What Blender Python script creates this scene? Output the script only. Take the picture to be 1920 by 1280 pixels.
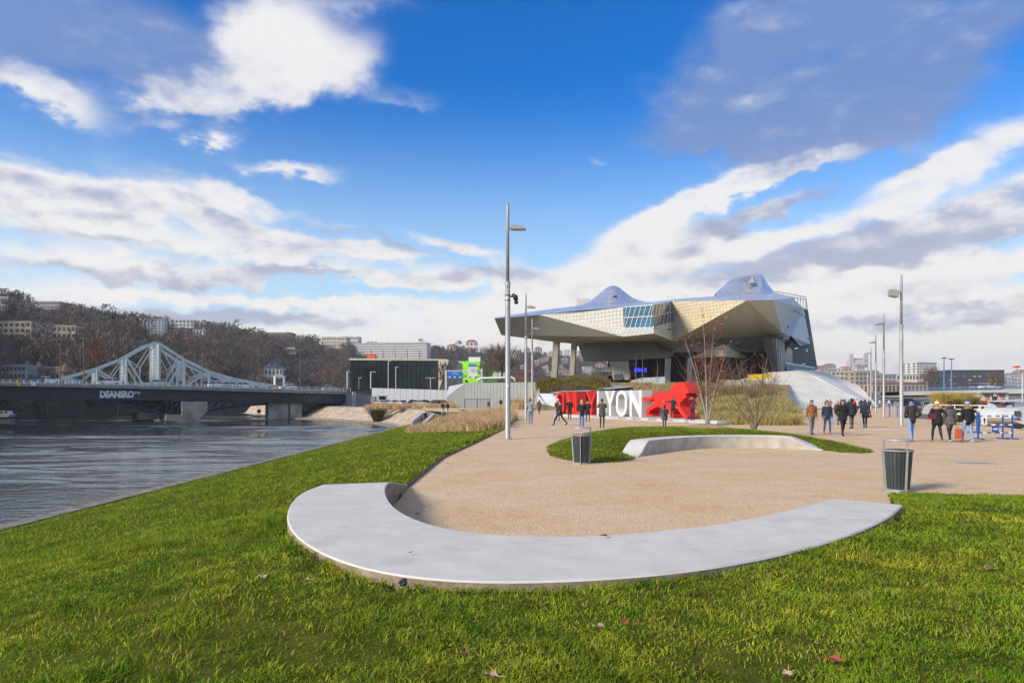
import bpy, bmesh, math, random
import numpy as np
from mathutils import Vector, Matrix, Quaternion, noise as mnoise
from mathutils.geometry import tessellate_polygon
R = math.radians
for o in list(bpy.data.objects): bpy.data.objects.remove(o)
S = bpy.context.scene
COL = S.collection
# ---------------------------------------------------------------- camera
F = 1280.0; CH = 1.75; HY = 747.0
cd = bpy.data.cameras.new('camera'); cam = bpy.data.objects.new('camera', cd); COL.objects.link(cam)
cam.location = (0, 0, CH); cam.rotation_euler = (R(90), 0, 0)
cd.lens = 24; cd.sensor_width = 36; cd.shift_y = (HY-640)/1920.0; cd.clip_start = 0.05; cd.clip_end = 9000
S.camera = cam
# ---------------------------------------------------------------- light
SUN_EL, SUN_AZ = 29.0, 235.0      # azimuth clockwise from +Y (ahead): sun is to the left and a little behind the viewer
sd = bpy.data.lights.new('sun', 'SUN'); sun = bpy.data.objects.new('sun', sd); COL.objects.link(sun)
sd.energy = 3.0; sd.angle = R(16); sd.color = (1.0, 0.86, 0.66)
to_sun = Vector((math.sin(R(SUN_AZ))*math.cos(R(SUN_EL)), math.cos(R(SUN_AZ))*math.cos(R(SUN_EL)), math.sin(R(SUN_EL))))
sun.rotation_euler = to_sun.to_track_quat('Z', 'Y').to_euler(); sun.location = (-60, -40, 60)
S.view_settings.view_transform = 'Standard'; S.view_settings.look = 'None'
S.view_settings.exposure = 0.75; S.view_settings.gamma = 1.0; S.view_settings.use_curve_mapping = False
S.cycles.use_denoising = True
S.cycles.max_bounces = 6; S.cycles.diffuse_bounces = 3; S.cycles.glossy_bounces = 3; S.cycles.transmission_bounces = 3
S.cycles.caustics_reflective = False; S.cycles.caustics_refractive = False

# ---------------------------------------------------------------- sky with clouds (world directions only)
def build_world():
    w = bpy.data.worlds.new('World'); S.world = w; w.use_nodes = True
    nt = w.node_tree; N = nt.nodes; L = nt.links
    for n in list(N): N.remove(n)
    def val(x):
        return x
    def lk(a, s):
        if isinstance(a, (int, float)): s.default_value = a
        elif isinstance(a, tuple): s.default_value = a
        else: L.new(a, s)
    def M(op, a, b=0.0, c=None, clamp=False):
        n = N.new('ShaderNodeMath'); n.operation = op; n.use_clamp = clamp
        lk(a, n.inputs[0]); lk(b, n.inputs[1])
        if c is not None: lk(c, n.inputs[2])
        return n.outputs[0]
    def smooth(x, a, b):
        n = N.new('ShaderNodeMapRange'); n.interpolation_type = 'SMOOTHERSTEP'
        lk(x, n.inputs[0]); n.inputs[1].default_value = a; n.inputs[2].default_value = b
        n.inputs[3].default_value = 0; n.inputs[4].default_value = 1
        return n.outputs[0]
    def mixc(f, a, b):
        n = N.new('ShaderNodeMix'); n.data_type = 'RGBA'
        lk(f, n.inputs[0]); lk(a, n.inputs[6]); lk(b, n.inputs[7]); return n.outputs[2]
    def comb(x, y, z):
        n = N.new('ShaderNodeCombineXYZ'); lk(x, n.inputs[0]); lk(y, n.inputs[1]); lk(z, n.inputs[2]); return n.outputs[0]
    def noise(vec, scale, detail, rough=0.55, dist=0.0):
        n = N.new('ShaderNodeTexNoise'); n.noise_dimensions = '3D'
        L.new(vec, n.inputs['Vector']); n.inputs['Scale'].default_value = scale; n.inputs['Detail'].default_value = detail
        n.inputs['Roughness'].default_value = rough; n.inputs['Distortion'].default_value = dist
        return n.outputs[0]
    tc = N.new('ShaderNodeTexCoord'); sp = N.new('ShaderNodeSeparateXYZ'); L.new(tc.outputs['Generated'], sp.inputs[0])
    x, y, z = sp.outputs
    hyp = M('SQRT', M('ADD', M('MULTIPLY', x, x), M('MULTIPLY', y, y)))
    az = M('MULTIPLY', M('ARCTAN2', x, y), 180/math.pi)
    el = M('MULTIPLY', M('ARCTAN2', z, hyp), 180/math.pi)
    # cloud plane coordinates for the noise (clouds flatten towards the horizon)
    zz = M('ADD', M('MAXIMUM', z, 0.0), 0.16)
    pu = M('DIVIDE', x, zz); pv = M('DIVIDE', y, zz)
    pc = comb(pu, pv, 0.0)
    ang = comb(M('MULTIPLY', az, 0.1), M('MULTIPLY', el, 0.19), 3.0)
    n1 = noise(ang, 1.1, 6.0, 0.56)                # billows
    n2 = noise(pc, 0.75, 4.0, 0.5)                       # general cover
    n3 = noise(ang, 3.4, 4.0, 0.6)                  # small billows
    n4 = noise(comb(M('ADD', M('MULTIPLY', az, 0.1), 0.03), M('ADD', M('MULTIPLY', el, 0.19), 0.16), 3.0), 1.1, 4.0, 0.5)
    wob = M('MULTIPLY', M('SUBTRACT', n1, 0.5), 9.0); wob2 = M('MULTIPLY', M('SUBTRACT', n3, 0.5), 6.0)
    azw = M('ADD', az, wob); elw = M('ADD', el, M('MULTIPLY', M('ADD', wob, wob2), 0.42))
    aw = comb(azw, elw, 0.0)
    k = math.degrees(1/F)*0.92
    def total(lst):
        """soft ellipses of cloud, centred on the sky directions that the photograph shows at px, py"""
        t = 0.0
        for px, py, rx, ry, amp, rot in lst:
            u = (px-960)/F; v = (HY-py)/F
            a0 = math.degrees(math.atan2(u, 1)); e0 = math.degrees(math.atan2(v, math.hypot(u, 1)))
            n = N.new('ShaderNodeMapping'); n.vector_type = 'TEXTURE'; L.new(aw, n.inputs[0])
            n.inputs[1].default_value = (a0, e0, 0); n.inputs[2].default_value = (0, 0, R(rot)); n.inputs[3].default_value = (rx*k, ry*k, 1)
            d = N.new('ShaderNodeVectorMath'); d.operation = 'DOT_PRODUCT'; L.new(n.outputs[0], d.inputs[0]); L.new(n.outputs[0], d.inputs[1])
            t = M('MULTIPLY_ADD', M('POWER', 0.3679, d.outputs['Value']), amp, t)
        return t
    WHITE = [  # bright cloud cover
        (520, 75, 95, 80, 1.3, 10), (440, 165, 150, 42, 1.0, 12), (330, 185, 80, 24, .5, 0), (50, 175, 95, 26, .95, -18), (640, 110, 90, 60, .5, 0), (700, 95, 60, 40, .3, 0),
        (402, 262, 34, 11, .8, 0), (780, 182, 90, 18, .34, 0), (1112, 306, 40, 10, .42, -25), (700, 8, 110, 22, .42, 0),
        (60, 362, 200, 34, 1.3, -2), (270, 362, 180, 28, 1.25, -3), (560, 326, 85, 16, 1.0, -6), (430, 358, 120, 18, .7, -12), (120, 430, 260, 22, .9, 0), (130, 480, 220, 20, .9, 0),
        (520, 448, 170, 20, .9, -10), (540, 490, 160, 18, 1.0, -6), (700, 480, 130, 18, 1.0, -10), (860, 470, 110, 22, 1.1, -14), (760, 535, 160, 12, .8, 0), (330, 548, 260, 13, 1.0, 0), (60, 560, 160, 20, .9, 0), (640, 570, 200, 12, .9, 0), (880, 600, 200, 22, .9, 0), (400, 620, 420, 18, .9, 0), (150, 670, 600, 50, 1.0, 0), (1000, 690, 400, 50, 1.2, 0),
        (1350, 358, 160, 20, 1.2, 16), (1500, 318, 120, 13, .9, 12), (1230, 420, 100, 26, 1.1, 20), (1110, 520, 150, 40, 1.4, 16), (1280, 480, 130, 36, 1.2, 6), (1440, 445, 90, 18, .8, 10),
        (1840, 292, 150, 30, 1.2, 22), (1700, 330, 90, 16, .9, 20), (1900, 360, 110, 26, .9, 12), (1600, 410, 120, 16, .8, 12), (1650, 508, 200, 20, 1.0, 4), (1860, 500, 170, 26, 1.1, 0), (1200, 580, 340, 46, 1.4, 0), (1540, 560, 180, 30, 1.2, 0), (1800, 560, 200, 16, 1.0, 0), (1700, 640, 340, 32, 1.2, 0), (1700, 690, 500, 50, 1.3, 0)]
    GREY = [  # thick, shaded cloud: bodies and flat bases
        (110, 60, 240, 95, 1.3, -8), (320, 110, 90, 55, .7, -20), (360, 408, 230, 18, 1.1, -8), (120, 402, 170, 10, .5, 0), (700, 452, 110, 10, .7, -20),
        (1420, 130, 160, 115, 1.45, 20), (1610, 90, 150, 115, 1.4, 30), (1450, 255, 160, 50, 1.1, 0), (1720, 180, 130, 75, .8, 20), (1890, 20, 80, 45, .7, 20),
        (1790, 425, 220, 30, 1.5, 8), (1590, 465, 170, 22, 1.2, 8), (1420, 398, 120, 15, 1.1, 10), (1345, 445, 60, 14, 1.1, 20), (1780, 590, 240, 16, 1.0, 0),
        (860, 522, 120, 16, 1.0, 4), (280, 512, 330, 13, 1.0, 2), (100, 592, 300, 16, .9, 0), (960, 540, 50, 24, .6, 0), (520, 592, 280, 11, .9, 0), (1420, 525, 130, 14, .6, 0), (1000, 650, 300, 12, .5, 0), (1620, 605, 140, 12, .6, 0), (560, 515, 150, 9, .7, -4), (200, 456, 160, 9, .6, 0)]
    wm = total(WHITE); gm = total(GREY)
    # elsewhere the sky simply goes on with the same broken cloud
    front = smooth(M('ABSOLUTE', az), 42, 60); high = smooth(el, 33, 45)
    away = M('MAXIMUM', front, high)
    gen = M('MULTIPLY', away, M('MULTIPLY', smooth(n2, 0.47, 0.62), 1.1))
    gen2 = M('MULTIPLY', away, M('MULTIPLY', smooth(n2, 0.58, 0.75), 0.8))
    near0 = M('SUBTRACT', 1.0, away)
    wm = M('ADD', M('MULTIPLY', wm, near0), gen); gm = M('ADD', M('MULTIPLY', gm, near0), gen2)
    bil = M('ADD', M('MULTIPLY', M('SUBTRACT', n1, 0.5), 1.7), M('MULTIPLY', M('SUBTRACT', n3, 0.5), 0.85))
    allm = M('ADD', wm, gm)
    lim = M('MINIMUM', allm, 1.15)
    dens = smooth(M('ADD', lim, M('MULTIPLY', bil, M('MINIMUM', M('ADD', allm, 0.15), 1.0))), 0.10, 1.12)
    relief = M('MULTIPLY', M('SUBTRACT', n4, n1), M('SUBTRACT', 3.3, M('MULTIPLY', smooth(el, 13, 22), 1.5)))
    frac = M('DIVIDE', gm, M('ADD', M('ADD', wm, gm), 0.05))
    shade = smooth(M('ADD', M('ADD', M('MULTIPLY', frac, 0.95), relief), M('MULTIPLY', M('SUBTRACT', n3, 0.5), 0.55)), -0.02, 1.0)
    sky = N.new('ShaderNodeTexSky'); sky.sky_type = 'NISHITA'; sky.sun_disc = False
    sky.sun_elevation = R(SUN_EL); sky.sun_rotation = R(SUN_AZ); sky.air_density = 1.0; sky.dust_density = 0.3; sky.ozone_density = 2.0; sky.altitude = 200
    hs = N.new('ShaderNodeHueSaturation'); hs.inputs['Saturation'].default_value = SKY_SAT; hs.inputs['Value'].default_value = SKY_VAL; hs.inputs['Hue'].default_value = 0.497
    L.new(sky.outputs[0], hs.inputs['Color'])
    tint = N.new('ShaderNodeMix'); tint.data_type = 'RGBA'; tint.blend_type = 'MULTIPLY'; tint.inputs[0].default_value = 1.0
    L.new(hs.outputs[0], tint.inputs[6]); tint.inputs[7].default_value = (0.0, 0.88, 1.30, 1)
    hz = smooth(el, 1.0, 27.0)      # pale air near the horizon
    skyc = mixc(M('MULTIPLY', M('SUBTRACT', 1.0, hz), 0.92), tint.outputs[2], (3.9, 5.1, 6.0, 1))
    lit = mixc(smooth(el, 0, 20), (5.95, 5.7, 5.4, 1), (5.5, 5.4, 5.4, 1))
    dark = mixc(smooth(el, 8, 24), (2.9, 3.0, 3.8, 1), (1.05, 1.75, 3.6, 1))
    cl = mixc(shade, lit, dark)
    out = mixc(M('MULTIPLY', dens, 0.96), skyc, cl)
    bg = N.new('ShaderNodeBackground'); bg.inputs['Strength'].default_value = 0.1; L.new(out, bg.inputs['Color'])
    wo = N.new('ShaderNodeOutputWorld'); L.new(bg.outputs[0], wo.inputs['Surface'])
    w.cycles.sampling_method = 'MANUAL'; w.cycles.sample_map_resolution = 512
SKY_SAT, SKY_VAL = 1.45, 0.86
build_world()

# ================================================================ helpers
def W(px, py, d):
    """a point of the place that the photograph shows at px, py (1920 x 1280), d metres ahead"""
    return Vector(((px-960)/F*d, d, CH+(HY-py)/F*d))
def gd(py, z=0.0): return (CH-z)*F/(py-HY)                 # distance of a ground point seen at row py
def G(px, py, z=0.0): return W(px, py, gd(py, z))
def ss(a, b, x):
    t = min(1, max(0, (x-a)/(b-a))); return t*t*(3-2*t)
def interp(xs, ys, x): return float(np.interp(x, xs, ys))

class MB:
    """collects simple shapes; build() links them as ONE mesh object"""
    def __init__(s): s.v = []; s.f = []; s.m = []; s.uv = {}
    def add(s, vs, fs, m=0):
        b = len(s.v); s.v += [tuple(v) for v in vs]
        for f in fs: s.f.append(tuple(i+b for i in f)); s.m.append(m)
        return s
    def box(s, c, size, rz=0.0, m=0, taper=1.0, M=None):
        x, y, z = size[0]/2, size[1]/2, size[2]/2; t = taper
        vs = [Vector(p) for p in ((-x,-y,-z),(x,-y,-z),(x,y,-z),(-x,y,-z),(-x*t,-y*t,z),(x*t,-y*t,z),(x*t,y*t,z),(-x*t,y*t,z))]
        rot = M if M is not None else Matrix.Rotation(rz, 3, 'Z')
        return s.add([rot@v+Vector(c) for v in vs], ((3,2,1,0),(4,5,6,7),(0,1,5,4),(1,2,6,5),(2,3,7,6),(3,0,4,7)), m)
    def bar(s, a, b, w, h=None, m=0, up=(0,0,1)):
        """rectangular bar from a to b"""
        a = Vector(a); b = Vector(b); h = h or w; d = (b-a)
        if d.length < 1e-6: return s
        d.normalize(); u = Vector(up)
        if abs(d.dot(u)) > 0.98: u = Vector((1,0,0)) if abs(d.x) < .9 else Vector((0,1,0))
        r = d.cross(u).normalized(); u = r.cross(d)
        vs = []
        for p in (a, b):
            for i, j in ((-1,-1),(1,-1),(1,1),(-1,1)): vs.append(p+r*(i*w/2)+u*(j*h/2))
        return s.add(vs, ((0,1,2,3),(7,6,5,4),(0,4,5,1),(1,5,6,2),(2,6,7,3),(3,7,4,0)), m)
    def tube(s, pts, rad, n=8, m=0, caps=True, sq=None):
        """round tube through pts; rad one number or one per point (or (rx, ry) pairs)"""
        pts = [Vector(p) for p in pts]; k = len(pts)
        if not hasattr(rad, '__len__'): rad = [rad]*k
        rings = []; prev = None
        for i, p in enumerate(pts):
            d = (pts[min(i+1, k-1)]-pts[max(i-1, 0)])
            d = d.normalized() if d.length > 1e-9 else Vector((0,0,1))
            if prev is None:
                u = Vector((1,0,0)) if abs(d.x) < .9 else Vector((0,1,0))
            else: u = prev
            u = (u-d*u.dot(d)); u = u.normalized() if u.length > 1e-6 else d.orthogonal().normalized()
            prev = u; w = d.cross(u); r = rad[i]; rx, ry = r if hasattr(r, '__len__') else (r, r)
            rings.append([p+u*(math.cos(2*math.pi*j/n)*rx)+w*(math.sin(2*math.pi*j/n)*ry) for j in range(n)])
        vs = [v for r_ in rings for v in r_]; fs = []
        for i in range(k-1):
            for j in range(n):
                a = i*n+j; b = i*n+(j+1) % n
                fs.append((a, b, b+n, a+n))
        if caps: fs.append(tuple(range(n-1, -1, -1))); fs.append(tuple((k-1)*n+j for j in range(n)))
        return s.add(vs, fs, m)
    def lathe(s, prof, c=(0,0,0), n=20, m=0, sy=1.0):
        vs = []; fs = []; k = len(prof)
        for r, z in prof:
            for j in range(n): vs.append((c[0]+r*math.cos(2*math.pi*j/n), c[1]+sy*r*math.sin(2*math.pi*j/n), c[2]+z))
        for i in range(k-1):
            for j in range(n):
                a = i*n+j; b = i*n+(j+1) % n; fs.append((a, b, b+n, a+n))
        fs.append(tuple(range(n-1, -1, -1))); fs.append(tuple((k-1)*n+j for j in range(n)))
        return s.add(vs, fs, m)
    def ball(s, c, r, n=10, k=7, m=0):
        c = Vector(c); r = r if hasattr(r, '__len__') else (r, r, r)
        prof = []; vs = []; fs = []
        for i in range(1, k):
            t = math.pi*i/k
            for j in range(n):
                a = 2*math.pi*j/n; vs.append((c.x+r[0]*math.sin(t)*math.cos(a), c.y+r[1]*math.sin(t)*math.sin(a), c.z-r[2]*math.cos(t)))
        for i in range(k-2):
            for j in range(n):
                a = i*n+j; b = i*n+(j+1) % n; fs.append((a, b, b+n, a+n))
        vs += [(c.x, c.y, c.z-r[2]), (c.x, c.y, c.z+r[2])]; lo, hi = (k-1)*n, (k-1)*n+1
        for j in range(n):
            fs.append((lo, (j+1) % n, j)); fs.append((hi, (k-2)*n+j, (k-2)*n+(j+1) % n))
        return s.add(vs, fs, m)
    def prism(s, poly, a, b, m=0):
        """poly: 2-D outline; a(p), b(p) map it to the two end faces"""
        n = len(poly); A = [Vector(a(p)) for p in poly]; B = [Vector(b(p)) for p in poly]
        tris = tessellate_polygon([[Vector((p[0], p[1], 0)) for p in poly]])
        area = sum(poly[i][0]*poly[(i+1) % n][1]-poly[(i+1) % n][0]*poly[i][1] for i in range(n))
        fs = []
        for t in tris: fs.append(tuple(t)); fs.append(tuple(i+n for i in t[::-1]))
        for i in range(n):
            j = (i+1) % n; fs.append((i, j, j+n, i+n))
        return s.add(A+B, fs, m)
    def ring(s, outer, inner, a, b, m=0):
        """like prism, for an outline with a hole; outer and inner have the same count"""
        n = len(outer); vs = [a(p) for p in outer]+[a(p) for p in inner]+[b(p) for p in outer]+[b(p) for p in inner]; fs = []
        for i in range(n):
            j = (i+1) % n
            fs += [(i, j, n+j, n+i), (2*n+j, 2*n+i, 3*n+i, 3*n+j), (j, i, 2*n+i, 2*n+j), (n+i, n+j, 3*n+j, 3*n+i)]
        return s.add(vs, fs, m)
    def poly(s, pts, m=0):
        return s.add(pts, [tuple(range(len(pts)))], m)
    def build(s, name, mats, parent=None, smooth=False, loc=None, fix=True):
        me = bpy.data.meshes.new(name); me.from_pydata(s.v, [], s.f); me.update()
        if not isinstance(mats, (list, tuple)): mats = [mats]
        for x in mats: me.materials.append(x)
        if len(mats) > 1: me.polygons.foreach_set('material_index', s.m)
        if fix:
            bm = bmesh.new(); bm.from_mesh(me); bmesh.ops.recalc_face_normals(bm, faces=bm.faces); bm.to_mesh(me); bm.free()
        if smooth: me.polygons.foreach_set('use_smooth', [True]*len(me.polygons))
        o = bpy.data.objects.new(name, me); COL.objects.link(o)
        if parent is not None: o.parent = parent
        if loc is not None: o.location = loc
        return o

def tag(o, label=None, cat=None, group=None, kind=None):
    if label: o['label'] = label
    if cat: o['category'] = cat
    if group: o['group'] = group
    if kind: o['kind'] = kind
    return o
def thing(name, label, cat, loc=(0,0,0), rz=0.0, group=None):
    o = bpy.data.objects.new(name, None); COL.objects.link(o); o.empty_display_size = 0.2
    o.location = loc; o.rotation_euler = (0, 0, rz)
    return tag(o, label, cat, group)
def copy_tree(o, parent=None):
    c = o.copy(); COL.objects.link(c)
    if parent is not None: c.parent = parent
    for ch in list(o.children): copy_tree(ch, c)
    return c
def np_mesh(name, verts, tris, mat, cols=None, smooth=False):
    """big triangle meshes straight from arrays; cols: per-vertex colour"""
    me = bpy.data.meshes.new(name); nv, nf = len(verts), len(tris)
    me.vertices.add(nv); me.vertices.foreach_set('co', np.asarray(verts, 'f').ravel())
    me.loops.add(nf*3); me.loops.foreach_set('vertex_index', np.asarray(tris, 'i').ravel())
    me.polygons.add(nf); me.polygons.foreach_set('loop_start', np.arange(0, nf*3, 3, dtype='i')); me.polygons.foreach_set('loop_total', np.full(nf, 3, 'i'))
    if cols is not None:
        at = me.color_attributes.new('tint', 'FLOAT_COLOR', 'POINT'); c4 = np.ones((nv, 4), 'f'); c4[:, :3] = cols; at.data.foreach_set('color', c4.ravel())
    me.update(); me.validate(); me.materials.append(mat)
    if smooth: me.polygons.foreach_set('use_smooth', [True]*nf)
    o = bpy.data.objects.new(name, me); COL.objects.link(o); return o

# ---------------------------------------------------------------- materials
MATS = {}
def srgb(r, g, b):
    f = lambda c: (c/255/12.92) if c/255 <= .04045 else ((c/255+.055)/1.055)**2.4
    return (f(r), f(g), f(b))
def mat(name, col=(.5,.5,.5), rough=.6, metal=0.0, var=0.0, vscale=3.0, bump=0.0, bscale=20.0, col2=None, spec=.5, alpha=None, emit=None, attr=False, sheen=0.0, detail=5.0, coords='Object', trans=0.0):
    """procedural Principled material: base colour with noise variation, fine bump"""
    if name in MATS: return MATS[name]
    m = bpy.data.materials.new(name); m.use_nodes = True; nt = m.node_tree; N = nt.nodes; L = nt.links
    b = N['Principled BSDF']; b.inputs['Roughness'].default_value = rough; b.inputs['Metallic'].default_value = metal
    b.inputs['Specular IOR Level'].default_value = spec
    tc = N.new('ShaderNodeTexCoord')
    if attr:
        a = N.new('ShaderNodeAttribute'); a.attribute_name = 'tint'; base = a.outputs['Color']
    else: base = None
    if var > 0 or col2 is not None:
        nz = N.new('ShaderNodeTexNoise'); nz.inputs['Scale'].default_value = vscale; nz.inputs['Detail'].default_value = detail
        L.new(tc.outputs[coords], nz.inputs['Vector'])
        mx = N.new('ShaderNodeMix'); mx.data_type = 'RGBA'
        rp = N.new('ShaderNodeMapRange'); rp.inputs[1].default_value = .33; rp.inputs[2].default_value = .67; L.new(nz.outputs[0], rp.inputs[0]); L.new(rp.outputs[0], mx.inputs[0])
        c2 = col2 if col2 is not None else tuple(min(1, c*(1+var)) for c in col)
        c1 = col if col2 is not None else tuple(c*(1-var) for c in col)
        if base is not None:
            mu = N.new('ShaderNodeMix'); mu.data_type = 'RGBA'; mu.blend_type = 'MULTIPLY'; mu.inputs[0].default_value = 1; L.new(base, mu.inputs[6])
            mx.inputs[6].default_value = (1-var,)*3+(1,); mx.inputs[7].default_value = (1+var,)*3+(1,); L.new(mx.outputs[2], mu.inputs[7]); L.new(mu.outputs[2], b.inputs['Base Color'])
        else:
            mx.inputs[6].default_value = (*c1, 1); mx.inputs[7].default_value = (*c2, 1); L.new(mx.outputs[2], b.inputs['Base Color'])
    elif base is not None: L.new(base, b.inputs['Base Color'])
    else: b.inputs['Base Color'].default_value = (*col, 1)
    if bump > 0:
        nb = N.new('ShaderNodeTexNoise'); nb.inputs['Scale'].default_value = bscale; nb.inputs['Detail'].default_value = 4; L.new(tc.outputs[coords], nb.inputs['Vector'])
        bp = N.new('ShaderNodeBump'); bp.inputs['Strength'].default_value = bump; bp.inputs['Distance'].default_value = .02; L.new(nb.outputs[0], bp.inputs['Height']); L.new(bp.outputs[0], b.inputs['Normal'])
    if emit: b.inputs['Emission Color'].default_value = (*emit[:3], 1); b.inputs['Emission Strength'].default_value = emit[3]
    if trans > 0:
        b.inputs['Transmission Weight'].default_value = trans
    if attr == 'leaf':      # thin blades pass some light
        tr = N.new('ShaderNodeBsdfTranslucent'); ms = N.new('ShaderNodeMixShader'); ms.inputs[0].default_value = .3
        src = b.inputs['Base Color'].links[0].from_socket; L.new(src, tr.inputs['Color'])
        L.new(b.outputs[0], ms.inputs[1]); L.new(tr.outputs[0], ms.inputs[2]); L.new(ms.outputs[0], N['Material Output'].inputs['Surface'])
    MATS[name] = m; return m
def glass(name, col, rough=.06, var=.25, vscale=.3):
    return mat(name, col, rough, 0.0, var, vscale, spec=1.0)
steel = mat('galvanised steel', (.36,.36,.355), .5, .35, .08, 2)
steel_light = mat('light grey coated steel', (.55,.56,.57), .5, .1, .05, 2)
conc = mat('pale concrete', (.43,.43,.43), .85, 0, .12, 1.5, .25, 60, detail=9)
conc_dark = mat('weathered concrete', (.27,.255,.235), .9, 0, .25, .8, .3, 12, detail=8)
black = mat('black paint', (.018,.019,.021), .5)
white = mat('white paint', (.74,.74,.73), .5, 0, .05, 4)
rubber = mat('black rubber', (.02,.02,.02), .8)
tin = mat('grey metal cladding', (.33,.34,.345), .5, .2, .06, .6)

# ================================================================ ground, water, lawn
rng = np.random.default_rng(7); random.seed(7)
WATER = -3.0
def water_mat():
    m = bpy.data.materials.new('river water'); m.use_nodes = True; nt = m.node_tree; N = nt.nodes; L = nt.links; b = N['Principled BSDF']
    b.inputs['Base Color'].default_value = (.016,.024,.03,1); b.inputs['Roughness'].default_value = .07; b.inputs['IOR'].default_value = 1.33
    tc = N.new('ShaderNodeTexCoord'); prev = None
    for sc, rot, st, dist, det in (((.9,2.2,1), -.12, .6, .06, 3), ((3.2,7,1), .3, .5, .02, 2)):
        mp = N.new('ShaderNodeMapping'); mp.inputs['Scale'].default_value = sc; mp.inputs['Rotation'].default_value = (0,0,rot); L.new(tc.outputs['Object'], mp.inputs[0])
        nz = N.new('ShaderNodeTexNoise'); nz.inputs['Scale'].default_value = 1; nz.inputs['Detail'].default_value = det; L.new(mp.outputs[0], nz.inputs['Vector'])
        bp = N.new('ShaderNodeBump'); bp.inputs['Strength'].default_value = st; bp.inputs['Distance'].default_value = dist; L.new(nz.outputs[0], bp.inputs['Height'])
        if prev: L.new(prev, bp.inputs['Normal'])
        prev = bp.outputs[0]
    L.new(prev, b.inputs['Normal']); return m
rivm = water_mat()
wm = MB(); wm.poly([(-2500,-60,WATER-.14),(2500,-60,WATER-.14),(2500,5000,WATER-.14),(-2500,5000,WATER-.14)])
tag(wm.build('river', rivm), kind='structure')
# the reach of the river in view gets real wavelets
def wavelets(x, y):
    r = np.random.default_rng(5); z = np.zeros_like(x)
    for i in range(34):
        lam = .75*1.115**i; a = r.normal(.12, .32); k = 2*np.pi/lam; z += .0036*lam**.75*np.sin(k*(x*np.sin(a)+y*np.cos(a))+r.uniform(0, 6.28))
    pat = np.zeros_like(x)
    for i in range(7): a = r.uniform(-.6, .6); k = 2*np.pi/r.uniform(9, 60); pat += np.sin(k*(x*.35*np.sin(a)+y*np.cos(a))+r.uniform(0, 6.28))
    return z*np.clip(.7+.38*pat, .08, 1.9)
wy = 16*np.exp(np.arange(0, 430)*.0058); wx = np.arange(-175, -16.9, .55)
WX, WY = np.meshgrid(wx, wy); WZ = wavelets(WX, WY)*np.clip((WX+175)/8, 0, 1)*np.clip((195-WY)/30, .0, 1); V = np.stack([WX, WY, WZ+WATER], -1).reshape(-1, 3); idx = np.arange(len(V)).reshape(WX.shape)
q = np.stack([idx[:-1,:-1], idx[:-1,1:], idx[1:,1:], idx[1:,:-1]], -1).reshape(-1, 4)
tag(np_mesh('river', V, np.concatenate([q[:, [0,1,2]], q[:, [0,2,3]]]), rivm, smooth=True), kind='structure')
def gravel_mat():
    m = bpy.data.materials.new('pink beige gravel'); m.use_nodes = True; nt = m.node_tree; N = nt.nodes; L = nt.links; b = N['Principled BSDF']; b.inputs['Roughness'].default_value = .95
    tc = N.new('ShaderNodeTexCoord')
    def nz(sc, det, r=.5):
        n = N.new('ShaderNodeTexNoise'); n.inputs['Scale'].default_value = sc; n.inputs['Detail'].default_value = det; n.inputs['Roughness'].default_value = r; L.new(tc.outputs['Object'], n.inputs['Vector']); return n.outputs[0]
    def mix(f, a, c, lo, hi):
        mr = N.new('ShaderNodeMapRange'); mr.inputs[1].default_value = lo; mr.inputs[2].default_value = hi; L.new(f, mr.inputs[0])
        x = N.new('ShaderNodeMix'); x.data_type = 'RGBA'; L.new(mr.outputs[0], x.inputs[0])
        for s_, v in ((x.inputs[6], a), (x.inputs[7], c)):
            if isinstance(v, tuple): s_.default_value = (*v, 1)
            else: L.new(v, s_)
        return x.outputs[2]
    c = mix(nz(.55, 8, .7), (.60,.40,.225), (.64,.485,.32), .38, .62)
    vo = N.new('ShaderNodeTexVoronoi'); vo.inputs['Scale'].default_value = 60; L.new(tc.outputs['Object'], vo.inputs['Vector'])
    hv = N.new('ShaderNodeHueSaturation'); L.new(c, hv.inputs['Color']); sp = N.new('ShaderNodeSeparateXYZ'); L.new(vo.outputs['Color'], sp.inputs[0])
    mr = N.new('ShaderNodeMapRange'); mr.inputs[3].default_value = .72; mr.inputs[4].default_value = 1.28; L.new(sp.outputs[0], mr.inputs[0]); L.new(mr.outputs[0], hv.inputs['Value'])
    c2 = mix(nz(1.7, 6, .65), hv.outputs[0], (.50,.32,.17), .54, .8)
    L.new(c2, b.inputs['Base Color'])
    bp = N.new('ShaderNodeBump'); bp.inputs['Strength'].default_value = .8; bp.inputs['Distance'].default_value = .012; L.new(vo.outputs['Distance'], bp.inputs['Height']); bp.invert = True; L.new(bp.outputs[0], b.inputs['Normal'])
    return m
gravel = gravel_mat()
# base land: one sheet out to the horizon on our side of the river
land = MB(); dirt = mat('city ground', (.16,.145,.125), .95, 0, .3, .05)
quayR = [(19,-15),(22,10),(26,30),(33,45),(52,85),(76,135),(150,300),(420,900),(1500,3600)]
shore = [(-17.3,-15),(-17.3,104),(-19,112),(-24,124),(-32,136),(-42,149),(-50,158),(-62,170),(-85,215),(-105,320),(-120,480),(-90,700),(100,1500),(400,3600)]
inner0 = [(-2.0,-15),(-2.0,20),(-1.3,28),(-.35,40),(.55,58),(.05,75),(-5.9,92)]
inner = [(-13,104),(-15,116),(-20,130),(-27,142),(-38,155),(-46,164),(-56,176),(-82,215),(-103,320),(-118,480),(-88,700),(100,1500),(400,3600)]
pts = [(x, y, -.05) for x, y in quayR[:-1]]+[(2500,3600,-.05)]+[(x, y, -.05) for x, y in (inner0+inner)[::-1]]
land.prism([(p[0], p[1]) for p in pts], lambda p: (p[0], p[1], -.05), lambda p: (p[0], p[1], -4))
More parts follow.
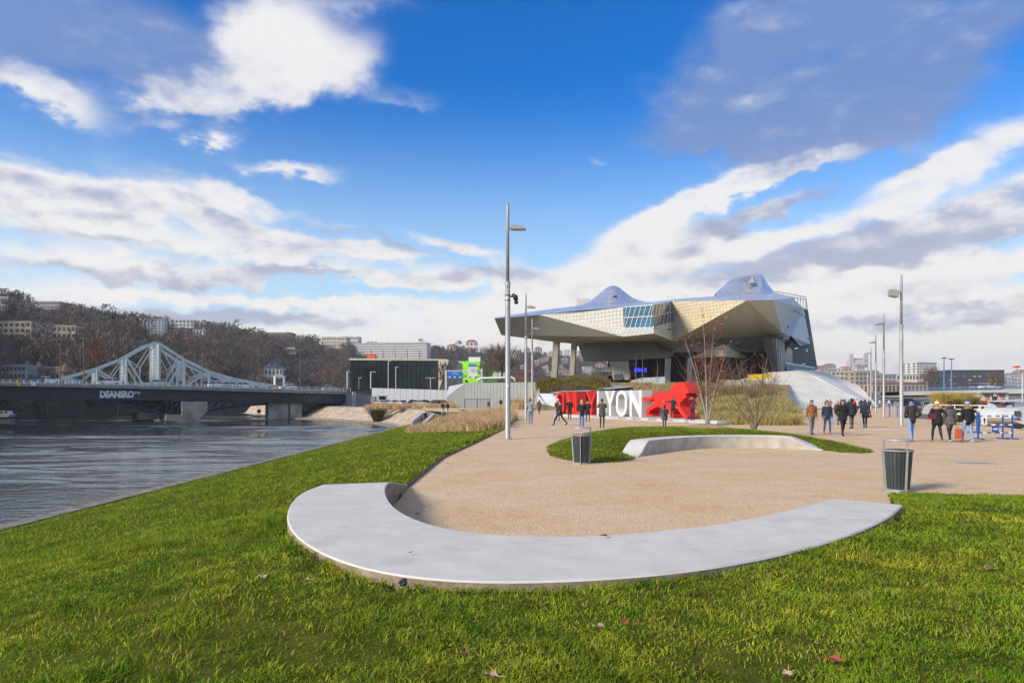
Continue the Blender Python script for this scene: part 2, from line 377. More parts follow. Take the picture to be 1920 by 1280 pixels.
tag(land.build('ground', dirt), kind='structure')
# gravel esplanade
gx = MB(); gp = [(-2.05,4),(-2.05,20),(-1.35,28),(-.4,40),(.5,58),(0,75),(-6,92),(2,118),(20,150),(80,150),(82,148),(74,131),(51,86),(32.2,46),(25.4,31),(21.5,11),(19,4)]
gx.prism(gp, lambda p: (p[0], p[1], 0), lambda p: (p[0], p[1], -.045))
tag(gx.build('esplanade', gravel), kind='structure')
# quay wall cap along the right river
qc = MB()
for a, b in zip(quayR[1:6], quayR[2:7]): qc.bar((a[0]-.3, a[1], -.01), (b[0]-.3, b[1], -.01), .7, .12)
tag(qc.build('quay_edge', conc), kind='structure')

# ---- the near bench: outline of its top from the photograph, top 0.44 above the gravel
BT = .44
def onz(px, py, z): return G(px, py, z)
outer_px = [(1693,946),(1672,966),(1630,988),(1560,1014),(1470,1038),(1370,1058),(1260,1074),(1150,1083),(1040,1089),(930,1091),(830,1088),(740,1078),(660,1060),(600,1036),(560,1010),(540,985),(537,965),(546,940),(566,922),(605,908)]
inner_px = [(1560,935),(1530,943),(1490,953),(1440,965),(1380,977),(1310,987),(1230,996),(1150,1002),(1060,1006),(985,1005),(915,1001),(860,995),(812,985),(772,971),(745,956),(730,941),(723,926),(722,915),(725,908),(731,903.5)]
outer_w = [onz(x, y, BT) for x, y in outer_px]; inner_w = [onz(x, y, BT) for x, y in inner_px]
benchpoly = np.array([(p.x, p.y) for p in outer_w+inner_w[::-1]])
# the gravel bowl inside the near bench: inner edge, then open towards the esplanade
bowl = np.array([(p.x, p.y) for p in inner_w]+[(-2.05, 14.0),(-2.05,60),(40,60),(9.6,11.6),(8.6,12.15),(7.5,12.75),(7.0,12.65),(6.6,12.0),(6.05,10.8),(5.15,9.15)])
def inpoly(P, x, y):
    x = np.asarray(x, float); y = np.asarray(y, float); r = np.zeros(x.shape, bool); n = len(P); j = n-1
    for i in range(n):
        xi, yi = P[i]; xj, yj = P[j]
        if yi != yj:
            c = ((yi > y) != (yj > y)) & (x < (xj-xi)*(y-yi)/(yj-yi)+xi); r ^= c
        j = i
    return r
def polydist(P, x, y):
    d = np.full(np.shape(x), 1e9); n = len(P)
    for i in range(n):
        a = P[i]; b = P[(i+1) % n]; ab = b-a; L2 = ab@ab+1e-12
        t = np.clip(((x-a[0])*ab[0]+(y-a[1])*ab[1])/L2, 0, 1)
        d = np.minimum(d, np.hypot(x-a[0]-t*ab[0], y-a[1]-t*ab[1]))
    return d
def sst(a, b, x):
    t = np.clip((x-a)/(b-a), 0, 1); return t*t*(3-2*t)
def path_x(y):      # left edge of the gravel
    return np.interp(y, [-20,14,20,28,40,58,75,92,120], [-2.1,-2.1,-2.05,-1.35,-.4,.5,0,-6,-10])
def lawn_z(x, y):
    """height of the lawn: a low rise round the bench, then a bank falling to the river"""
    x = np.asarray(x, float); y = np.asarray(y, float)
    top = .362*(1-sst(8.0, 13.0, y))+.02
    right = top*(1-0.25*sst(4, 12, x)*sst(6, 11, y))
    left = path_x(y); lx = np.where(y < 11, np.maximum(left, -2.1), left)
    t = np.clip((lx-x)/(lx+17.2), 0, 1)
    zl = top+(-2.72-top)*(t*.85+.15*t*t)
    z = np.where(x < lx, zl, right)
    z = z+.03*np.sin(x*.9+y*.35)*np.sin(y*.7-x*.2)*sst(0, 1, np.abs(x-lx))
    return z
xs = np.unique(np.concatenate([np.arange(-17.3, -3, .55), np.arange(-3, 10.2, .085), np.arange(10.2, 22, .5)])); ys = np.unique(np.concatenate([np.arange(-4, 3, .5), np.arange(3, 14.2, .085), np.arange(14.2, 112, 1.4)]))
XX, YY = np.meshgrid(xs, ys); 
EX = XX.copy()
far = YY > 13.9
k_ = (XX+17.3)/(-2.05+17.3)
EX = np.where(far & (XX <= -2.0), -17.3+k_*(path_x(YY)+17.3), XX)
ZZ = lawn_z(EX, YY)
isb = inpoly(bowl, EX, YY) | inpoly(benchpoly, EX, YY)
db = polydist(benchpoly, EX, YY)
ZZ = np.where(isb, -.25, ZZ-.0)
ZZ = np.where(far & (XX > -2.0), -.3, ZZ)
ny, nx = XX.shape; V = np.stack([EX, YY, ZZ], -1).reshape(-1, 3)
keep = ~((isb | (far & (XX > -2.0))))
idx = np.arange(nx*ny).reshape(ny, nx); T = []
q = np.stack([idx[:-1,:-1], idx[:-1,1:], idx[1:,1:], idx[1:,:-1]], -1).reshape(-1, 4)
kq = keep.reshape(-1)[q].any(1); q = q[kq]
T = np.concatenate([q[:, [0,1,2]], q[:, [0,2,3]]])
soil = mat('lawn soil and thatch', (.05,.065,.010), .95, 0, .3, 5, .6, 40, col2=(.11,.115,.02), detail=8, spec=0.0)
tag(np_mesh('lawn', V, T, soil, smooth=True), kind='structure')
# shore kerb
kb = MB(); kb.bar((-17.55,-15,-2.83), (-17.55,104,-2.83), .65, .34)
sh = [Vector((x, y, -2.83)) for x, y in shore[1:8]]
for a, b in zip(sh, sh[1:]): kb.bar(a+Vector((-.25,0,0)), b+Vector((-.25,0,0)), .65, .34)
tag(kb.build('river_kerb', mat('damp kerb stone', (.21,.18,.14), .9, 0, .4, 2, .5, 12)), kind='structure')
# thin steel edging between lawn and gravel
eg = MB(); ey = [13.4,16,20,24,28,34,40,50,58]
for a, b in zip(ey, ey[1:]): eg.bar((path_x(a)+.03, a, .02), (path_x(b)+.03, b, .02), .02, .06)
tag(eg.build('lawn_edging', mat('rusty edging', (.12,.10,.085), .8, .3, .3, 5)), kind='structure')

# ---- grass blades
grass_mat = mat('grass blades', rough=.75, attr='leaf', spec=.08, var=.12, vscale=1.2)
def blades(x, y, z, h, w, segs, colf, rng, lean=.75):
    n = len(x); a = rng.uniform(0, 2*np.pi, n); ca, sa = np.cos(a), np.sin(a)
    b = rng.uniform(0, 2*np.pi, n); ln = h*lean*rng.uniform(.3, 1.25, n); dx, dy = np.cos(b)*ln, np.sin(b)*ln
    if segs == 1:
        V = np.empty((n, 3, 3)); V[:, 0] = np.stack([x-ca*w, y-sa*w, z], -1); V[:, 1] = np.stack([x+ca*w, y+sa*w, z], -1); V[:, 2] = np.stack([x+dx, y+dy, z+h], -1)
        T = np.arange(n*3).reshape(n, 3); rep = 3
    else:
        V = np.empty((n, 5, 3)); V[:, 0] = np.stack([x-ca*w, y-sa*w, z-.01], -1); V[:, 1] = np.stack([x+ca*w, y+sa*w, z-.01], -1)
        mx, my, mz = x+dx*.35, y+dy*.35, z+h*.62
        V[:, 2] = np.stack([mx-ca*w*.8, my-sa*w*.8, mz], -1); V[:, 3] = np.stack([mx+ca*w*.8, my+sa*w*.8, mz], -1); V[:, 4] = np.stack([x+dx, y+dy, z+h*.92], -1)
        base = (np.arange(n)*5)[:, None]; T = np.concatenate([base+np.array([[0,1,3]]), base+np.array([[0,3,2]]), base+np.array([[2,3,4]])]); rep = 5
    C = np.repeat(colf, rep, 0)
    return V.reshape(-1, 3), T, C
def vnoise(x, y, s, seed=0):
    """cheap smooth value noise"""
    X = x*s; Y = y*s; xi = np.floor(X).astype(int); yi = np.floor(Y).astype(int); fx = X-xi; fy = Y-yi; fx = fx*fx*(3-2*fx); fy = fy*fy*(3-2*fy)
    def hsh(a, b):
        v = np.sin(a*127.1+b*311.7+seed*74.7)*43758.5453; return v-np.floor(v)
    return (hsh(xi, yi)*(1-fx)+hsh(xi+1, yi)*fx)*(1-fy)+(hsh(xi, yi+1)*(1-fx)+hsh(xi+1, yi+1)*fx)*fy
def grass_cols(x, y, n, rng):
    g = np.array([.110,.215,.012]); yel = np.array([.38,.37,.035]); dk = np.array([.028,.075,.006]); br = np.array([.30,.20,.08])
    t = np.clip(-.05+1.15*vnoise(x, y, .9, 1)*vnoise(x, y, 5.5, 2)+.25*vnoise(x, y, 14, 4)+rng.normal(0, .14, n), 0, 1)[:, None]
    u = np.clip(1.5*vnoise(x, y, 3.1, 3)*vnoise(x, y, 11, 6)+rng.normal(0, .2, n), 0, 1)[:, None]
    c = g*(1-t)+yel*t; c = c*(1-.75*u)+dk*.75*u
    dead = rng.random(n) < .05; c[dead] = br*rng.uniform(.6, 1.3, (dead.sum(), 1))
    return c*rng.uniform(.95, 1.75, (n, 1))
def tufted(n, gen, rng, spread):
    k = n//7; tx, ty = gen(k); i = rng.integers(0, len(tx), n)
    return tx[i]+rng.normal(0, spread, n), ty[i]+rng.normal(0, spread, n)
def gen_near(k):
    # more tufts close to the viewer
    y = 2.6+(13.2-2.6)*rng.random(k*2)**1.45; x = (rng.random(k*2)*2-1)*(y*.80+.3); return x, y
parts = []
x, y = tufted(330000, gen_near, rng, .024)
ok = ~(inpoly(bowl, x, y) | inpoly(benchpoly, x, y)) & (x > -17.2); worn = np.clip((vnoise(x, y, .8, 21)*.6+vnoise(x, y, 2.4, 22)*.4-.58)*4, 0, .8); ok &= rng.random(len(x)) > worn; x, y = x[ok], y[ok]
db = polydist(benchpoly, x, y); n = len(x)
h = rng.uniform(.016, .040, n)*(0.5+1.0*vnoise(x, y, 6.5, 5)*(.5+vnoise(x, y, 2, 9)))*(1+.25*np.clip(y/8, 0, 1)); h = np.where(db < .12, h*.75+.02, h)
wd = rng.uniform(.0014, .003, n)*(1+y*.13)
parts.append(blades(x, y, lawn_z(x, y)-.004, h, wd, 2, grass_cols(x, y, n, rng), rng, 1.25))
# the bank to the river
def gen_far(k):
    y = 8+(105-8)*rng.random(k)**2.2; e = path_x(y); x = e-.02+(-17.2-e)*rng.random(k); return x, y
x, y = tufted(190000, gen_far, rng, .05); ok = (x < path_x(y)-.03) & (x > -17.2) & ~(inpoly(benchpoly, x, y)) & (y > 7.5); x, y = x[ok], y[ok]; n = len(x)
h = rng.uniform(.05, .10, n); parts.append(blades(x, y, lawn_z(x, y)-.01, h, rng.uniform(.004, .008, n)*(1+y*.05), 1, grass_cols(x, y, n, rng), rng, .9))
off = 0; Vs, Ts, Cs = [], [], []
for v_, t_, c_ in parts: Vs.append(v_); Ts.append(t_+off); Cs.append(c_); off += len(v_)
tag(np_mesh('grass', np.concatenate(Vs), np.concatenate(Ts), grass_mat, np.concatenate(Cs)), 'short tufted green and yellowish grass covering the lawn', 'grass', kind='stuff')

# ---- the near bench
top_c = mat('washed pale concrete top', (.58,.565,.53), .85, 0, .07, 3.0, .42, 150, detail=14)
def specks(m, scale, thr, col):
    """small stains with a shape of their own on a material"""
    N = m.node_tree.nodes; L = m.node_tree.links; b = N['Principled BSDF']; src = b.inputs['Base Color'].links[0].from_socket; tc = N.new('ShaderNodeTexCoord'); cur = src
    for sc, th, cl in ((scale, thr, col), (scale*.12, .60, tuple(c*2.2 for c in col)), (scale*4, .70, (.62,.55,.42))):
        n = N.new('ShaderNodeTexNoise'); n.inputs['Scale'].default_value = sc; n.inputs['Detail'].default_value = 3; L.new(tc.outputs['Object'], n.inputs['Vector']); mr = N.new('ShaderNodeMapRange'); mr.inputs[1].default_value = th; mr.inputs[2].default_value = th+.10; mr.inputs[4].default_value = .55; L.new(n.outputs[0], mr.inputs[0])
        mx = N.new('ShaderNodeMix'); mx.data_type = 'RGBA'; L.new(mr.outputs[0], mx.inputs[0]); L.new(cur, mx.inputs[6]); mx.inputs[7].default_value = (*cl, 1); cur = mx.outputs[2]
    L.new(cur, b.inputs['Base Color'])
specks(top_c, 22, .70, (.22,.20,.17))
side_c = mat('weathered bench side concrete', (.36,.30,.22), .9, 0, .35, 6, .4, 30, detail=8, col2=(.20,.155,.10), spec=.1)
def bench(name, label, outer, inner, zt, ztip0, ztip1, drop=.35, side_m=None):
    """curved solid bench between two edge lines; tips ramp down"""
    o = thing(name, label, 'bench', (0,0,0)); n = len(outer)
    top = MB(); side = MB(); rows = []
    for i, (a, b) in enumerate(zip(outer, inner)):
        z = zt[i]; w = Vector((b.x-a.x, b.y-a.y, 0)).normalized(); c = .014
        rows.append([Vector((a.x, a.y, -drop)), Vector((a.x, a.y, z-c)), Vector((a.x, a.y, z))+w*c, Vector((b.x, b.y, z))-w*c, Vector((b.x, b.y, z-c)), Vector((b.x, b.y, -drop))])
    for i in range(n-1):
        r, s_ = rows[i], rows[i+1]
        for k in range(5):
            (side if k in (0, 4) else top).add([r[k], r[k+1], s_[k+1], s_[k]], [(0,1,2,3)])
    for r in (rows[0], rows[-1]): side.add(r, [tuple(range(6))])
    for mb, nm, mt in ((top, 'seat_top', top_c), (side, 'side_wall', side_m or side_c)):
        me = mb.build(nm, mt, o, smooth=True)
        bm = bmesh.new(); bm.from_mesh(me.data); bmesh.ops.remove_doubles(bm, verts=bm.verts, dist=.0005); bmesh.ops.recalc_face_normals(bm, faces=bm.faces)
        for e in bm.edges: e.smooth = (e.calc_face_angle(0) < .55)
        bm.to_mesh(me.data); bm.free()
    return o
def resample(P, n):
    P = [Vector(p) for p in P]; L = [0]
    for a, b in zip(P, P[1:]): L.append(L[-1]+(b-a).length)
    out = []
    for i in range(n):
        t = L[-1]*i/(n-1); j = max(1, next((k for k, v in enumerate(L) if v >= t-1e-9), len(L)-1)); u = (t-L[j-1])/max(1e-9, L[j]-L[j-1]); out.append(P[j-1].lerp(P[j], u))
    return out
def smoothline(P, it=2):
    for _ in range(it): P = [P[0]]+[(P[i-1]+P[i]*2+P[i+1])/4 for i in range(1, len(P)-1)]+[P[-1]]
    return P
N_ = 64
ob = smoothline(resample(outer_w, N_), 3); ib = smoothline(resample(inner_w, N_), 3)
# ramp at the left tip, down to the gravel edge seen at (765, 908)
tip = G(766, 909, 0.02); m_ = (ob[-1]+ib[-1])/2; ob2, ib2, zt = list(ob), list(ib), [BT]*N_
for t in (.5, 1.0):
    e0 = Vector((tip.x-.75, tip.y+.25, 0)); ob2.append(ob[-1].lerp(e0, t)); ib2.append(ib[-1].lerp(Vector((tip.x, tip.y, 0)), t)); zt.append(BT+(0.03-BT)*t)
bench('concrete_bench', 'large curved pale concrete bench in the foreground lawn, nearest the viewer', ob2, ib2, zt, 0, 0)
# joint grime, stone and dead leaves lying about
leaf_m = [mat('dead leaf brown', (.16,.075,.04), .8, 0, .3, 30), mat('dead leaf red', (.30,.07,.045), .8, 0, .3, 30), mat('dead leaf pale', (.42,.30,.22), .8, 0, .3, 30)]
def dead_leaf(px, py, z, size, k, where):
    p = G(px, py, z); mb = MB(); n = 9; rr = [1,.55,.9,.5,.8,.45,.85,.55,.95]; ph = random.random()*6
    pts = [(p.x, p.y, z+.012)]
    for i in range(n):
        a = ph+2*math.pi*i/n; pts.append((p.x+math.cos(a)*size*rr[i], p.y+math.sin(a)*size*rr[i], z+.01+random.random()*size*.7))
    mb.add(pts, [(0, 1+i, 1+(i+1) % n) for i in range(n)])
    mb.bar(pts[0], (p.x+math.cos(ph)*size*1.6, p.y+math.sin(ph)*size*1.6, z+.025), .004)
    tag(mb.build('fallen_leaf', leaf_m[k]), where, 'leaf', 'fallen leaves')
for a in ((492,1085,.44,.05,2,'pale curled dead leaf on the grass left of the bench, far from others'), (576,1091,.44,.035,2,'small pinkish dead leaf on the grass just off the bench corner'),
          (767,1038,.45,.022,0,'small brown dead leaf on the left half of the bench top'), (1134,1006,.45,.04,0,'brown dead leaf at the inner edge of the bench top'),
          (1568,1243,.42,.045,1,'red star shaped dead leaf in the right foreground grass'), (920,1272,.42,.05,2,'pale dead leaf at the very bottom of the lawn'),
          (872,1226,.42,.04,0,'brown dead leaf on the centre foreground grass'), (1475,1268,.42,.03,2,'small pale leaf low in the right grass'),
          (782,965,.01,.05,0,'dark dead leaf on the gravel inside the bench curve'), (1127,1178,.42,.03,2,'tiny dry leaf upright in the centre right grass'),
          (1170,1171,.43,.035,1,'reddish dead leaf lying on the lawn below the bench'), (1852,1068,.4,.04,2,'pale dry leaf on the lawn at the right border')):
    dead_leaf(*a)
# crumbs, twigs and leaf bits strewn over the gravel
r9 = np.random.default_rng(77); nb = 900; yy_ = 6.5+30*r9.random(nb)**1.3; xx_ = r9.uniform(-2, 16, nb); okk = inpoly(bowl, xx_, yy_); xx_, yy_ = xx_[okk], yy_[okk]; nb = len(xx_); c0 = np.stack([xx_, yy_, np.full(nb, .006)], -1)
tri = c0[:, None, :]+np.concatenate([r9.normal(0, .014, (nb, 3, 2))*(1+yy_*.03)[:, None, None], np.abs(r9.normal(0, .006, (nb, 3, 1)))], -1)
tag(np_mesh('leaf_litter', tri.reshape(-1, 3), np.arange(nb*3).reshape(-1, 3), leaf_m[0]), 'tiny brown leaf crumbs strewn over the gravel', 'litter', kind='stuff')
st = MB(); p = G(756,1098,.40); st.ball((p.x, p.y, .43), (.032,.028,.028), 8, 6); st.v = [(x+random.uniform(-.006,.006), y+random.uniform(-.006,.006), z+random.uniform(-.006,.006)) for x, y, z in st.v]
tag(st.build('dark_stone', mat('dark flint', (.03,.035,.045), .5, 0, .4, 30)), 'small dark stone against the outer edge of the bench', 'stone')

# ================================================================ planted island with the far bench
isl = np.array([(1.15,20.8),(1.45,19.5),(2.0,18.65),(2.9,18.7),(3.5,19.5),(3.72,20.45),(4.28,21.68),(5.03,22.7),(5.95,23.6),(6.98,24.2),(8,24.45),(9.05,24.3),(9.9,23.78),(10.5,23.05),(10.7,22.2),(11.2,21.75),(11.8,22.2),(12.3,23.4),(12.2,26),(11.4,30),(9.5,33),(6.8,34),(4,32.5),(2,28.5),(1.2,24.5)])
def island_z(x, y):
    d = polydist(isl, x, y); ins = inpoly(isl, x, y)
    z = .47*(1-np.exp(-(d/1.15)**1.5)); back = np.clip(((y-20.5)+0*x)/6, 0, 1)
    lim = np.where(y < 27, 1, 1)
    return np.where(ins, .012+z*(.75+.3*back), -.12)
ix = np.arange(.9, 12.7, .14); iy = np.arange(18.2, 34.6, .16); IX, IY = np.meshgrid(ix, iy); IZ = island_z(IX, IY)
# cut the seat recess: ground drops in front of the far bench
V = np.stack([IX, IY, IZ], -1).reshape(-1, 3); idx = np.arange(len(V)).reshape(IX.shape)
q = np.stack([idx[:-1,:-1], idx[:-1,1:], idx[1:,1:], idx[1:,:-1]], -1).reshape(-1, 4); ins = inpoly(isl, IX, IY).reshape(-1); q = q[ins[q].any(1)]
tag(np_mesh('lawn_island', V, np.concatenate([q[:, [0,1,2]], q[:, [0,2,3]]]), soil, smooth=True), kind='structure')
n0 = 70000; x = rng.uniform(1, 12.5, n0); y = rng.uniform(18.4, 30.5, n0); ok = inpoly(isl, x, y); x, y = x[ok], y[ok]; n = len(x)
v_, t_, c_ = blades(x, y, island_z(x, y)-.01, rng.uniform(.04, .075, n), rng.uniform(.005, .009, n), 1, grass_cols(x, y, n, rng)*.95, rng, .9)
tag(np_mesh('grass', v_, t_, grass_mat, c_), 'short green grass on the planted island behind the far bench', 'grass', kind='stuff')
fin = [(3.75,20.35),(4.35,21.5),(5.1,22.5),(6.0,23.4),(7.0,24.0),(8.0,24.25),(9.0,24.1),(9.8,23.6),(10.45,23.0)]
fi = smoothline(resample([Vector((a, b, 0)) for a, b in fin], 40), 3); fo = []
for i, p in enumerate(fi):
    d = (fi[min(i+1, 39)]-fi[max(i-1, 0)]).normalized(); fo.append(p+Vector((-d.y, d.x, 0))*.62)
zt = [.44*min(1, .06+ss(0, .15, i/39)) if i < 20 else .44*min(1, .06+ss(1, .84, i/39)) for i in range(40)]
bench('concrete_bench', 'low curved concrete bench with streaked face on the grassy island, farther off', fo, fi, zt, 0, 0, .2, mat('streaked bench face', (.50,.47,.42), .9, 0, .3, 2.2, .3, 20, detail=9, col2=(.34,.31,.26)))
for k, (x_, y_, r_, mt, lb) in enumerate(((8.55,29.6,1.1,mat('pale wood chips', (.36,.23,.14), .95, 0, .5, 25, .8, 40), 'round bed of pale wood chips under the red leaved shrub tree'), (10.7,30.0,1.1,mat('dark mulch', (.07,.035,.022), .95, 0, .5, 25, .8, 40), 'dark brown mulch heap under the bare twin trunked tree'))):
    mb = MB(); zz = float(island_z(np.array([x_]), np.array([y_]))[0]); vs = [(x_, y_, zz+.16)]; fs = []; n = 26
    for ri, rr in enumerate((.35, .7, 1.0)):
        for j in range(n):
            a = 2*math.pi*j/n; q_ = rr*r_*(1+random.uniform(-.12,.12)); xx, yy = x_+math.cos(a)*q_, y_+math.sin(a)*q_
            vs.append((xx, yy, float(island_z(np.array([xx]), np.array([yy]))[0])+(.12,.07,-.02)[ri]+random.uniform(0,.03)))
    fs = [(0, 1+j, 1+(j+1) % n) for j in range(n)]
    for ri in range(2):
        for j in range(n): a = 1+ri*n+j; b = 1+ri*n+(j+1) % n; fs.append((a, a+n, b+n, b))
    mb.add(vs, fs); tag(mb.build('mulch_bed', mt), lb, 'mulch', kind=None)

# ================================================================ lamp posts
def lamp_post(px, d, H, label, kind, group, base=0.0, arm=1.0):
    X = (px-960)/F*d; o = thing('street_lamp', label, 'street lamp', (X, d, base), 0, group)
    mb = MB(); mb.lathe([(.135,0),(.135,.02),(.115,.05),(.11,H*.56),(.10,H*.66)], n=14); mb.lathe([(.17,.0),(.17,.03),(.12,.06)], n=14); mb.build('lower_pole', steel, o, True)
    mb = MB(); mb.lathe([(.075,H*.655),(.07,H*.98),(.05,H)], n=12); mb.build('upper_pole', steel, o, True)
    mb = MB(); mb.lathe([(.118,H*.648),(.118,H*.668)], n=14); mb.build('collar', steel, o)
    z = H*.895
    if kind == 'flood':
        mb = MB(); mb.bar((0,0,z-.1), (-.25*arm,0,z-.1), .07); mb.build('arm', steel, o)
        mb = MB(); Mx = Matrix.Rotation(R(12)*arm, 3, 'Y'); mb.box((-.52*arm,-.05,z-.2), (.52,.36,.42), M=Mx); mb.build('floodlight_case', steel, o)
        mb = MB(); mb.box((-.52*arm,-.235,z-.2), (.44,.02,.34), M=Mx); mb.build('floodlight_glass', mat('lamp lens', (.35,.33,.28), .15), o)
    else:
        mb = MB(); mb.bar((0,0,z), (.16*arm,0,z+.02), .06); mb.build('arm', steel, o)
        mb = MB(); c = .13*arm; L_ = .66*arm
        prof = [(0,-.05),(0,.10),(.3,.14),(.7,.08),(1,-.03),(1,-.06)]
        mb.prism([(c+L_*a, z+b) for a, b in prof], lambda p: (p[0], -.17, p[1]), lambda p: (p[0], .17, p[1])); mb.build('lamp_head', steel, o)
        mb = MB(); mb.box((c+L_*.55, 0, z-.065), (.42,.24,.02)); mb.build('lens', mat('lamp lens', (.35,.33,.28), .15), o)
    return o
lamp = lamp_post(952, 29.5, 10.16, 'tall grey steel lamp post carrying a black camera, nearest on the left', 'lamp', 'lamp posts on the left of the esplanade')
mb = MB(); mb.lathe([(.128,5.97),(.128,6.0)], n=14); mb.build('clamp_ring', black, lamp); mb = MB(); mb.lathe([(.128,6.2),(.128,6.23)], n=14); mb.build('clamp_ring', black, lamp)
cm = thing('security_camera', 'black dome security camera clamped to the nearest left lamp post', 'camera', (lamp.location.x, 29.5, 6.1))
mb = MB(); mb.bar((.1,0,.05), (.3,0,.06), .06); mb.build('bracket', black, cm)
mb = MB(); mb.tube([(.2,0,.16),(.33,0,.05),(.36,0,-.1)], [.06,.11,.10], 10); mb.build('camera_body', black, cm, True)
mb = MB(); mb.ball((.37,0,-.19), .095, 12, 8); mb.build('camera_dome', mat('smoked dome', (.01,.01,.012), .08), cm, True)
mb = MB(); mb.box((0,-.128,1.35), (.06,.01,.09)); mb.build('sticker', mat('yellow sticker', (.6,.45,.05), .5), lamp)
mb = MB(); mb.box((0,-.125,2.3), (.07,.01,.11)); mb.build('sticker', white, lamp)
lamp_post(986, 55, 10.16, 'second grey lamp post on the left, behind the man in the grey hoodie', 'lamp', 'lamp posts on the left of the esplanade')
lamp_post(998, 72, 10.16, 'farthest grey lamp post on the left, by the pale ramp wall', 'lamp', 'lamp posts on the left of the esplanade')
for i, (px, d) in enumerate(((1690,43),(1657,62.5),(1642,83),(1633,103.5),(1627,122))):
    lamp_post(px, d, 9.55, ['tall lamp post with a boxy floodlight, nearest on the right', 'second lamp post on the right, flat head to the left', 'third lamp post on the right side row', 'fourth lamp post on the right side row', 'farthest lamp post of the right side row'][i], 'flood' if i == 0 else 'lamp', 'lamp posts on the right of the esplanade', 0, 1 if i == 0 else -1)

# ================================================================ litter bins
bin_frame = mat('dull bin steel', (.34,.345,.34), .5, .2, .12, 6)
def litter_bin(p, label, rz):
    o = thing('litter_bin', label, 'litter bin', p, rz, 'litter bins')
    dark = mat('anthracite bin slats', (.045,.055,.06), .45, .1, .15, 3)
    n = 22
    for j in range(n):
        a = 2*math.pi*(j+.5)/n; mb = MB(); w = .062
        for r0, r1, z0, z1 in ((.195,.245,.05,.76),):
            t = Vector((-math.sin(a), math.cos(a), 0)); c = Vector((math.cos(a), math.sin(a), 0))
            mb.add([c*r0-t*w*.38+Vector((0,0,z0)), c*r0+t*w*.38+Vector((0,0,z0)), c*r1+t*w*.5+Vector((0,0,z1)), c*r1-t*w*.5+Vector((0,0,z1)),
                    c*(r0-.02)-t*w*.38+Vector((0,0,z0)), c*(r0-.02)+t*w*.38+Vector((0,0,z0)), c*(r1-.02)+t*w*.5+Vector((0,0,z1)), c*(r1-.02)-t*w*.5+Vector((0,0,z1))],
                   ((0,1,2,3),(7,6,5,4),(0,3,7,4),(1,5,6,2),(3,2,6,7),(0,4,5,1)))
        mb.build('slat', dark, o)
    mb = MB(); mb.lathe([(.165,.04),(.215,.74)], n=22); mb.build('liner', mat('bin liner', (.02,.022,.025), .7), o)
    mb = MB(); nn = 28
    ou = [(math.cos(2*math.pi*i/nn)*.265, math.sin(2*math.pi*i/nn)*.265) for i in range(nn)]; inn = [(x*.86, y*.86) for x, y in ou]
    mb.ring(ou, inn, lambda p: (*p, .76), lambda p: (*p, .785)); mb.build('rim', bin_frame, o)
    for a in (R(18), R(162), R(270)):
        mb = MB(); c = Vector((math.cos(a), math.sin(a), 0)); t = Vector((-c.y, c.x, 0))
        mb.bar(c*.215+Vector((0,0,0)), c*.268+Vector((0,0,.775)), .05, .018, up=t); mb.bar(c*.25+Vector((0,0,.77)), c*.25+Vector((0,0,.96)), .03, .012, up=t); mb.build('support_strip', bin_frame, o)
    mb = MB(); mb.lathe([(.0,.955),(.26,.955),(.265,.965),(.26,.985),(.1,.995)], n=28); mb.build('lid', bin_frame, o)
    mb = MB(); mb.lathe([(.2,.0),(.2,.045)], n=22); mb.build('base', bin_frame, o)
litter_bin(G(1684,920), 'grey slatted litter bin with flat lid at the corner of the right lawn', .1)
litter_bin(G(1090,869), 'grey slatted litter bin with flat lid at the tip of the grassy island', -.2)
# manhole covers
for px, py, sx, sy, lb in ((1655,805,1.5,.8,'pale rectangular metal access plate set in the gravel by the lamp'), (1826,868,1.0,.5,'dark metal plate set flush in the gravel at right'), (968,805,.8,.3,'small pale slab at the foot of the camera lamp post')):
    p = G(px, py); mb = MB(); mb.box((p.x, p.y, .004), (sx, sy, .012)); mb.box((p.x, p.y, .011), (sx*.85, sy*.7, .006)); tag(mb.build('access_cover', steel_light if sx > 1 else tin), lb, 'access cover')

# ================================================================ red and white letter sculpture with the lion
S0 = Vector((4.7, 65.0, 0)); S1 = Vector((13.7, 46.6, 0)); SD = (S1-S0).normalized(); SN = Vector((SD.y, -SD.x, 0)); SN = SN if SN.y < 0 else -SN
def on_sign(px, py):
    """where the sight line through px, py meets the front plane of the letters: (metres along, height)"""
    u = (px-960)/F; dirn = Vector((u, 1, (HY-py)/F)); o_ = Vector((0,0,CH)); t = (S0-o_).dot(SN)/dirn.dot(SN); p = o_+dirn*t
    return (p-S0).dot(SD), p.z
def c6(x, y): return on_sign(980+x/5.647, 690+y/5.647)
red = mat('red lacquer', (.62,.028,.018), .4, 0, .06, 2); redside = red; wht = mat('white lacquer', (.72,.71,.68), .45, 0, .05, 2)
Lsign = (S1-S0).length
o = thing('letter_sculpture', 'long row of giant red and white letters on a low grey platform', 'sculpture', S0, math.atan2(SD.y, SD.x))
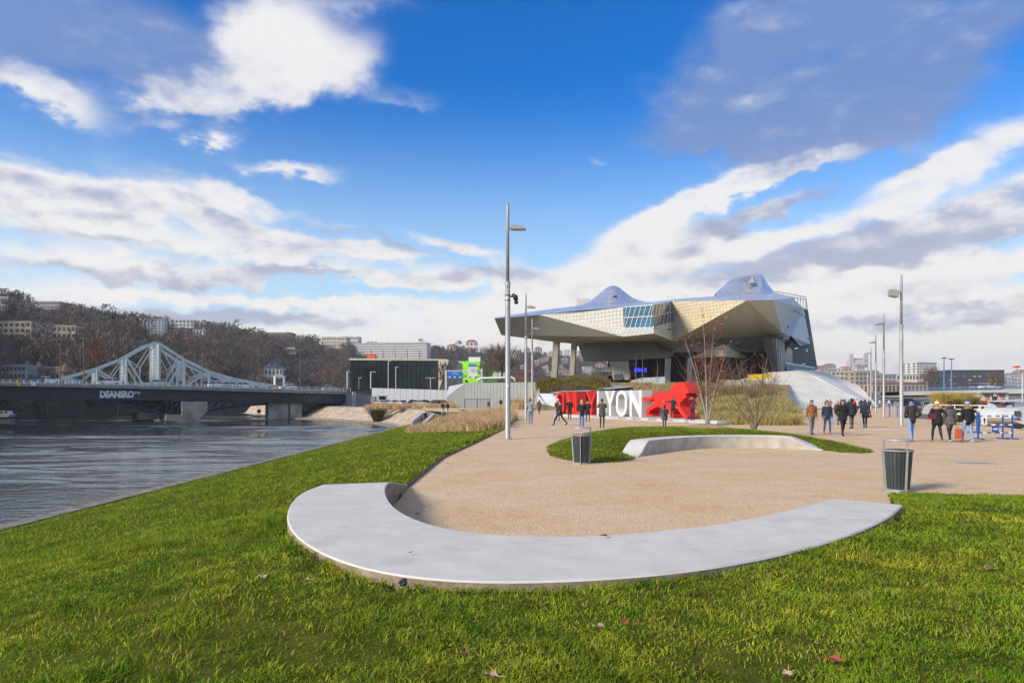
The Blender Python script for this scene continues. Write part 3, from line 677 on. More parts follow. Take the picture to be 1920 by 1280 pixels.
# local frame: x along, y = back (away from viewer), z up
back = 1 if (Matrix.Rotation(math.atan2(SD.y, SD.x), 3, 'Z') @ Vector((0,1,0))).dot(SN) < 0 else -1
DEP = 1.05
mb = MB(); mb.box((Lsign/2+.2, back*.55, .15), (Lsign+1.6, 1.9, .26)); mb.build('platform', mat('grey platform sheet', (.50,.50,.49), .5, .1, .1, 1), o)
mb = MB(); mb.box((Lsign/2+.2, back*.55, .01), (Lsign+1.4, 1.7, .06)); mb.build('platform_skid', black, o)
mb = MB(); mb.box((Lsign+.35, back*.55-back*.15, .16), (1.5, 2.1, .2)); mb.build('platform_step', steel_light, o)
HL = 2.12; z0 = .30
def glyph(ch, w, h):
    t = .27
    if ch == 'L': return [[(0,0),(w,0),(w,t),(t,t),(t,h),(0,h)]], None
    if ch == 'N': return [[(0,0),(t,0),(t,h*.62),(w-t,0),(w,0),(w,h),(w-t,h),(w-t,h*.40),(t,h),(0,h)]], None
    if ch == 'Y':
        c = w/2; return [[(c-t/2,0),(c+t/2,0),(c+t/2,h*.42),(w,h),(w-t*1.08,h),(c,h*.60),(t*1.08,h),(0,h),(c-t/2,h*.42)]], None
    n = 32; r = w/2; out = []; inn = []
    for i in range(n):
        a = 2*math.pi*i/n; ca, sa = math.cos(a), math.sin(a); cy = h-r if sa >= 0 else r
        out.append((r+r*ca, cy+r*sa)); inn.append((r+(r-t)*ca, cy+(r-t)*sa))
    return out, inn
spans = [(355,437),(462,547),(552,622),(668,782),(786,858),(872,976),(988,1102),(1132,1258)]
for i, (ch, (a, b)) in enumerate(zip('ONLYLYON', spans)):
    s0, s1 = c6(a, 400)[0], c6(b, 400)[0]; w = s1-s0; out, inn = glyph(ch, w, HL); mb = MB()
    fa = lambda p: (s0+p[0], 0, z0+p[1]); fb = lambda p: (s0+p[0], back*DEP, z0+p[1])
    if inn: mb.ring(out, inn, fa, fb)
    else: mb.prism(out[0], fa, fb)
    mb.build('letter', red if i < 4 else wht, o)
def text_mesh(txt, size, mt, name, parent=None, depth=.004, offset=0.0, M=None):
    c = bpy.data.curves.new(name, 'FONT'); c.body = txt; c.size = size; c.extrude = depth; c.align_x = 'CENTER'; c.align_y = 'CENTER'; c.offset = offset; c.resolution_u = 3
    t = bpy.data.objects.new(name, c); COL.objects.link(t); dg = bpy.context.evaluated_depsgraph_get(); me = bpy.data.meshes.new_from_object(t.evaluated_get(dg)); bpy.data.objects.remove(t)
    if M is not None: me.transform(M)
    me.materials.clear(); me.materials.append(mt); ob_ = bpy.data.objects.new(name, me); COL.objects.link(ob_)
    if parent is not None: ob_.parent = parent
    return ob_
tm = Matrix.Translation(Vector((0, -back*.405, .155))) @ Matrix.Rotation(R(90), 4, 'X')
if back < 0: tm = Matrix.Translation(Vector((0, .405, .155))) @ Matrix.Rotation(R(180), 4, 'Z') @ Matrix.Rotation(R(90), 4, 'X')
for x6 in (1010, 1095, 1250, 1420, 1585):
    s = c6(x6, 540)[0]; text_mesh('#ONLYLYON' if x6 != 1010 else 't f', .17, black, 'platform_lettering', o, M=Matrix.Translation(Vector((s, 0, 0))) @ tm)
# lion
lo = thing('lion_sculpture', 'giant faceted red lion standing at the right end of the letters', 'sculpture', S0, math.atan2(SD.y, SD.x))
LP = [(1268,332),(1290,327),(1325,337),(1348,326),(1368,303),(1400,282),(1440,272),(1500,279),(1543,273),(1562,245),(1600,192),(1640,172),(1690,166),(1722,196),(1752,252),(1756,285),(1716,300),(1738,322),(1700,352),(1668,384),(1664,420),(1700,478),(1748,540),(1746,552),(1708,556),(1694,532),(1654,478),(1634,440),(1604,462),(1588,500),(1612,528),(1612,542),(1568,546),(1556,520),(1548,478),(1500,470),(1476,452),(1446,428),(1404,434),(1350,466),(1334,492),(1338,508),(1378,518),(1376,530),(1308,530),(1304,490),(1318,440),(1362,412),(1384,380),(1392,346),(1372,346),(1336,372),(1296,374),(1272,356)]
poly = [c6(*p) for p in LP]; zmin = min(p[1] for p in poly); sc = (2.95)/(max(p[1] for p in poly)-zmin)
poly = [(p[0], z0+(p[1]-zmin)*1.0) for p in poly]
mb = MB(); mb.prism(poly, lambda p: (p[0], 0, p[1]), lambda p: (p[0], back*DEP, p[1])); mb.build('body', red, lo)

# ================================================================ the museum: faceted steel hull on concrete legs
def panel_mat(name, col, rough, metal, size=.68, line=.5, var=.1, bump=True):
    if name in MATS: return MATS[name]
    m = bpy.data.materials.new(name); m.use_nodes = True; nt = m.node_tree; N = nt.nodes; L = nt.links; b = N['Principled BSDF']
    b.inputs['Roughness'].default_value = rough; b.inputs['Metallic'].default_value = metal
    uv = N.new('ShaderNodeUVMap'); br = N.new('ShaderNodeTexBrick'); L.new(uv.outputs[0], br.inputs['Vector'])
    br.offset = 0; br.squash = 1; br.inputs['Scale'].default_value = 1; br.inputs['Mortar Size'].default_value = .04; br.inputs['Mortar Smooth'].default_value = .1; br.inputs['Brick Width'].default_value = size*1.25; br.inputs['Row Height'].default_value = size
    br.inputs['Color1'].default_value = (*[c*(1-var) for c in col], 1); br.inputs['Color2'].default_value = (*[min(1, c*(1+var)) for c in col], 1); br.inputs['Mortar'].default_value = (*[c*line for c in col], 1)
    L.new(br.outputs['Color'], b.inputs['Base Color'])
    if bump:
        bp = N.new('ShaderNodeBump'); bp.invert = True; bp.inputs['Strength'].default_value = .6; bp.inputs['Distance'].default_value = .05; L.new(br.outputs['Fac'], bp.inputs['Height']); L.new(bp.outputs[0], b.inputs['Normal'])
    MATS[name] = m; return m
hullm = panel_mat('brushed steel panels', (.62,.60,.56), .5, .25, var=.05)
roofm = panel_mat('polished roof panels', (.84,.84,.84), .30, .7, 1.1, .55, .10)
lowm = panel_mat('concrete coloured panels', (.58,.54,.46), .6, .1, var=.05)
goldsunm = panel_mat('gold and painted sunlight panels', (.76,.65,.45), .5, .15, var=.05)  # sunlight's warmth on the west facet put into the colour; gold fin shares it
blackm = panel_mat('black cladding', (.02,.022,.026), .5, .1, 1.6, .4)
coneM = mat('grey cone concrete', (.52,.50,.45), .7, .1, .25, .25, detail=8)
museum = thing('museum_building', 'large angular steel clad museum raised on concrete legs', 'building', (W(1230, 720, 150).x, 150, 5.0))
MO = Vector(museum.location)
def facets(name, polys, mt, parent=museum, thick=0.0):
    """one part from several flat facets given in world points, panel-sized UVs on every facet"""
    me = bpy.data.meshes.new(name); v = []; f = []; uvs = []
    for P in polys:
        P = [Vector(p) for p in P]
        nrm = Vector((0,0,0)); c = sum(P, Vector())/len(P)
        for i in range(len(P)): nrm += (P[i]-c).cross(P[(i+1) % len(P)]-c)
        nrm.normalize(); ax = Vector((0,0,1)).cross(nrm); ax = ax.normalized() if ax.length > .2 else Vector((1,0,0)); ay = nrm.cross(ax)
        tris = tessellate_polygon([P]) if len(P) > 3 else [(0,1,2)]
        b = len(v); v += [p-MO for p in P]
        for t in tris: f.append(tuple(i+b for i in t)); uvs += [((P[i]-MO).dot(ax), (P[i]-MO).dot(ay)) for i in t]
    me.from_pydata(v, [], f); ul = me.uv_layers.new(name='UVMap'); ul.data.foreach_set('uv', [c for u in uvs for c in u]); me.materials.append(mt); me.update()
    o_ = bpy.data.objects.new(name, me); COL.objects.link(o_); o_.parent = parent; return o_
A = W(927,597,158); B = W(940,628,172); C_ = W(1012,590,146); C2 = W(952,620,167)
D1 = W(1168,631,131); wTL = W(1168,576,133); wBL = W(1169,615,133.4); wTR = W(1224,572,130); wBR = W(1225,614,130.3); E1 = W(1226,625,128.5)
sTR = W(1258,565,146); sBR = W(1261,604,146.6); sM = W(1242,606,138.2); K1 = W(1264,639,147)
H1 = W(1400,563,129); H2 = W(1450,562,134); H3 = W(1466,623,155); H4 = W(1430,630,162); H5 = W(1300,631,158)
RT = W(1486,559,160); R2 = W(1507,578,172); R3 = W(1519,645,173); R4 = W(1500,649,166); R5 = W(1485,631,156)
facets('prow_facet', [(A, C_, C2, B)], hullm); facets('lower_front_facet', [(C_, D1, B, C2)], hullm)
facets('front_facet', [(C_, wTL, wBL, D1), (wBL, wBR, E1, D1)], hullm)
facets('side_facet', [(wBR, sM, sBR, K1, E1)], hullm)
facets('west_facet', [(sTR, H1, K1, sBR)], goldsunm)
facets('overhang_facet', [(H1, H2, H3, H4, H5, K1)], panel_mat('overhang panels with painted light', (.70,.62,.46), .55, .1, var=.05))  # hull steel made lighter and warmer, the light on the overhang painted in
facets('east_facet', [(H2, RT, R2, R3, R4, R5, H3)], panel_mat('steel panels with painted sky light', (.66,.66,.66), .5, .3, var=.05))  # paler copy of the hull steel, sky light on this facet put into colour
# glass corner
gl = glass('museum blue glass', (.035,.13,.21), .05); gl2 = glass('museum dark glass', (.035,.055,.06), .05)
fr = steel_light
def lerp(a, b, t): return a+(b-a)*t
def glass_wall(tl, tr, br_, bl, n, rows, mt, slant):
    for j in range(rows):
        v0, v1 = j/rows, (j+1)/rows
        for i in range(n):
            q_ = []
            for (s, t) in ((i, v1), (i+1, v1), (i+1, v0), (i, v0)):
                u = min(1, max(0, (s-slant*t*1.6+slant*.8)/n)); q_.append(lerp(lerp(tl, tr, u), lerp(bl, br_, u), t))
            nr = (q_[1]-q_[0]).cross(q_[2]-q_[0])
            if nr.length > .05:
                mb = MB(); mb.add([p-MO-Vector((0,.06,0)) for p in q_], [(0,1,2,3)]); mb.build('window_pane', mt, museum, fix=False)
    for i in range(n+1):
        u0 = min(1, max(0, (i+slant*.8)/n)); u1 = min(1, max(0, (i-slant*.8)/n)); a = lerp(tl, tr, u0); b = lerp(bl, br_, u1); off = Vector((0,-.12,0)); mb = MB(); mb.bar(a+off-MO, b+off-MO, .13); mb.build('mullion', fr, museum)
    for j in range(rows+1): off = Vector((0,-.12,0)); mb = MB(); mb.bar(lerp(tl, bl, j/rows)+off-MO, lerp(tr, br_, j/rows)+off-MO, .15); mb.build('transom', fr, museum)
facets('glass_backing', [(wTL, wTR, wBR, wBL)], gl); facets('glass_backing', [(wTR, sTR, sBR, wBR)], gl2)
glass_wall(wTL, wTR, wBR, wBL, 6, 2, gl, .9)
glass_wall(wTR, sTR, sBR, wBR, 5, 2, gl2, .9)
facets('glass_apron', [(wBR-Vector((0,.2,0)), sBR-Vector((0,.2,0)), sM-Vector((0,.25,.1)))], hullm)
# roof: front edge follows the walls, ridge behind, two swells and the cone
roof_front = [A, C_, W(1085,582,139), wTL, wTR, sTR, H1, H2, RT]
def rp(px, py, d): return W(px, py, d)
ridge = [rp(927,595.6,159), rp(1012,582,158), rp(1085,573,158), rp(1172,567,156), rp(1224,566,156), rp(1260,561,160), rp(1395,551,172), rp(1452,549,172), rp(1488,557,174)]
polys = []
for i in range(len(roof_front)-1):
    polys += [(roof_front[i], roof_front[i+1], ridge[i+1], ridge[i])]
facets('roof', [p for p in polys], roofm)
back_r = [Vector((p.x*1.28, p.y+48, p.z-3)) for p in ridge]; back_r[0] = W(962,600,176); back_r[1] = W(1030,594,190); back_b = [Vector((p.x, p.y, MO.z+13.5 if i > 3 else p.z-1)) for i, p in enumerate(back_r)]
facets('back_roof', [(ridge[i], ridge[i+1], back_r[i+1], back_r[i]) for i in range(8)], roofm); facets('back_wall', [(back_r[i], back_r[i+1], back_b[i+1], back_b[i]) for i in range(8)], hullm)
def swell(name, base_l, base_r, prof, d0, d1, mt):
    """smooth roof swell: silhouette prof (px, py) lofted between two depths"""
    vs = []; polys = []; n = len(prof); rows = 7
    grid = []
    for j in range(rows+1):
        t = j/rows; k = math.sin(math.pi*min(1, t*.5+.0)) if t < 1 else 1.0
        row = []
        for (px, py), by in zip(prof, np.linspace(base_l, base_r, n)):
            y_ = by+(py-by)*ss(0, 1, t); row.append(W(px, y_+ (1-t)*3, d0+(d1-d0)*t))
        grid.append(row)
    for j in range(rows):
        for i in range(n-1): polys.append((grid[j][i], grid[j][i+1], grid[j+1][i+1], grid[j+1][i]))
    for i in range(n-1):
        a, b = grid[rows][i], grid[rows][i+1]; polys.append((a, b, Vector((b.x, b.y+14, b.z-9)), Vector((a.x, a.y+14, a.z-9))))
    return facets(name, polys, mt)
swell('roof_swell', 574, 567, [(1080,573),(1098,568),(1112,560),(1124,550),(1136,540),(1146,535.5),(1154,535.5),(1163,540),(1174,549),(1186,558),(1200,563),(1212,566)], 148, 162, roofm)
swell('roof_cone', 552, 551, [(1342,548),(1352,540),(1362,530),(1372,523),(1384,520),(1398,517),(1412,515),(1428,514),(1434,522),(1440,532),(1450,545),(1456,549)], 164, 176, roofm)
facets('cone_sheet', [(W(1385,524,165.5), W(1411,516,174), W(1416,530,169), W(1402,531,168))], hullm)
facets('skylight', [(W(1149,556,154), W(1154,553,154), W(1158,557,154), W(1153,560,154))], mat('dark hatch', (.05,.05,.05), .5))
for q_ in ((1138,567,10), (1249,558,8), (1282,556,9)): facets('roof_hatch', [(W(q_[0],q_[1],151), W(q_[0]+q_[2],q_[1]-1,151), W(q_[0]+q_[2],q_[1]-2.5,151), W(q_[0],q_[1]-1.5,151))], mat('cream hatch', (.6,.56,.48), .6))
mb = MB(); mb.box(W(1093,570,168)-MO, (3.0,4,2.2)); mb.build('plant_box', mat('pale box', (.6,.58,.52), .7), museum)
# railing along the back of the roof
rl = [W(1452,546,168), W(1478,550,170), W(1511,557,174), W(1514,582,175)]
for k_, dz in enumerate((0, -.7)):
    for a, b in zip(rl, rl[1:]): mb = MB(); mb.bar(a+Vector((0,0,dz))-MO, b+Vector((0,0,dz))-MO, .14); mb.build('roof_rail', steel_light, museum)
for t in np.linspace(0, 1, 12):
    p = lerp(rl[0], rl[2], t); mb = MB(); mb.bar(p-MO, p-Vector((0,0,1.6+1.6*t))-MO, .14); mb.build('rail_post', steel_light, museum)
for px, py in ((1481,577),(1490,584),(1497,587),(1503,591),(1508,595),(1478,614),(1515,636)):
    facets('vent_slot', [(W(px-1.5,py-3,158), W(px+1.5,py-2,158.6), W(px+2,py+1.5,158.6), W(px-1,py+.5,158))], mat('dark hatch', (.05,.05,.05), .5))
mb = MB(); mb.add([p-Vector((0,.25,0))-MO for p in (W(1250,616,136.5), W(1258,616,138.5), W(1259,619.5,138.6), W(1251,619.5,136.7))], [(0,1,2,3)]); mb.build('vent_slot', mat('dark hatch', (.05,.05,.05), .5), museum)
# undersides
u1 = W(1040,641,186); u2 = W(1083,645,184); u0 = W(1000,634,182); u3 = W(1225,641,160); u4 = W(1262,660,158)
facets('soffit', [(B, D1, u2, u1, u0), (D1, E1, u3, u2), (E1, K1, u4, u3)], lowm)
l1 = W(1095,678,176); l2 = W(1140,677.5,160); l3 = W(1246,671,152); l4 = W(1262,668,156)
facets('lower_hull', [(u2, u3, l3, l2, l1), (u3, u4, l4, l3), (u2, l1, W(1100,678,194), W(1088,645,200))], lowm)
facets('lower_hull_floor', [(l1, l2, l3, l4, W(1262,668,178), W(1110,676,192))], lowm)
facets('east_soffit', [(K1, H5, H4, W(1420,660,170), W(1300,668,172), u4), (H3, H4, W(1420,660,170), W(1476,660,172))], lowm)
facets('gold_fin', [(W(1290,672,152), W(1356,645,146), W(1356,668,146), W(1306,671,151))], goldsunm); facets('fin_return', [(W(1356,645,146), W(1400,668,165), W(1396,672,165), W(1356,668,146))], lowm)
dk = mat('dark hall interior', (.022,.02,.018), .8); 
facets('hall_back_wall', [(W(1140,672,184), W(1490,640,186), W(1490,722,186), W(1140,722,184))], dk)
for i in range(9):       # slanting glazing bars of the dark hall
    a = 1215+i*7; mb = MB(); mb.bar(W(a,673,170)-MO, W(a+18,716,170)-MO, .25); mb.build('glazing_bar', mat('bronze bars', (.07,.062,.05), .5, .3), museum)
for i in range(9):
    a = 1305+i*12; mb = MB(); mb.bar(W(a,672,172)-MO, W(a-4,722,172)-MO, .3); mb.build('glazing_bar', mat('rust bars', (.16,.07,.03), .6, .3), museum)
# concrete funnel with folds
cone = MB(); vs = []; n = 22
for i in range(n):
    t = i/(n-1); ph = t*math.pi; fold = 1.2*(i % 2)
    vs.append(W(1424+58*t, 626+8*t+ (7 if i % 2 else 0), 166-9*math.sin(ph)-fold)-MO); vs.append(W(1449+22*t, 697, 160-5*math.sin(ph)-fold*.5)-MO)
for i in range(n-1): cone.add([vs[2*i], vs[2*i+2], vs[2*i+3], vs[2*i+1]], [(0,1,2,3)])
cone.build('concrete_funnel', coneM, museum)
facets('funnel_wall', [(W(1476,650,158), W(1486,655,158), W(1486,692,158), W(1474,695,158))], lowm)
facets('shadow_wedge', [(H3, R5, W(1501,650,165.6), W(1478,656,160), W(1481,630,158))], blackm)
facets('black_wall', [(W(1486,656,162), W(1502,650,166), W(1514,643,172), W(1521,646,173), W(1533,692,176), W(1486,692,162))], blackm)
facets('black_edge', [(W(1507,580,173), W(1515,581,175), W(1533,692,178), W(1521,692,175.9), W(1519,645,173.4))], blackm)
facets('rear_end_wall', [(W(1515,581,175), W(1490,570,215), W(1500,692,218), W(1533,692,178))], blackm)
gb = glass('hall blue glass', (.05,.13,.28), .06)
for i in range(6): facets('window_pane', [(W(1476+i*9,681+i*1.6,155+i), W(1484.5+i*9,682.5+i*1.6,156+i), W(1484.5+i*9,695,156+i), W(1476+i*9,695,155+i))], gb)
facets('fascia', [(W(1474,679,154.6), W(1528,688,160.6), W(1528,690.5,160.6), W(1474,682,154.6))], white)
for px, py, w_, h_ in ((1513,655,3,1.2),(1513,658,3,1.4),(1484,682,6,1.2),(1507,682,9,1.2)):
    facets('lit_sign', [(W(px-w_/2,py-h_,160), W(px+w_/2,py-h_,160.3), W(px+w_/2,py+h_,160.3), W(px-w_/2,py+h_,160))], mat('white letters', (.8,.8,.8), .5))
# concrete legs
def leg(x0, x1, yt, b0, b1, yb, d, dd, parent=museum):
    mb = MB(); p = [W(x0,yt,d), W(x1,yt,d), W(b1,yb,d), W(b0,yb,d)]; q_ = [v+Vector((v.x/v.y*dd*0+dd*.25, dd, 0)) for v in p]
    mb.add([v-MO for v in p+q_], ((0,1,2,3),(7,6,5,4),(0,4,5,1),(1,5,6,2),(2,6,7,3),(3,7,4,0))); mb.build('concrete_leg', mat('leg concrete', (.40,.37,.31), .85, 0, .15, .5, .2, 8), parent)
leg(1037,1048,640,1033,1043,708,158,1.7); leg(1071,1080,642,1067,1076,708,156,1.9); leg(1247,1258,671,1245,1256,722,148,2.4); leg(1289,1298,672,1288,1298,722,146,2.4)
# entrance block
facets('entrance_block', [(W(1142,678,160), W(1178,676,158), W(1183,712,157), W(1150,712,159))], lowm); facets('entrance_slab', [(W(1110,690,162), W(1145,688,160), W(1146,697,160), W(1111,697,162)), (W(1126,697,163), W(1150,697,161), W(1152,704,161), W(1130,704,163))], lowm)
facets('entrance_door', [(W(1151,701.5,157.5), W(1168,700.5,156.6), W(1168,711.8,156.6), W(1151,711.8,157.5))], mat('entrance glass', (.10,.10,.09), .2)); facets('entrance_door', [(W(1171,702,156.5), W(1179,702,156.2), W(1179,711.8,156.2), W(1171,711.8,156.5))], mat('pale doors', (.55,.5,.38), .6))
ns = text_mesh('ON 5', 1.25, mat('blue neon', (.02,.02,.6), .4, emit=(.03,.04,1.0,1.6)), 'neon_sign', museum, .05, .04, Matrix.Translation(W(1201,694,160)-MO) @ Matrix.Rotation(R(90), 4, 'X'))

# ================================================================ road bridge over the river
BL = Vector((-93.75, 125, 0)); BR = Vector((-40.0, 165, 0)); BD = (BR-BL).normalized(); BN = Vector((BD.y, -BD.x, 0))      # BN faces the viewer
def on_line(px, off=0.0):
    """point of the bridge line (moved back by off metres) that is seen at column px"""
    p0 = BL-BN*off; u = (px-960)/F; t = (u*p0.y-p0.x)/(BD.x-u*BD.y); return p0+BD*t
def bz(px, py, off=0.0):
    p = on_line(px, off); return Vector((p.x, p.y, CH+(HY-py)/F*p.y))
darkst = mat('black bridge girder', (.020,.023,.030), .55, .1, .35, .35, detail=8)
bridge = thing('road_bridge', 'low road bridge with black steel girder crossing the river', 'bridge', (BL.x, BL.y, WATER)); BO = Vector(bridge.location)
def strip(mb, pts_t, pts_b, off0, off1, m=0):
    """beam between a top line and a bottom line of (px, py), off0..off1 metres behind the front face"""
    k = len(pts_t); vs = []
    for (a, b), (c, d) in zip(pts_t, pts_b):
        p = bz(a, b); q_ = bz(c, d)
        vs += [p-BN*off0-BO, q_-BN*off0-BO, q_-BN*off1-BO, p-BN*off1-BO]
    fs = []
    for i in range(k-1):
        a = i*4
        for j in range(4): fs.append((a+j, a+(j+1) % 4, a+4+(j+1) % 4, a+4+j))
    fs += [(0,1,2,3), (k*4-1, k*4-2, k*4-3, k*4-4)]
    return mb.add(vs, fs, m)
xs_ = [-160, 0, 160, 330, 480, 585, 650]; tl = lambda x: interp([-160,0,330,650],[706,722,729,738],x); bl_ = lambda x: interp([-160,0,330,585,650],[740,748.5,751,757,756],x)
mb = MB(); strip(mb, [(x, tl(x)) for x in xs_], [(x, bl_(x)) for x in xs_], .5, 1.2); mb.build('girder', darkst, bridge)
mb = MB(); strip(mb, [(x, bl_(x)-1.5) for x in xs_], [(x, bl_(x)) for x in xs_], .2, 1.4); mb.build('girder_flange', darkst, bridge)
mb = MB(); strip(mb, [(x, tl(x)-4.5) for x in xs_], [(x, tl(x)+1.0) for x in xs_], -.5, 15); mb.build('deck', conc_dark, bridge)
mb = MB(); strip(mb, [(x, tl(x)+1) for x in xs_], [(x, bl_(x)) for x in xs_], 14, 14.8); mb.build('girder', darkst, bridge)
# haunch arch with lattice over the pier
ax = [165,190,215,240,265,290,315,338]; ay = [750,752.5,755.5,759,763.5,769,775,779]
mb = MB(); strip(mb, [(x, y-1) for x, y in zip(ax, ay)], [(x, y+3) for x, y in zip(ax, ay)], .6, 1.1); mb.build('haunch_chord', darkst, bridge)
mb = MB(); strip(mb, [(x, y-1) for x, y in zip(ax, ay)], [(x, y+3) for x, y in zip(ax, ay)], 9, 9.5); mb.build('haunch_chord', darkst, bridge)
for i in range(2, 8):
    mb = MB(); mb.bar(bz(ax[i], ay[i])-BN*.8-BO, bz(ax[i], 751)-BN*.8-BO, .35); mb.bar(bz(ax[i-1], ay[i-1])-BN*.8-BO, bz(ax[i], 751)-BN*.8-BO, .3); mb.build('haunch_lattice', darkst, bridge)
mb = MB(); strip(mb, [(x, 750) for x in (160,240,338)], [(x, y) for x, y in ((160,751),(240,758),(338,776))], 10, 10.3); mb.build('haunch_web', darkst, bridge)
bx = [387,420,460,505,560]; by = [772,765,760,757,756]
mb = MB(); strip(mb, [(x, y-1) for x, y in zip(bx, by)], [(x, y+2.5) for x, y in zip(bx, by)], 3, 3.5); mb.build('haunch_chord', darkst, bridge)
for i in range(4):
    for j in (0, 1): a = bx[i]+(bx[i+1]-bx[i])*j/2; mb = MB(); mb.bar(bz(a, interp(bx, by, a))-BN*3.2-BO, bz(a+12, 752)-BN*3.2-BO, .28); mb.build('haunch_lattice', darkst, bridge)
# piers
def pier(pts, off0, off1, m, name='pier'):
    mb = MB(); poly_ = pts; a = [bz(*p)-BN*off0-BO for p in poly_]; b = [bz(*p)-BN*off1-BO for p in poly_]; n = len(a)
    mb.add(a+b, [tuple(range(n)), tuple(range(2*n-1, n-1, -1))]+[(i, (i+1) % n, n+(i+1) % n, n+i) for i in range(n)]); return mb.build(name, m, bridge)
pierm = mat('stained pier concrete', (.30,.28,.24), .9, 0, .4, .35, .3, 3, detail=8)
pier([(340,752.5),(387,752.5),(387,770),(372,784),(372,790.5),(360,790.5),(340,789)], -1.0, 9, pierm)
pier([(309,777),(350,777),(358,791),(308,788.5)], -1.6, 6, pierm, 'pier_foot'); pier([(266,774),(304,774),(304,788),(266,788)], 6, 14, pierm, 'pier_foot')
# abutment on the near bank
for a in (([(508,756),(545,756),(545,786),(507,786)], 1.5, 4), ([(545,756),(645,756),(642,784),(545,785)], 6, 14), ([(547,756),(569,756),(569,785.5),(547,785.5)], 1.0, 6)): pier(*a, pierm, 'abutment_wall')
pier([(648,737),(697,739),(697,765),(640,775)], 0.5, 16, conc_dark, 'abutment_wing'); pier([(662,734.5),(668,734.5),(666,766),(660,766)], 0, .5, conc, 'abutment_pilaster')
# railing
for h in (0, .35, .7): mb = MB(); strip(mb, [(x, tl(x)-11+h*9) for x in xs_], [(x, tl(x)-10.2+h*9) for x in xs_], -.2, -.12); mb.build('railing_bar', steel_light, bridge)
mb = MB(); strip(mb, [(x, tl(x)-6.5) for x in xs_], [(x, tl(x)-4) for x in xs_], -.1, -.05); mb.build('railing_panel', mat('pale railing mesh', (.45,.47,.50), .6, .1, .1, .3), bridge)
for px in range(-20, 660, 13):
    mb = MB(); mb.bar(bz(px, tl(px)-11)+BN*.3-BO, bz(px, tl(px)-3)+BN*.3-BO, .09); mb.build('railing_post', steel_light, bridge)
# painted graffiti on the girder
gw = mat('white spray paint', (.80,.80,.80), .7, 0, .1, 1); gk = mat('dark spray outline', (.03,.03,.04), .7); gg = mat('grey spray paint', (.12,.135,.16), .7)
def graffiti(txt, px, py, size, mt, off, extra=0.0, sx=1.0):
    p = bz(px, py)-BN*.5+BN*extra; ang = math.atan2(BD.y, BD.x)
    ob_ = text_mesh(txt, size, mt, 'graffiti', bridge, .005, off, Matrix.Translation(p-BO) @ Matrix.Rotation(ang, 4, 'Z') @ Matrix.Rotation(R(90), 4, 'X') @ Matrix.Diagonal((sx,1,1,1))); return ob_
graffiti('DEANSRO', 220, 739.5, 1.75, gw, .12, .02, .74); graffiti('sro', 256, 735.5, 1.1, gw, .03, .02)
graffiti('OGPEOM', 597, 746.5, 2.0, mat('grey spray paint', (.09,.10,.12), .7), -.01, .02, .8); graffiti('sapeb', 628, 746, 1.6, mat('faint spray paint', (.05,.055,.065), .7), .0, .02)
# lamp posts and signs on the deck
for i, (px, yt) in enumerate(((113,645),(157,634),(380,655),(563,656),(486,665))):
    p = bz(px, tl(px)-3); t = bz(px, yt); o = thing('bridge_lamp', ['thin dark lamp post on the bridge, left of the truss, shorter', 'thin dark lamp post on the bridge at the left foot of the truss', 'thin lamp post in front of the right slope of the truss', 'thin lamp post on the bridge near the right abutment', 'thin lamp post on the bridge past the right end of the truss'][i], 'street lamp', p, 0, 'lamp posts on the bridge')
    mb = MB(); mb.tube([(0,0,0),(0,0,t.z-p.z)], [.12,.06], 8); mb.build('pole', mat('dark pole', (.12,.12,.13), .5, .3), o); mb = MB(); mb.box((-.3,0,t.z-p.z), (.8,.25,.12)); mb.build('lamp_head', mat('dark pole', (.12,.12,.13), .5, .3), o)
def bsign(pts, col, name, label):
    mb = MB(); a = [bz(*p)+BN*.7 for p in pts]; b = [v-BN*.06 for v in a]; n = len(a); mb.add(a+b, [tuple(range(n)), tuple(range(2*n-1, n-1, -1))]+[(i, (i+1) % n, n+(i+1) % n, n+i) for i in range(n)]); tag(mb.build(name, col), label, 'sign')
bsign([(28.5,719),(34,714),(40,719),(34,724)], mat('yellow sign', (.75,.48,.02), .5), 'diamond_sign', 'yellow diamond sign on the bridge railing'); bsign([(58,715),(67,715),(67,723),(58,723)], white, 'square_sign', 'small white square sign on the bridge railing')
o_ = MB(); 
bs = thing('striped_board', 'orange and white striped board on the bridge railing', 'sign', bz(513, 727))
for k in range(3):
    mb = MB(); a = [bz(*p)+BN*.6-Vector(bs.location) for p in ((508,723.5+k*2.3),(517.5,723.5+k*2.3),(517.5,725.7+k*2.3),(508,725.7+k*2.3))]; mb.add(a+[v-BN*.05 for v in a], ((0,1,2,3),(7,6,5,4),(0,4,5,1),(2,6,7,3),(1,5,6,2),(3,7,4,0))); mb.build('stripe', mat('orange board', (.75,.16,.03), .5) if k != 1 else white, bs)

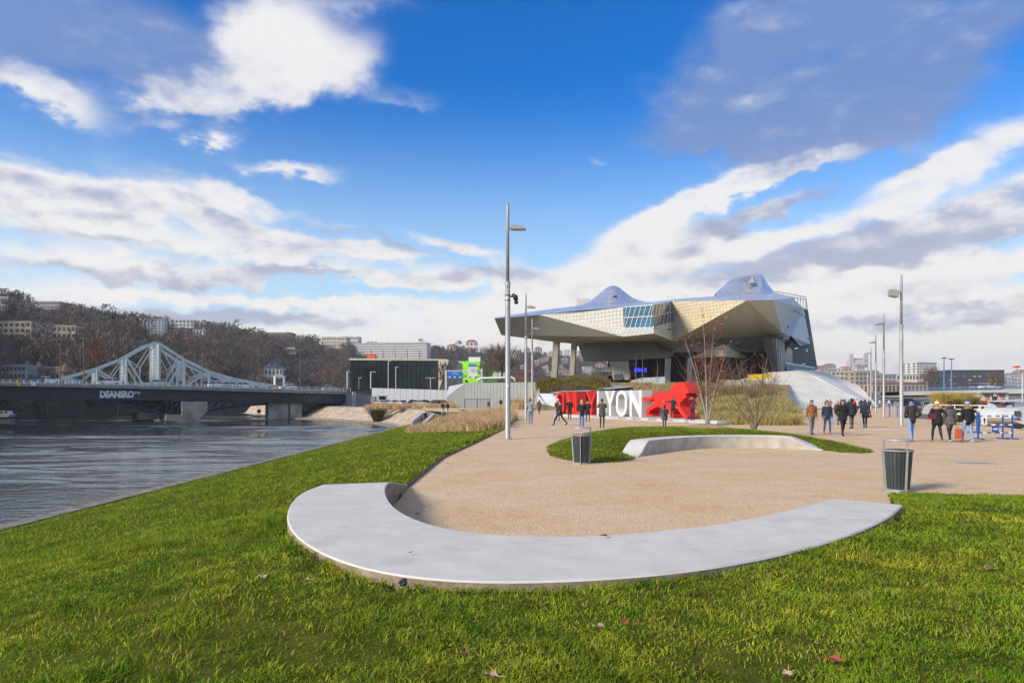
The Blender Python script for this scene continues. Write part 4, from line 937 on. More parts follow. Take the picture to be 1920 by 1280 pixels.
# ================================================================ the old truss bridge behind it
truss = thing('truss_bridge', 'pale green grey steel truss bridge rising to a peak behind the road bridge', 'bridge', (*(on_line(290, 20).xy), 3.0)); TO = Vector(truss.location)
tm_ = mat('pale green grey paint', (.47,.53,.53), .5, .05, .1, .5)
TW = 7.5
def tp(px, py, pl): 
    p = bz(px, py, 20); return p-BN*(TW*pl)-TO
topc = [(60,722),(92,716.5),(128,706.5),(180,692),(236,670),(275,648),(290,643),(300,645),(345,674),(392,697),(437,710),(480,718),(520,724)]
for pl in (0, 1):
    for a, b in zip(topc, topc[1:]): mb = MB(); mb.bar(tp(*a, pl), tp(*b, pl), .5, .65); mb.build('top_chord', tm_, truss)
    for a, b in zip([(60,726),(300,726)], [(300,726),(520,730)]): mb = MB(); mb.bar(tp(*a, pl), tp(*b, pl), .6, .7); mb.build('bottom_chord', tm_, truss)
    for px, yt, w_ in ((128,707,.4),(181,692,.55),(236,671,.55),(296,646,.9),(345,675,.55),(392,697,.5),(437,710,.4)): mb = MB(); mb.bar(tp(px, yt, pl), tp(px, 724, pl), w_); mb.build('post', tm_, truss)
    for a, b in (((128,707),(150,724)),((183,693),(232,724)),((238,672),(270,724)),((343,676),(314,724)),((390,698),(346,724)),((436,711),(400,724)),((468,716),(445,724))): mb = MB(); mb.bar(tp(*a, pl), tp(*b, pl), .45); mb.build('diagonal', tm_, truss)
for px, yt in ((181,692),(236,671),(296,648),(345,675),(392,697)):
    n = max(3, int((724-yt)/8))
    for k in range(n):
        y0_, y1_ = yt+3+(712-yt)*k/n, yt+3+(712-yt)*(k+1)/n; mb = MB(); mb.bar(tp(px, y0_, 0), tp(px, y1_, 1), .12); mb.bar(tp(px, y1_, 0), tp(px, y0_, 1), .12); mb.bar(tp(px, y0_, 0), tp(px, y0_, 1), .15); mb.build('portal_brace', tm_, truss)
for pl in (0, 1):       # secondary lattice along the chord
    for a, b, c in (((181,692),(209,709),(236,671)), ((236,671),(262,690),(290,646)), ((300,648),(324,692),(345,675)), ((345,675),(368,706),(392,697)), ((392,697),(415,713),(437,710)), ((128,707),(155,715),(181,692))):
        for u, v in ((a, b), (b, c), (b, (b[0], 724))): mb = MB(); mb.bar(tp(*u, pl), tp(*v, pl), .22); mb.build('lattice_bar', tm_, truss)
mb = MB(); vs = [tp(-140,722,-.3), tp(560,731,-.3), tp(560,731,1.3), tp(-140,722,1.3)]; mb.add(vs+[v-Vector((0,0,1)) for v in vs], ((0,1,2,3),(7,6,5,4),(0,4,5,1),(1,5,6,2),(2,6,7,3),(3,7,4,0))); mb.build('deck', conc_dark, truss)
# catenary portal
cp = thing('catenary_portal', 'small white rail portal frame standing on the truss bridge deck', 'portal', (*(on_line(523, 20).xy), 3.0)); CO = Vector(cp.location)
for a, b in (((515,706),(515,722)),((532,706),(532,722)),((514,705.5),(533,705.5))): mb = MB(); mb.bar(bz(*a, 22)-CO, bz(*b, 22)-CO, .45); mb.build('portal_bar', white, cp)

# ================================================================ cars
def make_car(col, name='parked_car'):
    """a small hatchback: x forward, parts as children"""
    o = bpy.data.objects.new(name, None); COL.objects.link(o)
    body = [(-2.0,.28),(-2.02,.62),(-1.92,.88),(-1.72,.95),(-.0,.98),(.95,.92),(1.75,.78),(2.0,.58),(2.02,.28),(1.62,.26),(1.5,.55),(1.1,.55),(.98,.26),(-.98,.26),(-1.1,.55),(-1.5,.55),(-1.62,.26)]
    mb = MB(); mb.prism(body, lambda p: (p[0], -.82, p[1]), lambda p: (p[0], .82, p[1])); b = mb.build('body', col, o)
    cab = [(-1.78,.94),(-1.5,1.36),(-1.1,1.46),(-.2,1.46),(.25,1.36),(1.0,.93)]
    mb = MB(); mb.prism(cab, lambda p: (p[0], -.80+(p[1]-.93)*.28, p[1]), lambda p: (p[0], .80-(p[1]-.93)*.28, p[1])); mb.build('cabin', glass('car glass', (.02,.025,.03), .05), o)
    mb = MB(); mb.prism([(-1.52,1.37),(-1.1,1.475),(-.2,1.475),(.27,1.375),(.2,1.35),(-1.45,1.35)], lambda p: (p[0], -.70, p[1]), lambda p: (p[0], .70, p[1])); mb.build('roof', col, o)
    for x in (-.55,): mb = MB(); mb.bar((x,-.79,.95), (x,-.67,1.4), .09); mb.bar((x,.79,.95), (x,.67,1.4), .09); mb.build('door_pillar', col, o)
    for sx in (-1.3, 1.3):
        for sy in (-1, 1): mb = MB(); mb.tube([(sx, sy*.62, .3), (sx, sy*.84, .3)], .3, 14); w = mb.build('wheel', rubber, o); mb = MB(); mb.tube([(sx, sy*.845, .3), (sx, sy*.86, .3)], .18, 10); mb.build('rim', steel, w)
    for sy in (-1, 1):
        mb = MB(); mb.box((1.93, sy*.6, .66), (.12,.32,.14)); mb.build('headlight', mat('headlight', (.7,.7,.7), .2), o); mb = MB(); mb.box((-1.97, sy*.66, .75), (.08,.22,.2)); mb.build('tail_light', mat('tail light', (.45,.02,.02), .3), o)
    return o
paints = {'white': mat('car white', (.62,.63,.65), .3, 0, .04, 1), 'silver': mat('car silver', (.40,.42,.44), .3, .5), 'black': mat('car black', (.018,.018,.02), .2), 'blue': mat('car blue', (.04,.08,.2), .25, .2), 'red': mat('car red', (.35,.03,.03), .3), 'cream': mat('car cream', (.55,.52,.42), .35), 'dark': mat('car dark grey', (.05,.055,.065), .25, .3)}
protos = {}
def car(kind, p, rz, label, group, name='parked_car'):
    if kind not in protos: protos[kind] = o = make_car(paints[kind], name)
    else: o = copy_tree(protos[kind])
    o.location = p; o.rotation_euler = (0, 0, rz); tag(o, label, 'car', group); return o
PZ = -.05
pk = [('white',713,764,178,2.3,'white car, leftmost in the front row of the parking'),('silver',724,763,176,2.3,'silver blue car, second from left in the front row of the parking'),('white',735,763,174,2.3,'white car, third from left in the front row of the parking'),('red',741,763.5,178,2.3,'red car squeezed between white cars in the front row'),('white',750,764,172,2.35,'white car at the right end of the front row of the parking'),
      ('black',727,757,200,1.9,'black car behind the left front row by the glass shelter'),('dark',740,757,202,1.9,'dark grey car in the second row, middle'),('silver',752,757,204,1.9,'silver car in the second row, right end'),
      ('black',778,758,190,.1,'black car left of the cream hatchback by the grey wall'),('cream',788,760,182,.1,'cream hatchback parked side on by the grey wall'),('blue',800,757,196,.3,'blue car behind the cream hatchback'),('black',814,757,190,2.9,'black car, second from the right by the grey wall'),('red',825,757,193,2.9,'dark red car, rightmost by the grey wall')]
for kd, px, py, d, rz, lb in pk: p = W(px, HY+8, d); car(kd, (p.x, p.y, PZ), rz, lb, 'cars in the riverside parking')
bang = math.atan2(BD.y, BD.x)
for kd, px, lb in (('dark',61,'dark car on the bridge right of the yellow sign'),('white',94,'white car on the bridge at the left foot of the truss'),('white',207,'white car on the bridge below the second truss post'),('silver',297,'silver car on the bridge below the truss peak'),('white',414,'white car on the bridge right of the truss, first of three'),('silver',440,'silver car on the bridge, middle of three close together'),('white',464,'white car on the bridge, last of three close together'),('white',547,'white car on the bridge past the striped board'),('silver',628,'silver car on the bridge near the abutment')):
    p = bz(px, tl(px)-4.6)-BN*2.6; car(kd, p, bang+(math.pi if px % 2 else 0), lb, 'cars crossing the bridge', 'moving_car')

# ================================================================ riverside bank, quay and parking
bank_m = mat('stone pitched bank', (.42,.34,.25), .95, 0, .3, .8, .6, 4, detail=8)
bk = MB(); SH = [Vector((x, y, 0)) for x, y in shore[1:9]]; IN = [Vector((x, y, 0)) for x, y in inner[0:8]]
n = len(SH)
for i in range(n-1):
    a, b = SH[i], SH[i+1]; c, d = IN[i], IN[i+1]
    def lv(p, q_, t, z): v = p.lerp(q_, t); return (v.x, v.y, z)
    bk.add([lv(a,c,0,-2.75), lv(b,d,0,-2.75), lv(b,d,.35,-2.6), lv(a,c,.35,-2.6)], [(0,1,2,3)], 1); bk.add([lv(a,c,.35,-2.6), lv(b,d,.35,-2.6), lv(b,d,1.05,-.02), lv(a,c,1.05,-.02)], [(0,1,2,3)], 0)
tag(bk.build('river_bank', [bank_m, mat('quay path', (.36,.33,.29), .9, 0, .2, 1)]), kind='structure')
pkm = MB(); pkm.prism([(-46,168),(-27,148),(-19,140),(-8,140),(-5,205),(-40,228),(-62,215)], lambda p: (p[0], p[1], -.03), lambda p: (p[0], p[1], -.06)); tag(pkm.build('parking_lot', mat('parking asphalt', (.06,.062,.066), .9, 0, .2, .5)), kind='structure')
pth = MB(); pth.prism([(-13,104),(-9,92),(-6,92),(2,118),(-3,132),(-17,137),(-17,128)], lambda p: (p[0], p[1], -.02), lambda p: (p[0], p[1], -.06)); tag(pth.build('gravel_path', gravel), kind='structure')
# concrete stair ramp down to the quay
rm = thing('ramp_wall', 'slanting pale concrete ramp wall leading down to the river quay', 'wall', W(800,785,95)); a, b = W(813,779,96), W(795,797,84)
mb = MB(); mb.bar(a-Vector(rm.location), b-Vector(rm.location), .5, .7); mb.build('ramp_cheek', conc, rm); mb = MB(); mb.bar(a+Vector((-1.6,.5,.2))-Vector(rm.location), b+Vector((-1.6,.5,.2))-Vector(rm.location), .3, .5); mb.build('ramp_cheek', conc, rm)
# shelter on the parking
p = W(711,760,196); sh_ = thing('glass_shelter', 'small glass shelter beside a grey hut on the parking', 'shelter', (p.x, p.y, PZ))
for dx in (0, 2): mb = MB(); mb.box((dx,0,1.3), (.1,1.4,2.6)); mb.build('frame', tin, sh_)
mb = MB(); mb.box((1,.6,1.3), (1.9,.05,2.4)); mb.build('pane', glass('shelter glass', (.06,.08,.09), .1), sh_); mb = MB(); mb.box((1,0,2.65), (2.4,1.6,.1)); mb.build('roof', tin, sh_); mb = MB(); mb.box((-3.5,.3,1.2), (5,2,2.5)); mb.build('hut', conc_dark, sh_)
# grey panel walls
def panel_wall(name, label, pts, n, mt, thick=.4):
    """wall between px columns: pts = (px, ytop, ybottom, d) at both ends, built of n panels"""
    (x0, t0, b0, d0), (x1, t1, b1, d1) = pts; o = thing(name, label, 'wall', W((x0+x1)/2, max(b0, b1), (d0+d1)/2)); O = Vector(o.location)
    TL, TR, BL2, BR2 = W(x0,t0,d0), W(x1,t1,d1), W(x0,b0,d0), W(x1,b1,d1); nr = (TR-TL).cross(BL2-TL).normalized(); nr = nr if nr.y > 0 else -nr
    for i in range(n):
        u0, u1 = i/n+.0016, (i+1)/n-.0016; q_ = [lerp(TL,TR,u0), lerp(TL,TR,u1), lerp(BL2,BR2,u1), lerp(BL2,BR2,u0)]; b = [v+nr*thick for v in q_]; mb = MB(); mb.add([v-O for v in q_+b], ((0,1,2,3),(7,6,5,4),(0,4,5,1),(1,5,6,2),(2,6,7,3),(3,7,4,0))); mb.build('panel', mt, o)
    q_ = [lerp(TL,TR,0)-Vector((0,0,.12)), TR-Vector((0,0,.12)), BR2, BL2]; mb = MB(); mb.add([v+nr*.06-O for v in q_]+[v+nr*thick*.9-O for v in q_], ((0,1,2,3),(7,6,5,4),(0,4,5,1),(1,5,6,2),(2,6,7,3),(3,7,4,0))); mb.build('backing', conc_dark, o); return o
panel_wall('panel_wall', 'long light grey panel wall behind the parked cars', ((697,727,764,215),(842,731,757,205)), 13, mat('light grey panels', (.42,.44,.47), .6, .05, .05, .5))
gpm = mat('grey ribbed metal panels', (.30,.31,.305), .5, .2, .06, .7)
panel_wall('retaining_wall', 'dark grey clad retaining wall left of the lamp posts', ((872,718,767,140),(1010,716,763,128)), 22, gpm)
wg = thing('wedge_wall', 'sloping triangular end of the grey clad wall', 'wall', W(855,767,142)); O = Vector(wg.location)
def slab(name, pts, thick, mt, parent, O, dirn=Vector((0,1,0))):
    mb = MB(); a = [p-O for p in pts]; b = [p+dirn*thick-O for p in pts]; n = len(a); mb.add(a+b, [tuple(range(n)), tuple(range(2*n-1, n-1, -1))]+[(i, (i+1) % n, n+(i+1) % n, n+i) for i in range(n)]); return mb.build(name, mt, parent)
slab('wedge_face', [W(837,745,148), W(873,718,140.2), W(873,767,140.2), W(842,767,148)], 3, gpm, wg, O); slab('wedge_cap', [W(837,744,148), W(842,724,150), W(875,717.5,142), W(873,718,140)], .5, mat('light grey panels', (.42,.44,.47), .6, .05, .05, .5), wg, O)
fg = thing('wire_gate', 'dark green wire mesh gate in front of the grey wall', 'gate', W(895,765,126)); O = Vector(fg.location)
for px in (871.5, 895, 918): mb = MB(); mb.bar(W(px,747,126)-O, W(px,767,126)-O, .14); mb.build('gate_post', mat('dark green steel', (.03,.05,.05), .5), fg)
for py in (748, 766): mb = MB(); mb.bar(W(871,py,126)-O, W(918,py,126)-O, .09); mb.build('gate_rail', mat('dark green steel', (.03,.05,.05), .5), fg)
for i in range(22): px = 873+i*2.05; mb = MB(); mb.bar(W(px,748,126)-O, W(px,766,126)-O, .03); mb.build('gate_wire', mat('dark green steel', (.03,.05,.05), .5), fg)
# pale ramp walls right of the lamp posts
lgm = mat('pale blue grey wall', (.50,.54,.60), .6, 0, .05, .4)
rw = thing('ramp_wall', 'pale low wall with a flat coping left of the red letters', 'wall', W(1040,764,105)); O = Vector(rw.location)
slab('wall_face', [W(1008,737,108), W(1046,738,104), W(1046,764,104), W(1008,767,106)], .4, lgm, rw, O); slab('cheek_wall', [W(1000,764,98), W(1010,727,112), W(1013,727,112), W(1004,765,98)], .4, lgm, rw, O)
slab('coping', [W(1030,735.5,104), W(1140,722,120), W(1190,722,124), W(1180,726,112), W(1046,738,103.8)], .3, mat('light grey panels', (.42,.44,.47), .6, .05, .05, .5), rw, O)
# embankment under the museum
emb = MB(); em = mat('dry turf bank', (.26,.20,.10), .95, 0, .35, .4, .5, 3, col2=(.17,.17,.06), detail=8)
prof = [(1.0,62+38),(1.2,106),(4.2,118),(6.3,135),(6.4,240)]
cols = [990,1010,1060,1120,1180,1240,1300,1360,1420,1480]; grid = []
for px in cols:
    row = []
    for z, d in ((-.1,102),(1.2,107),(3.0,116),(4.3,128),(5.2,145),(5.6,200)): row.append(Vector(((px-960)/F*d, d, z if px > 1000 else z*.3)))
    grid.append(row)
for i in range(len(cols)-1):
    for j in range(5): emb.add([grid[i][j], grid[i+1][j], grid[i+1][j+1], grid[i][j+1]], [(0,1,2,3)])
tag(emb.build('embankment', em, smooth=True), kind='structure')

# ================================================================ buildings by the river
def box_building(name, label, px0, px1, pt, pb, d, dep, wall, rows, cols_, winm, roof=None, rz=0.0, wh=.55, ww=.62, parts=True, side_cols=3, cat='building', group=None, roofh=.35, z0=None):
    """block seen between columns px0..px1 with its roof line at pt and foot at pb; windows recessed frames on front and side"""
    a, b = W(px0,pb,d), W(px1,pb,d); H = (pb-pt)/F*d; Wd = (px1-px0)/F*d; o = thing(name, label, cat, ((a.x+b.x)/2, d, a.z), rz, group)
    mb = MB(); mb.box((0, dep/2, H/2), (Wd, dep, H)); mb.build('wall', wall, o)
    jm = MB() if not parts else None
    for r in range(rows):
        for c in range(cols_):
            cx = -Wd/2+Wd*(c+.5)/cols_; cz = H*(r+.55)/rows; sz = (Wd/cols_*ww, .12, H/rows*wh)
            m_ = jm if jm else MB(); m_.box((cx, -.02, cz), sz)
            if not jm:
                w_ = m_.build('window', winm, o)
        for c in range(side_cols):
            for sx in (-1, 1):
                m_ = jm if jm else MB(); m_.box((sx*Wd/2, dep*(c+.5)/side_cols, H*(r+.55)/rows), (.12, dep/side_cols*.5, H/rows*wh))
                if not jm: m_.build('window', winm, o)
    if jm: tag(jm.build('window_rows', winm, o), kind='stuff')
    if roof == 'flat': mb = MB(); mb.box((0, dep/2, H+.2), (Wd+.5, dep+.5, .45)); mb.build('roof', wall, o)
    elif roof is not None:
        h = Wd*roofh; mb = MB(); e = .5; r_ = min(Wd, dep)*.5
        if Wd >= dep: vs = [(-Wd/2-e,-e,H),(Wd/2+e,-e,H),(Wd/2+e,dep+e,H),(-Wd/2-e,dep+e,H),(-Wd/2+r_,dep/2,H+h),(Wd/2-r_,dep/2,H+h)]
        else: vs = [(-Wd/2-e,-e,H),(Wd/2+e,-e,H),(Wd/2+e,dep+e,H),(-Wd/2-e,dep+e,H),(0,r_,H+h),(0,dep-r_,H+h)]
        if Wd >= dep: fs = ((0,1,5,4),(1,2,5),(2,3,4,5),(3,0,4),(3,2,1,0))
        else: fs = ((0,1,4),(1,2,5,4),(2,3,5),(3,0,4,5),(3,2,1,0))
        mb.add(vs, fs); rr = mb.build('roof', roof, o); mb = MB(); mb.box((Wd*.18, dep/2, H+h*.9), (.7,.7,1.2)); mb.build('chimney', wall, rr)
    return o
wdk = glass('dark window', (.03,.04,.05), .1); wmid = glass('grey window', (.09,.10,.12), .15)
gb_ = thing('glass_building', 'wide dark glass office block behind the grey panel wall', 'building', W(745,733,255)); O = Vector(gb_.location)
slab('dark_core', [W(656,675,257), W(822,674,247), W(822,733,247), W(656,733,257)], 25, mat('black core', (.012,.014,.015), .4), gb_, O)
slab('roof_edge', [W(655,671.5,256), W(838,673,245), W(838,676,245), W(655,675,256)], 26, mat('roof edge', (.36,.36,.27), .5), gb_, O)
dgl = mat('mirror dark glass', (.012,.018,.017), .12, 0, .6, .1, spec=.25)
for i in range(20):
    for j in range(4):
        u0, u1 = i/20+.003, (i+1)/20-.003; y0, y1 = 676+j*14.3, 676+(j+1)*14.3-.5
        q_ = [W(656+166*u, y, 256.5-10*u) for u, y in ((u0,y0),(u1,y0),(u1,y1),(u0,y1))]; mb = MB(); mb.add([v-O for v in q_], [(0,1,2,3)]); mb.build('window_pane', dgl, gb_, fix=False)
slab('end_wall', [W(822,675,246), W(842,674,243), W(860,678,250), W(860,733,250), W(822,733,246)], 20, mat('beige perforated sheet', (.42,.38,.30), .7, 0, .15, .4), gb_, O)
wt = thing('water_tank', 'orange red boxy plant unit on the glass building roof', 'plant unit', W(697,674,262)); mb = MB(); Hh = 8/F*262; mb.box((0,0,Hh*.5+.3), (15/F*262, 3, Hh)); mb.build('tank', mat('orange red paint', (.72,.09,.03), .5), wt); mb = MB(); mb.box((0,0,.2), (2,2,.8)); mb.build('foot', mat('orange red paint', (.72,.09,.03), .5), wt)
grn = thing('green_building', 'bright green perforated cube shaped building by the road', 'building', W(895,718,290)); O = Vector(grn.location)
def green_mat():
    m = mat('acid green perforated sheet', (.20,.60,.015), .5); N = m.node_tree.nodes; L = m.node_tree.links; b = N['Principled BSDF']; vo = N.new('ShaderNodeTexVoronoi'); vo.inputs['Scale'].default_value = .9; tc = N.new('ShaderNodeTexCoord'); L.new(tc.outputs['Object'], vo.inputs['Vector']); mr = N.new('ShaderNodeMapRange'); mr.inputs[1].default_value = .18; mr.inputs[2].default_value = .25; L.new(vo.outputs['Distance'], mr.inputs[0]); mx = N.new('ShaderNodeMix'); mx.data_type = 'RGBA'; mx.inputs[6].default_value = (.05,.16,.01,1); mx.inputs[7].default_value = (.24,.62,.015,1); L.new(mr.outputs[0], mx.inputs[0]); L.new(mx.outputs[2], b.inputs['Base Color']); return m
gm_ = green_mat()
slab('front_sheet', [W(857,677,290), W(900,677,280), W(900,718,280), W(857,718,290)], 2, gm_, grn, O); slab('side_sheet', [W(900,677,280), W(918,681,292), W(933,692,310), W(933,718,310), W(900,718,280)], 2, gm_, grn, O, Vector((-.7,.7,0)))
slab('roof', [W(857,677,290), W(900,677,280), W(933,692,310)], 1, mat('green roof', (.2,.4,.05), .7), grn, O, Vector((0,4,-.5)))
mb = MB(); mb.box(W(890,675,296)-O, (5,4,2.4)); mb.build('roof_dome', white, grn)
for px, py, w_ in ((866,700,3),(878,690,3),(884,705,4),(872,712,3),(892,698,3),(890,686,2.5)): slab('window', [W(px,py,286), W(px+w_,py,285), W(px+w_,py+4,285), W(px,py+4,286)], .3, wdk, grn, O, Vector((0,-.6,0)))
# motorway sign gantry
sg = thing('sign_gantry', 'motorway gantry with a blue and a tall white direction sign', 'sign gantry', W(868,727,190)); O = Vector(sg.location)
for px, yt in ((836,694),(903,691)): mb = MB(); mb.bar(W(px,yt,190)-O, W(px,730,190)-O, .55); mb.build('gantry_post', steel_light, sg)
for py in (695, 707): mb = MB(); mb.bar(W(836,py,190)-O, W(903,py,190)-O, .3); mb.build('gantry_beam', steel_light, sg)
sgb = mat('sign blue', (.01,.16,.50), .4)
slab('blue_sign', [W(840,696,189.4), W(866,696,189.4), W(866,709.5,189.4), W(840,709.5,189.4)], .12, sgb, sg, O); slab('white_sign', [W(878.5,687,189.4), W(894,687,189.4), W(894,708.5,189.4), W(878.5,708.5,189.4)], .12, mat('white sign', (.72,.74,.76), .4), sg, O); slab('blue_header', [W(878.5,681.5,189.4), W(894,681.5,189.4), W(894,687.5,189.4), W(878.5,687.5,189.4)], .12, sgb, sg, O)
def stext(t, px, py, size, mt): text_mesh(t, size, mt, 'sign_lettering', sg, .01, 0, Matrix.Translation(W(px,py,189.25)-O) @ Matrix.Rotation(R(90), 4, 'X'))
stext('PARIS', 853, 698.4, .45, white); stext('centre ville', 853, 701.3, .42, white); stext('Presqu\'ile', 886.5, 692, .4, black); stext('Confluence', 886.5, 696, .36, black); stext('M METZ', 887, 684.5, .5, white)
for px in (843.5, 853, 863): mb = MB(); c = W(px,706,189.25)-O; mb.add([c+Vector((-.35,0,.05)), c+Vector((.35,0,.05)), c+Vector((0,0,-.45))], [(0,1,2)]); mb.bar(c+Vector((0,0,.35)), c, .16, .02); mb.build('sign_arrow', white, sg)
for px in (881, 891.5): mb = MB(); c = W(px,706,189.25)-O; mb.add([c+Vector((-.3,0,.05)), c+Vector((.3,0,.05)), c+Vector((0,0,-.4))], [(0,1,2)]); mb.build('sign_arrow', black, sg)
# thin masts and road furniture along the wall
for i, (px, yt, lb) in enumerate(((651,696,'blue grey tram mast beside the abutment'),(673,708,'short brown mast before the dark glass block'),(695,697,'tall grey mast at the left end of the panel wall'),(728,677,'thin double mast before the dark glass block'),(742,688,'thin lamp mast right of the double mast'),(807,708,'short mast with a crossbar before the glass block'))):
    p = W(px,729,216); o = thing('road_mast', lb, 'mast', p); t = W(px,yt,216); mb = MB(); mb.bar((0,0,0), (0,0,t.z-p.z), .3 if i < 3 else .2); mb.build('mast', steel_light if i != 1 else mat('brown mast', (.2,.13,.09), .7), o); mb = MB(); mb.bar((-1.6 if i == 5 else -.1,0,t.z-p.z), (1.7 if i in (2,5) else .9,0,t.z-p.z), .16); mb.build('crossbar', steel_light, o)
# white tunnel tube rails, brown block, plant
wr = thing('bent_rail', 'long white bent tube rail above the grey wall', 'rail', W(930,716,150)); O = Vector(wr.location); mb = MB(); mb.tube([W(895,716,150)-O, W(897,711,150)-O, W(902,709,150)-O, W(958,707,150)-O, W(964,709,150)-O, W(966,716,150)-O], .22, 8); mb.build('tube', white, wr, True)
box_building('brick_building', 'low reddish brown brick block with dark openings behind the lamp posts', 960, 998, 699, 716, 250, 14, mat('brown brick', (.20,.085,.05), .9, 0, .15, .5), 2, 5, wdk, 'flat')
for i in range(3): p = W(928+i*10,710,245); o = thing('plant_unit', ['left','middle','right'][i]+' one of three pale rooftop machines behind the bent white rail', 'plant unit', p, 0, 'pale rooftop machines'); mb = MB(); mb.box((0,0,1), (1.7,1.5,2.2)); mb.build('casing', mat('cream machine', (.6,.57,.48), .6), o); mb = MB(); mb.tube([(0,0,2.1),(0,0,2.5)], .4, 8); mb.build('fan', tin, o)

# small moored boat, jetty
mbt = thing('moored_boat', 'small white cabin boat moored on the far bank at the left border', 'boat', (W(6,779,160).x, 160, WATER)); O = Vector(mbt.location)
slab('hull', [W(-20,776,160), W(18,776,160), W(15,781.5,160), W(-18,781.5,160)], 2.2, white, mbt, O); slab('cabin', [W(-16,770,160.4), W(14,770.5,160.4), W(16,776,160.4), W(-16,776,160.4)], 1.6, white, mbt, O)
for px in (-10, 0, 8): slab('window', [W(px,771.5,160.3), W(px+5,771.5,160.3), W(px+5,774.3,160.3), W(px,774.3,160.3)], .1, wdk, mbt, O)
jt = thing('low_jetty', 'low stone jetty with figures at the foot of the bridge abutment', 'jetty', W(490,786,170)); O = Vector(jt.location); slab('jetty_top', [W(472,778.6,178), W(515,778.6,172), W(515,784,168), W(470,782,174)], .6, conc, jt, O, Vector((0,0,-1)))

# ================================================================ wooded hills beyond the river
HP = [-420,-200,0,150,300,390,510,650,800,900,1000,1100,1250,1400]
HB = [70,110,172,205,250,292,372,480,580,650,720,800,880,950]
HR = [330,360,400,450,520,570,650,760,900,1000,1100,1200,1300,1400]
HYr = [530,548,575,603,619,627,640,658,661,666,672,682,700,722]
def hill_pt(px, t):
    db_, dr = interp(HP, HB, px), interp(HP, HR, px); d = db_+(dr-db_)*t; zr = CH+(HY-interp(HP, HYr, px))/F*dr
    zb = -2.8 if px < 500 else -2.8+3*ss(500, 650, px)
    z = zb+(zr-zb)*(1-(1-t)**1.25)+2.5*math.sin(px*.021+t*7)*t*(1-t)*2
    return Vector(((px-960)/F*d, d, z))
hm = MB(); cols = list(range(-420, 1401, 20)); rows = [i/24 for i in range(25)]; vs = []
for px in cols:
    for t in rows: vs.append(hill_pt(px, t))
    p = vs[-1]; vs.append(Vector((p.x*1.25, p.y+220, p.z-25)))
for i in range(len(cols)):
    v = vs[i*26]; vs[i*26] = Vector((v.x, v.y, -4.5))
n = 26; fs = []
for i in range(len(cols)-1):
    for j in range(25): fs.append((i*n+j, (i+1)*n+j, (i+1)*n+j+1, i*n+j+1))
hm.add(vs, fs); tag(hm.build('hill', mat('hillside undergrowth', (.055,.042,.034), .95, 0, .35, .05, col2=(.04,.045,.025), detail=8), smooth=True), kind='structure')
HOUSES = []
_bb0 = box_building
def bb(name, label, px0, px1, pt, pb, d, *a, **k):
    if px0 < 1300 and d > 230:     # stand it on the slope
        c_ = (px0+px1)/2
        for i in range(101):
            q_ = hill_pt(c_, i/100)
            if HY-(q_.z-CH)/q_.y*F <= pb+3: d = q_.y; break
        else: d = interp(HP, HR, c_)-4
    HOUSES.append((px0-4, px1+4, d, pb)); return _bb0(name, label, px0, px1, pt, pb+8, d, *a, **k)
# --- houses and blocks on the hill
cream = mat('cream render', (.52,.45,.31), .85, 0, .1, .2); whit = mat('white render', (.62,.60,.57), .85, 0, .08, .2); pink = mat('ochre render', (.48,.34,.24), .85, 0, .1, .2); tile = mat('red roof tiles', (.30,.10,.06), .9, 0, .25, .4); slate = mat('blue slate', (.06,.075,.11), .6, 0, .2, .4); greyr = mat('grey render', (.34,.34,.35), .85, 0, .1, .2)
bb('apartment_block', 'cream flat roofed block on the wooded hill at the left border', -25, 58, 604, 628, 330, 12, cream, 3, 8, wmid, 'flat', 0)
bb('apartment_block', 'cream flat roofed block on the hill, right of the border one', 84, 138, 611, 640, 330, 12, cream, 3, 7, wmid, 'flat', .25)
bb('apartment_block', 'long grey white block on the hilltop at far left', 54, 112, 566, 584, 420, 14, greyr, 4, 12, wmid, 'flat', 0, parts=False)
bb('apartment_block', 'pale block end at the hilltop by the left border', -10, 14, 558, 580, 430, 12, whit, 4, 4, wmid, 'flat', 0, parts=False)
bb('tower_block', 'white ten storey tower on the hill, left of two', 265, 306, 599, 628, 500, 16, whit, 8, 7, wmid, 'flat', .35, parts=False)
bb('apartment_block', 'white terraced penthouse block on the hill, right of the tower', 322, 362, 600, 618, 520, 16, whit, 4, 6, wmid, 'flat', .2, parts=False)
bb('villa', 'pale villa below the white hill tower', 303, 332, 624, 634, 470, 12, cream, 2, 5, wmid, tile, 0, roofh=.1)
bb('villa', 'blue roofed pale manor above the left truss slope', 247, 272, 642, 653, 330, 9, greyr, 2, 4, wmid, slate, 0, roofh=.25)
bb('villa', 'white villa among pines high on the hill', 362, 385, 617, 628, 470, 10, whit, 2, 4, wmid, slate, .1, roofh=.12)
bb('villa', 'white low villa behind the right truss slope', 310, 332, 672, 684, 330, 9, whit, 2, 4, wmid, tile, 0, roofh=.12)
bb('villa', 'red roofed house right of the truss peak', 338, 358, 662, 670, 350, 8, cream, 1, 4, wmid, tile, 0, roofh=.18)
bb('villa', 'slate roofed villa with chimneys behind the bridge rail', 489, 530, 690, 712, 330, 12, whit, 2, 6, wmid, slate, .15, roofh=.28)
bb('villa', 'small pale house low on the slope near the poplars', 574, 588, 702, 709, 380, 8, whit, 1, 3, wmid, tile, 0, roofh=.2)
bb('office_block', 'grey three storey block at the left end of the bridge', -20, 48, 686, 716, 205, 12, greyr, 3, 9, wmid, 'flat', 0)
bb('villa', 'beige villas group with pale roof mid hill', 528, 555, 654, 664, 520, 12, pink, 2, 5, wmid, cream, 0, roofh=.15)
bb('apartment_block', 'dark long low building on the ridge', 500, 546, 624, 631, 640, 14, mat('dark cladding', (.14,.13,.12), .8), 1, 9, wdk, 'flat', 0, parts=False)
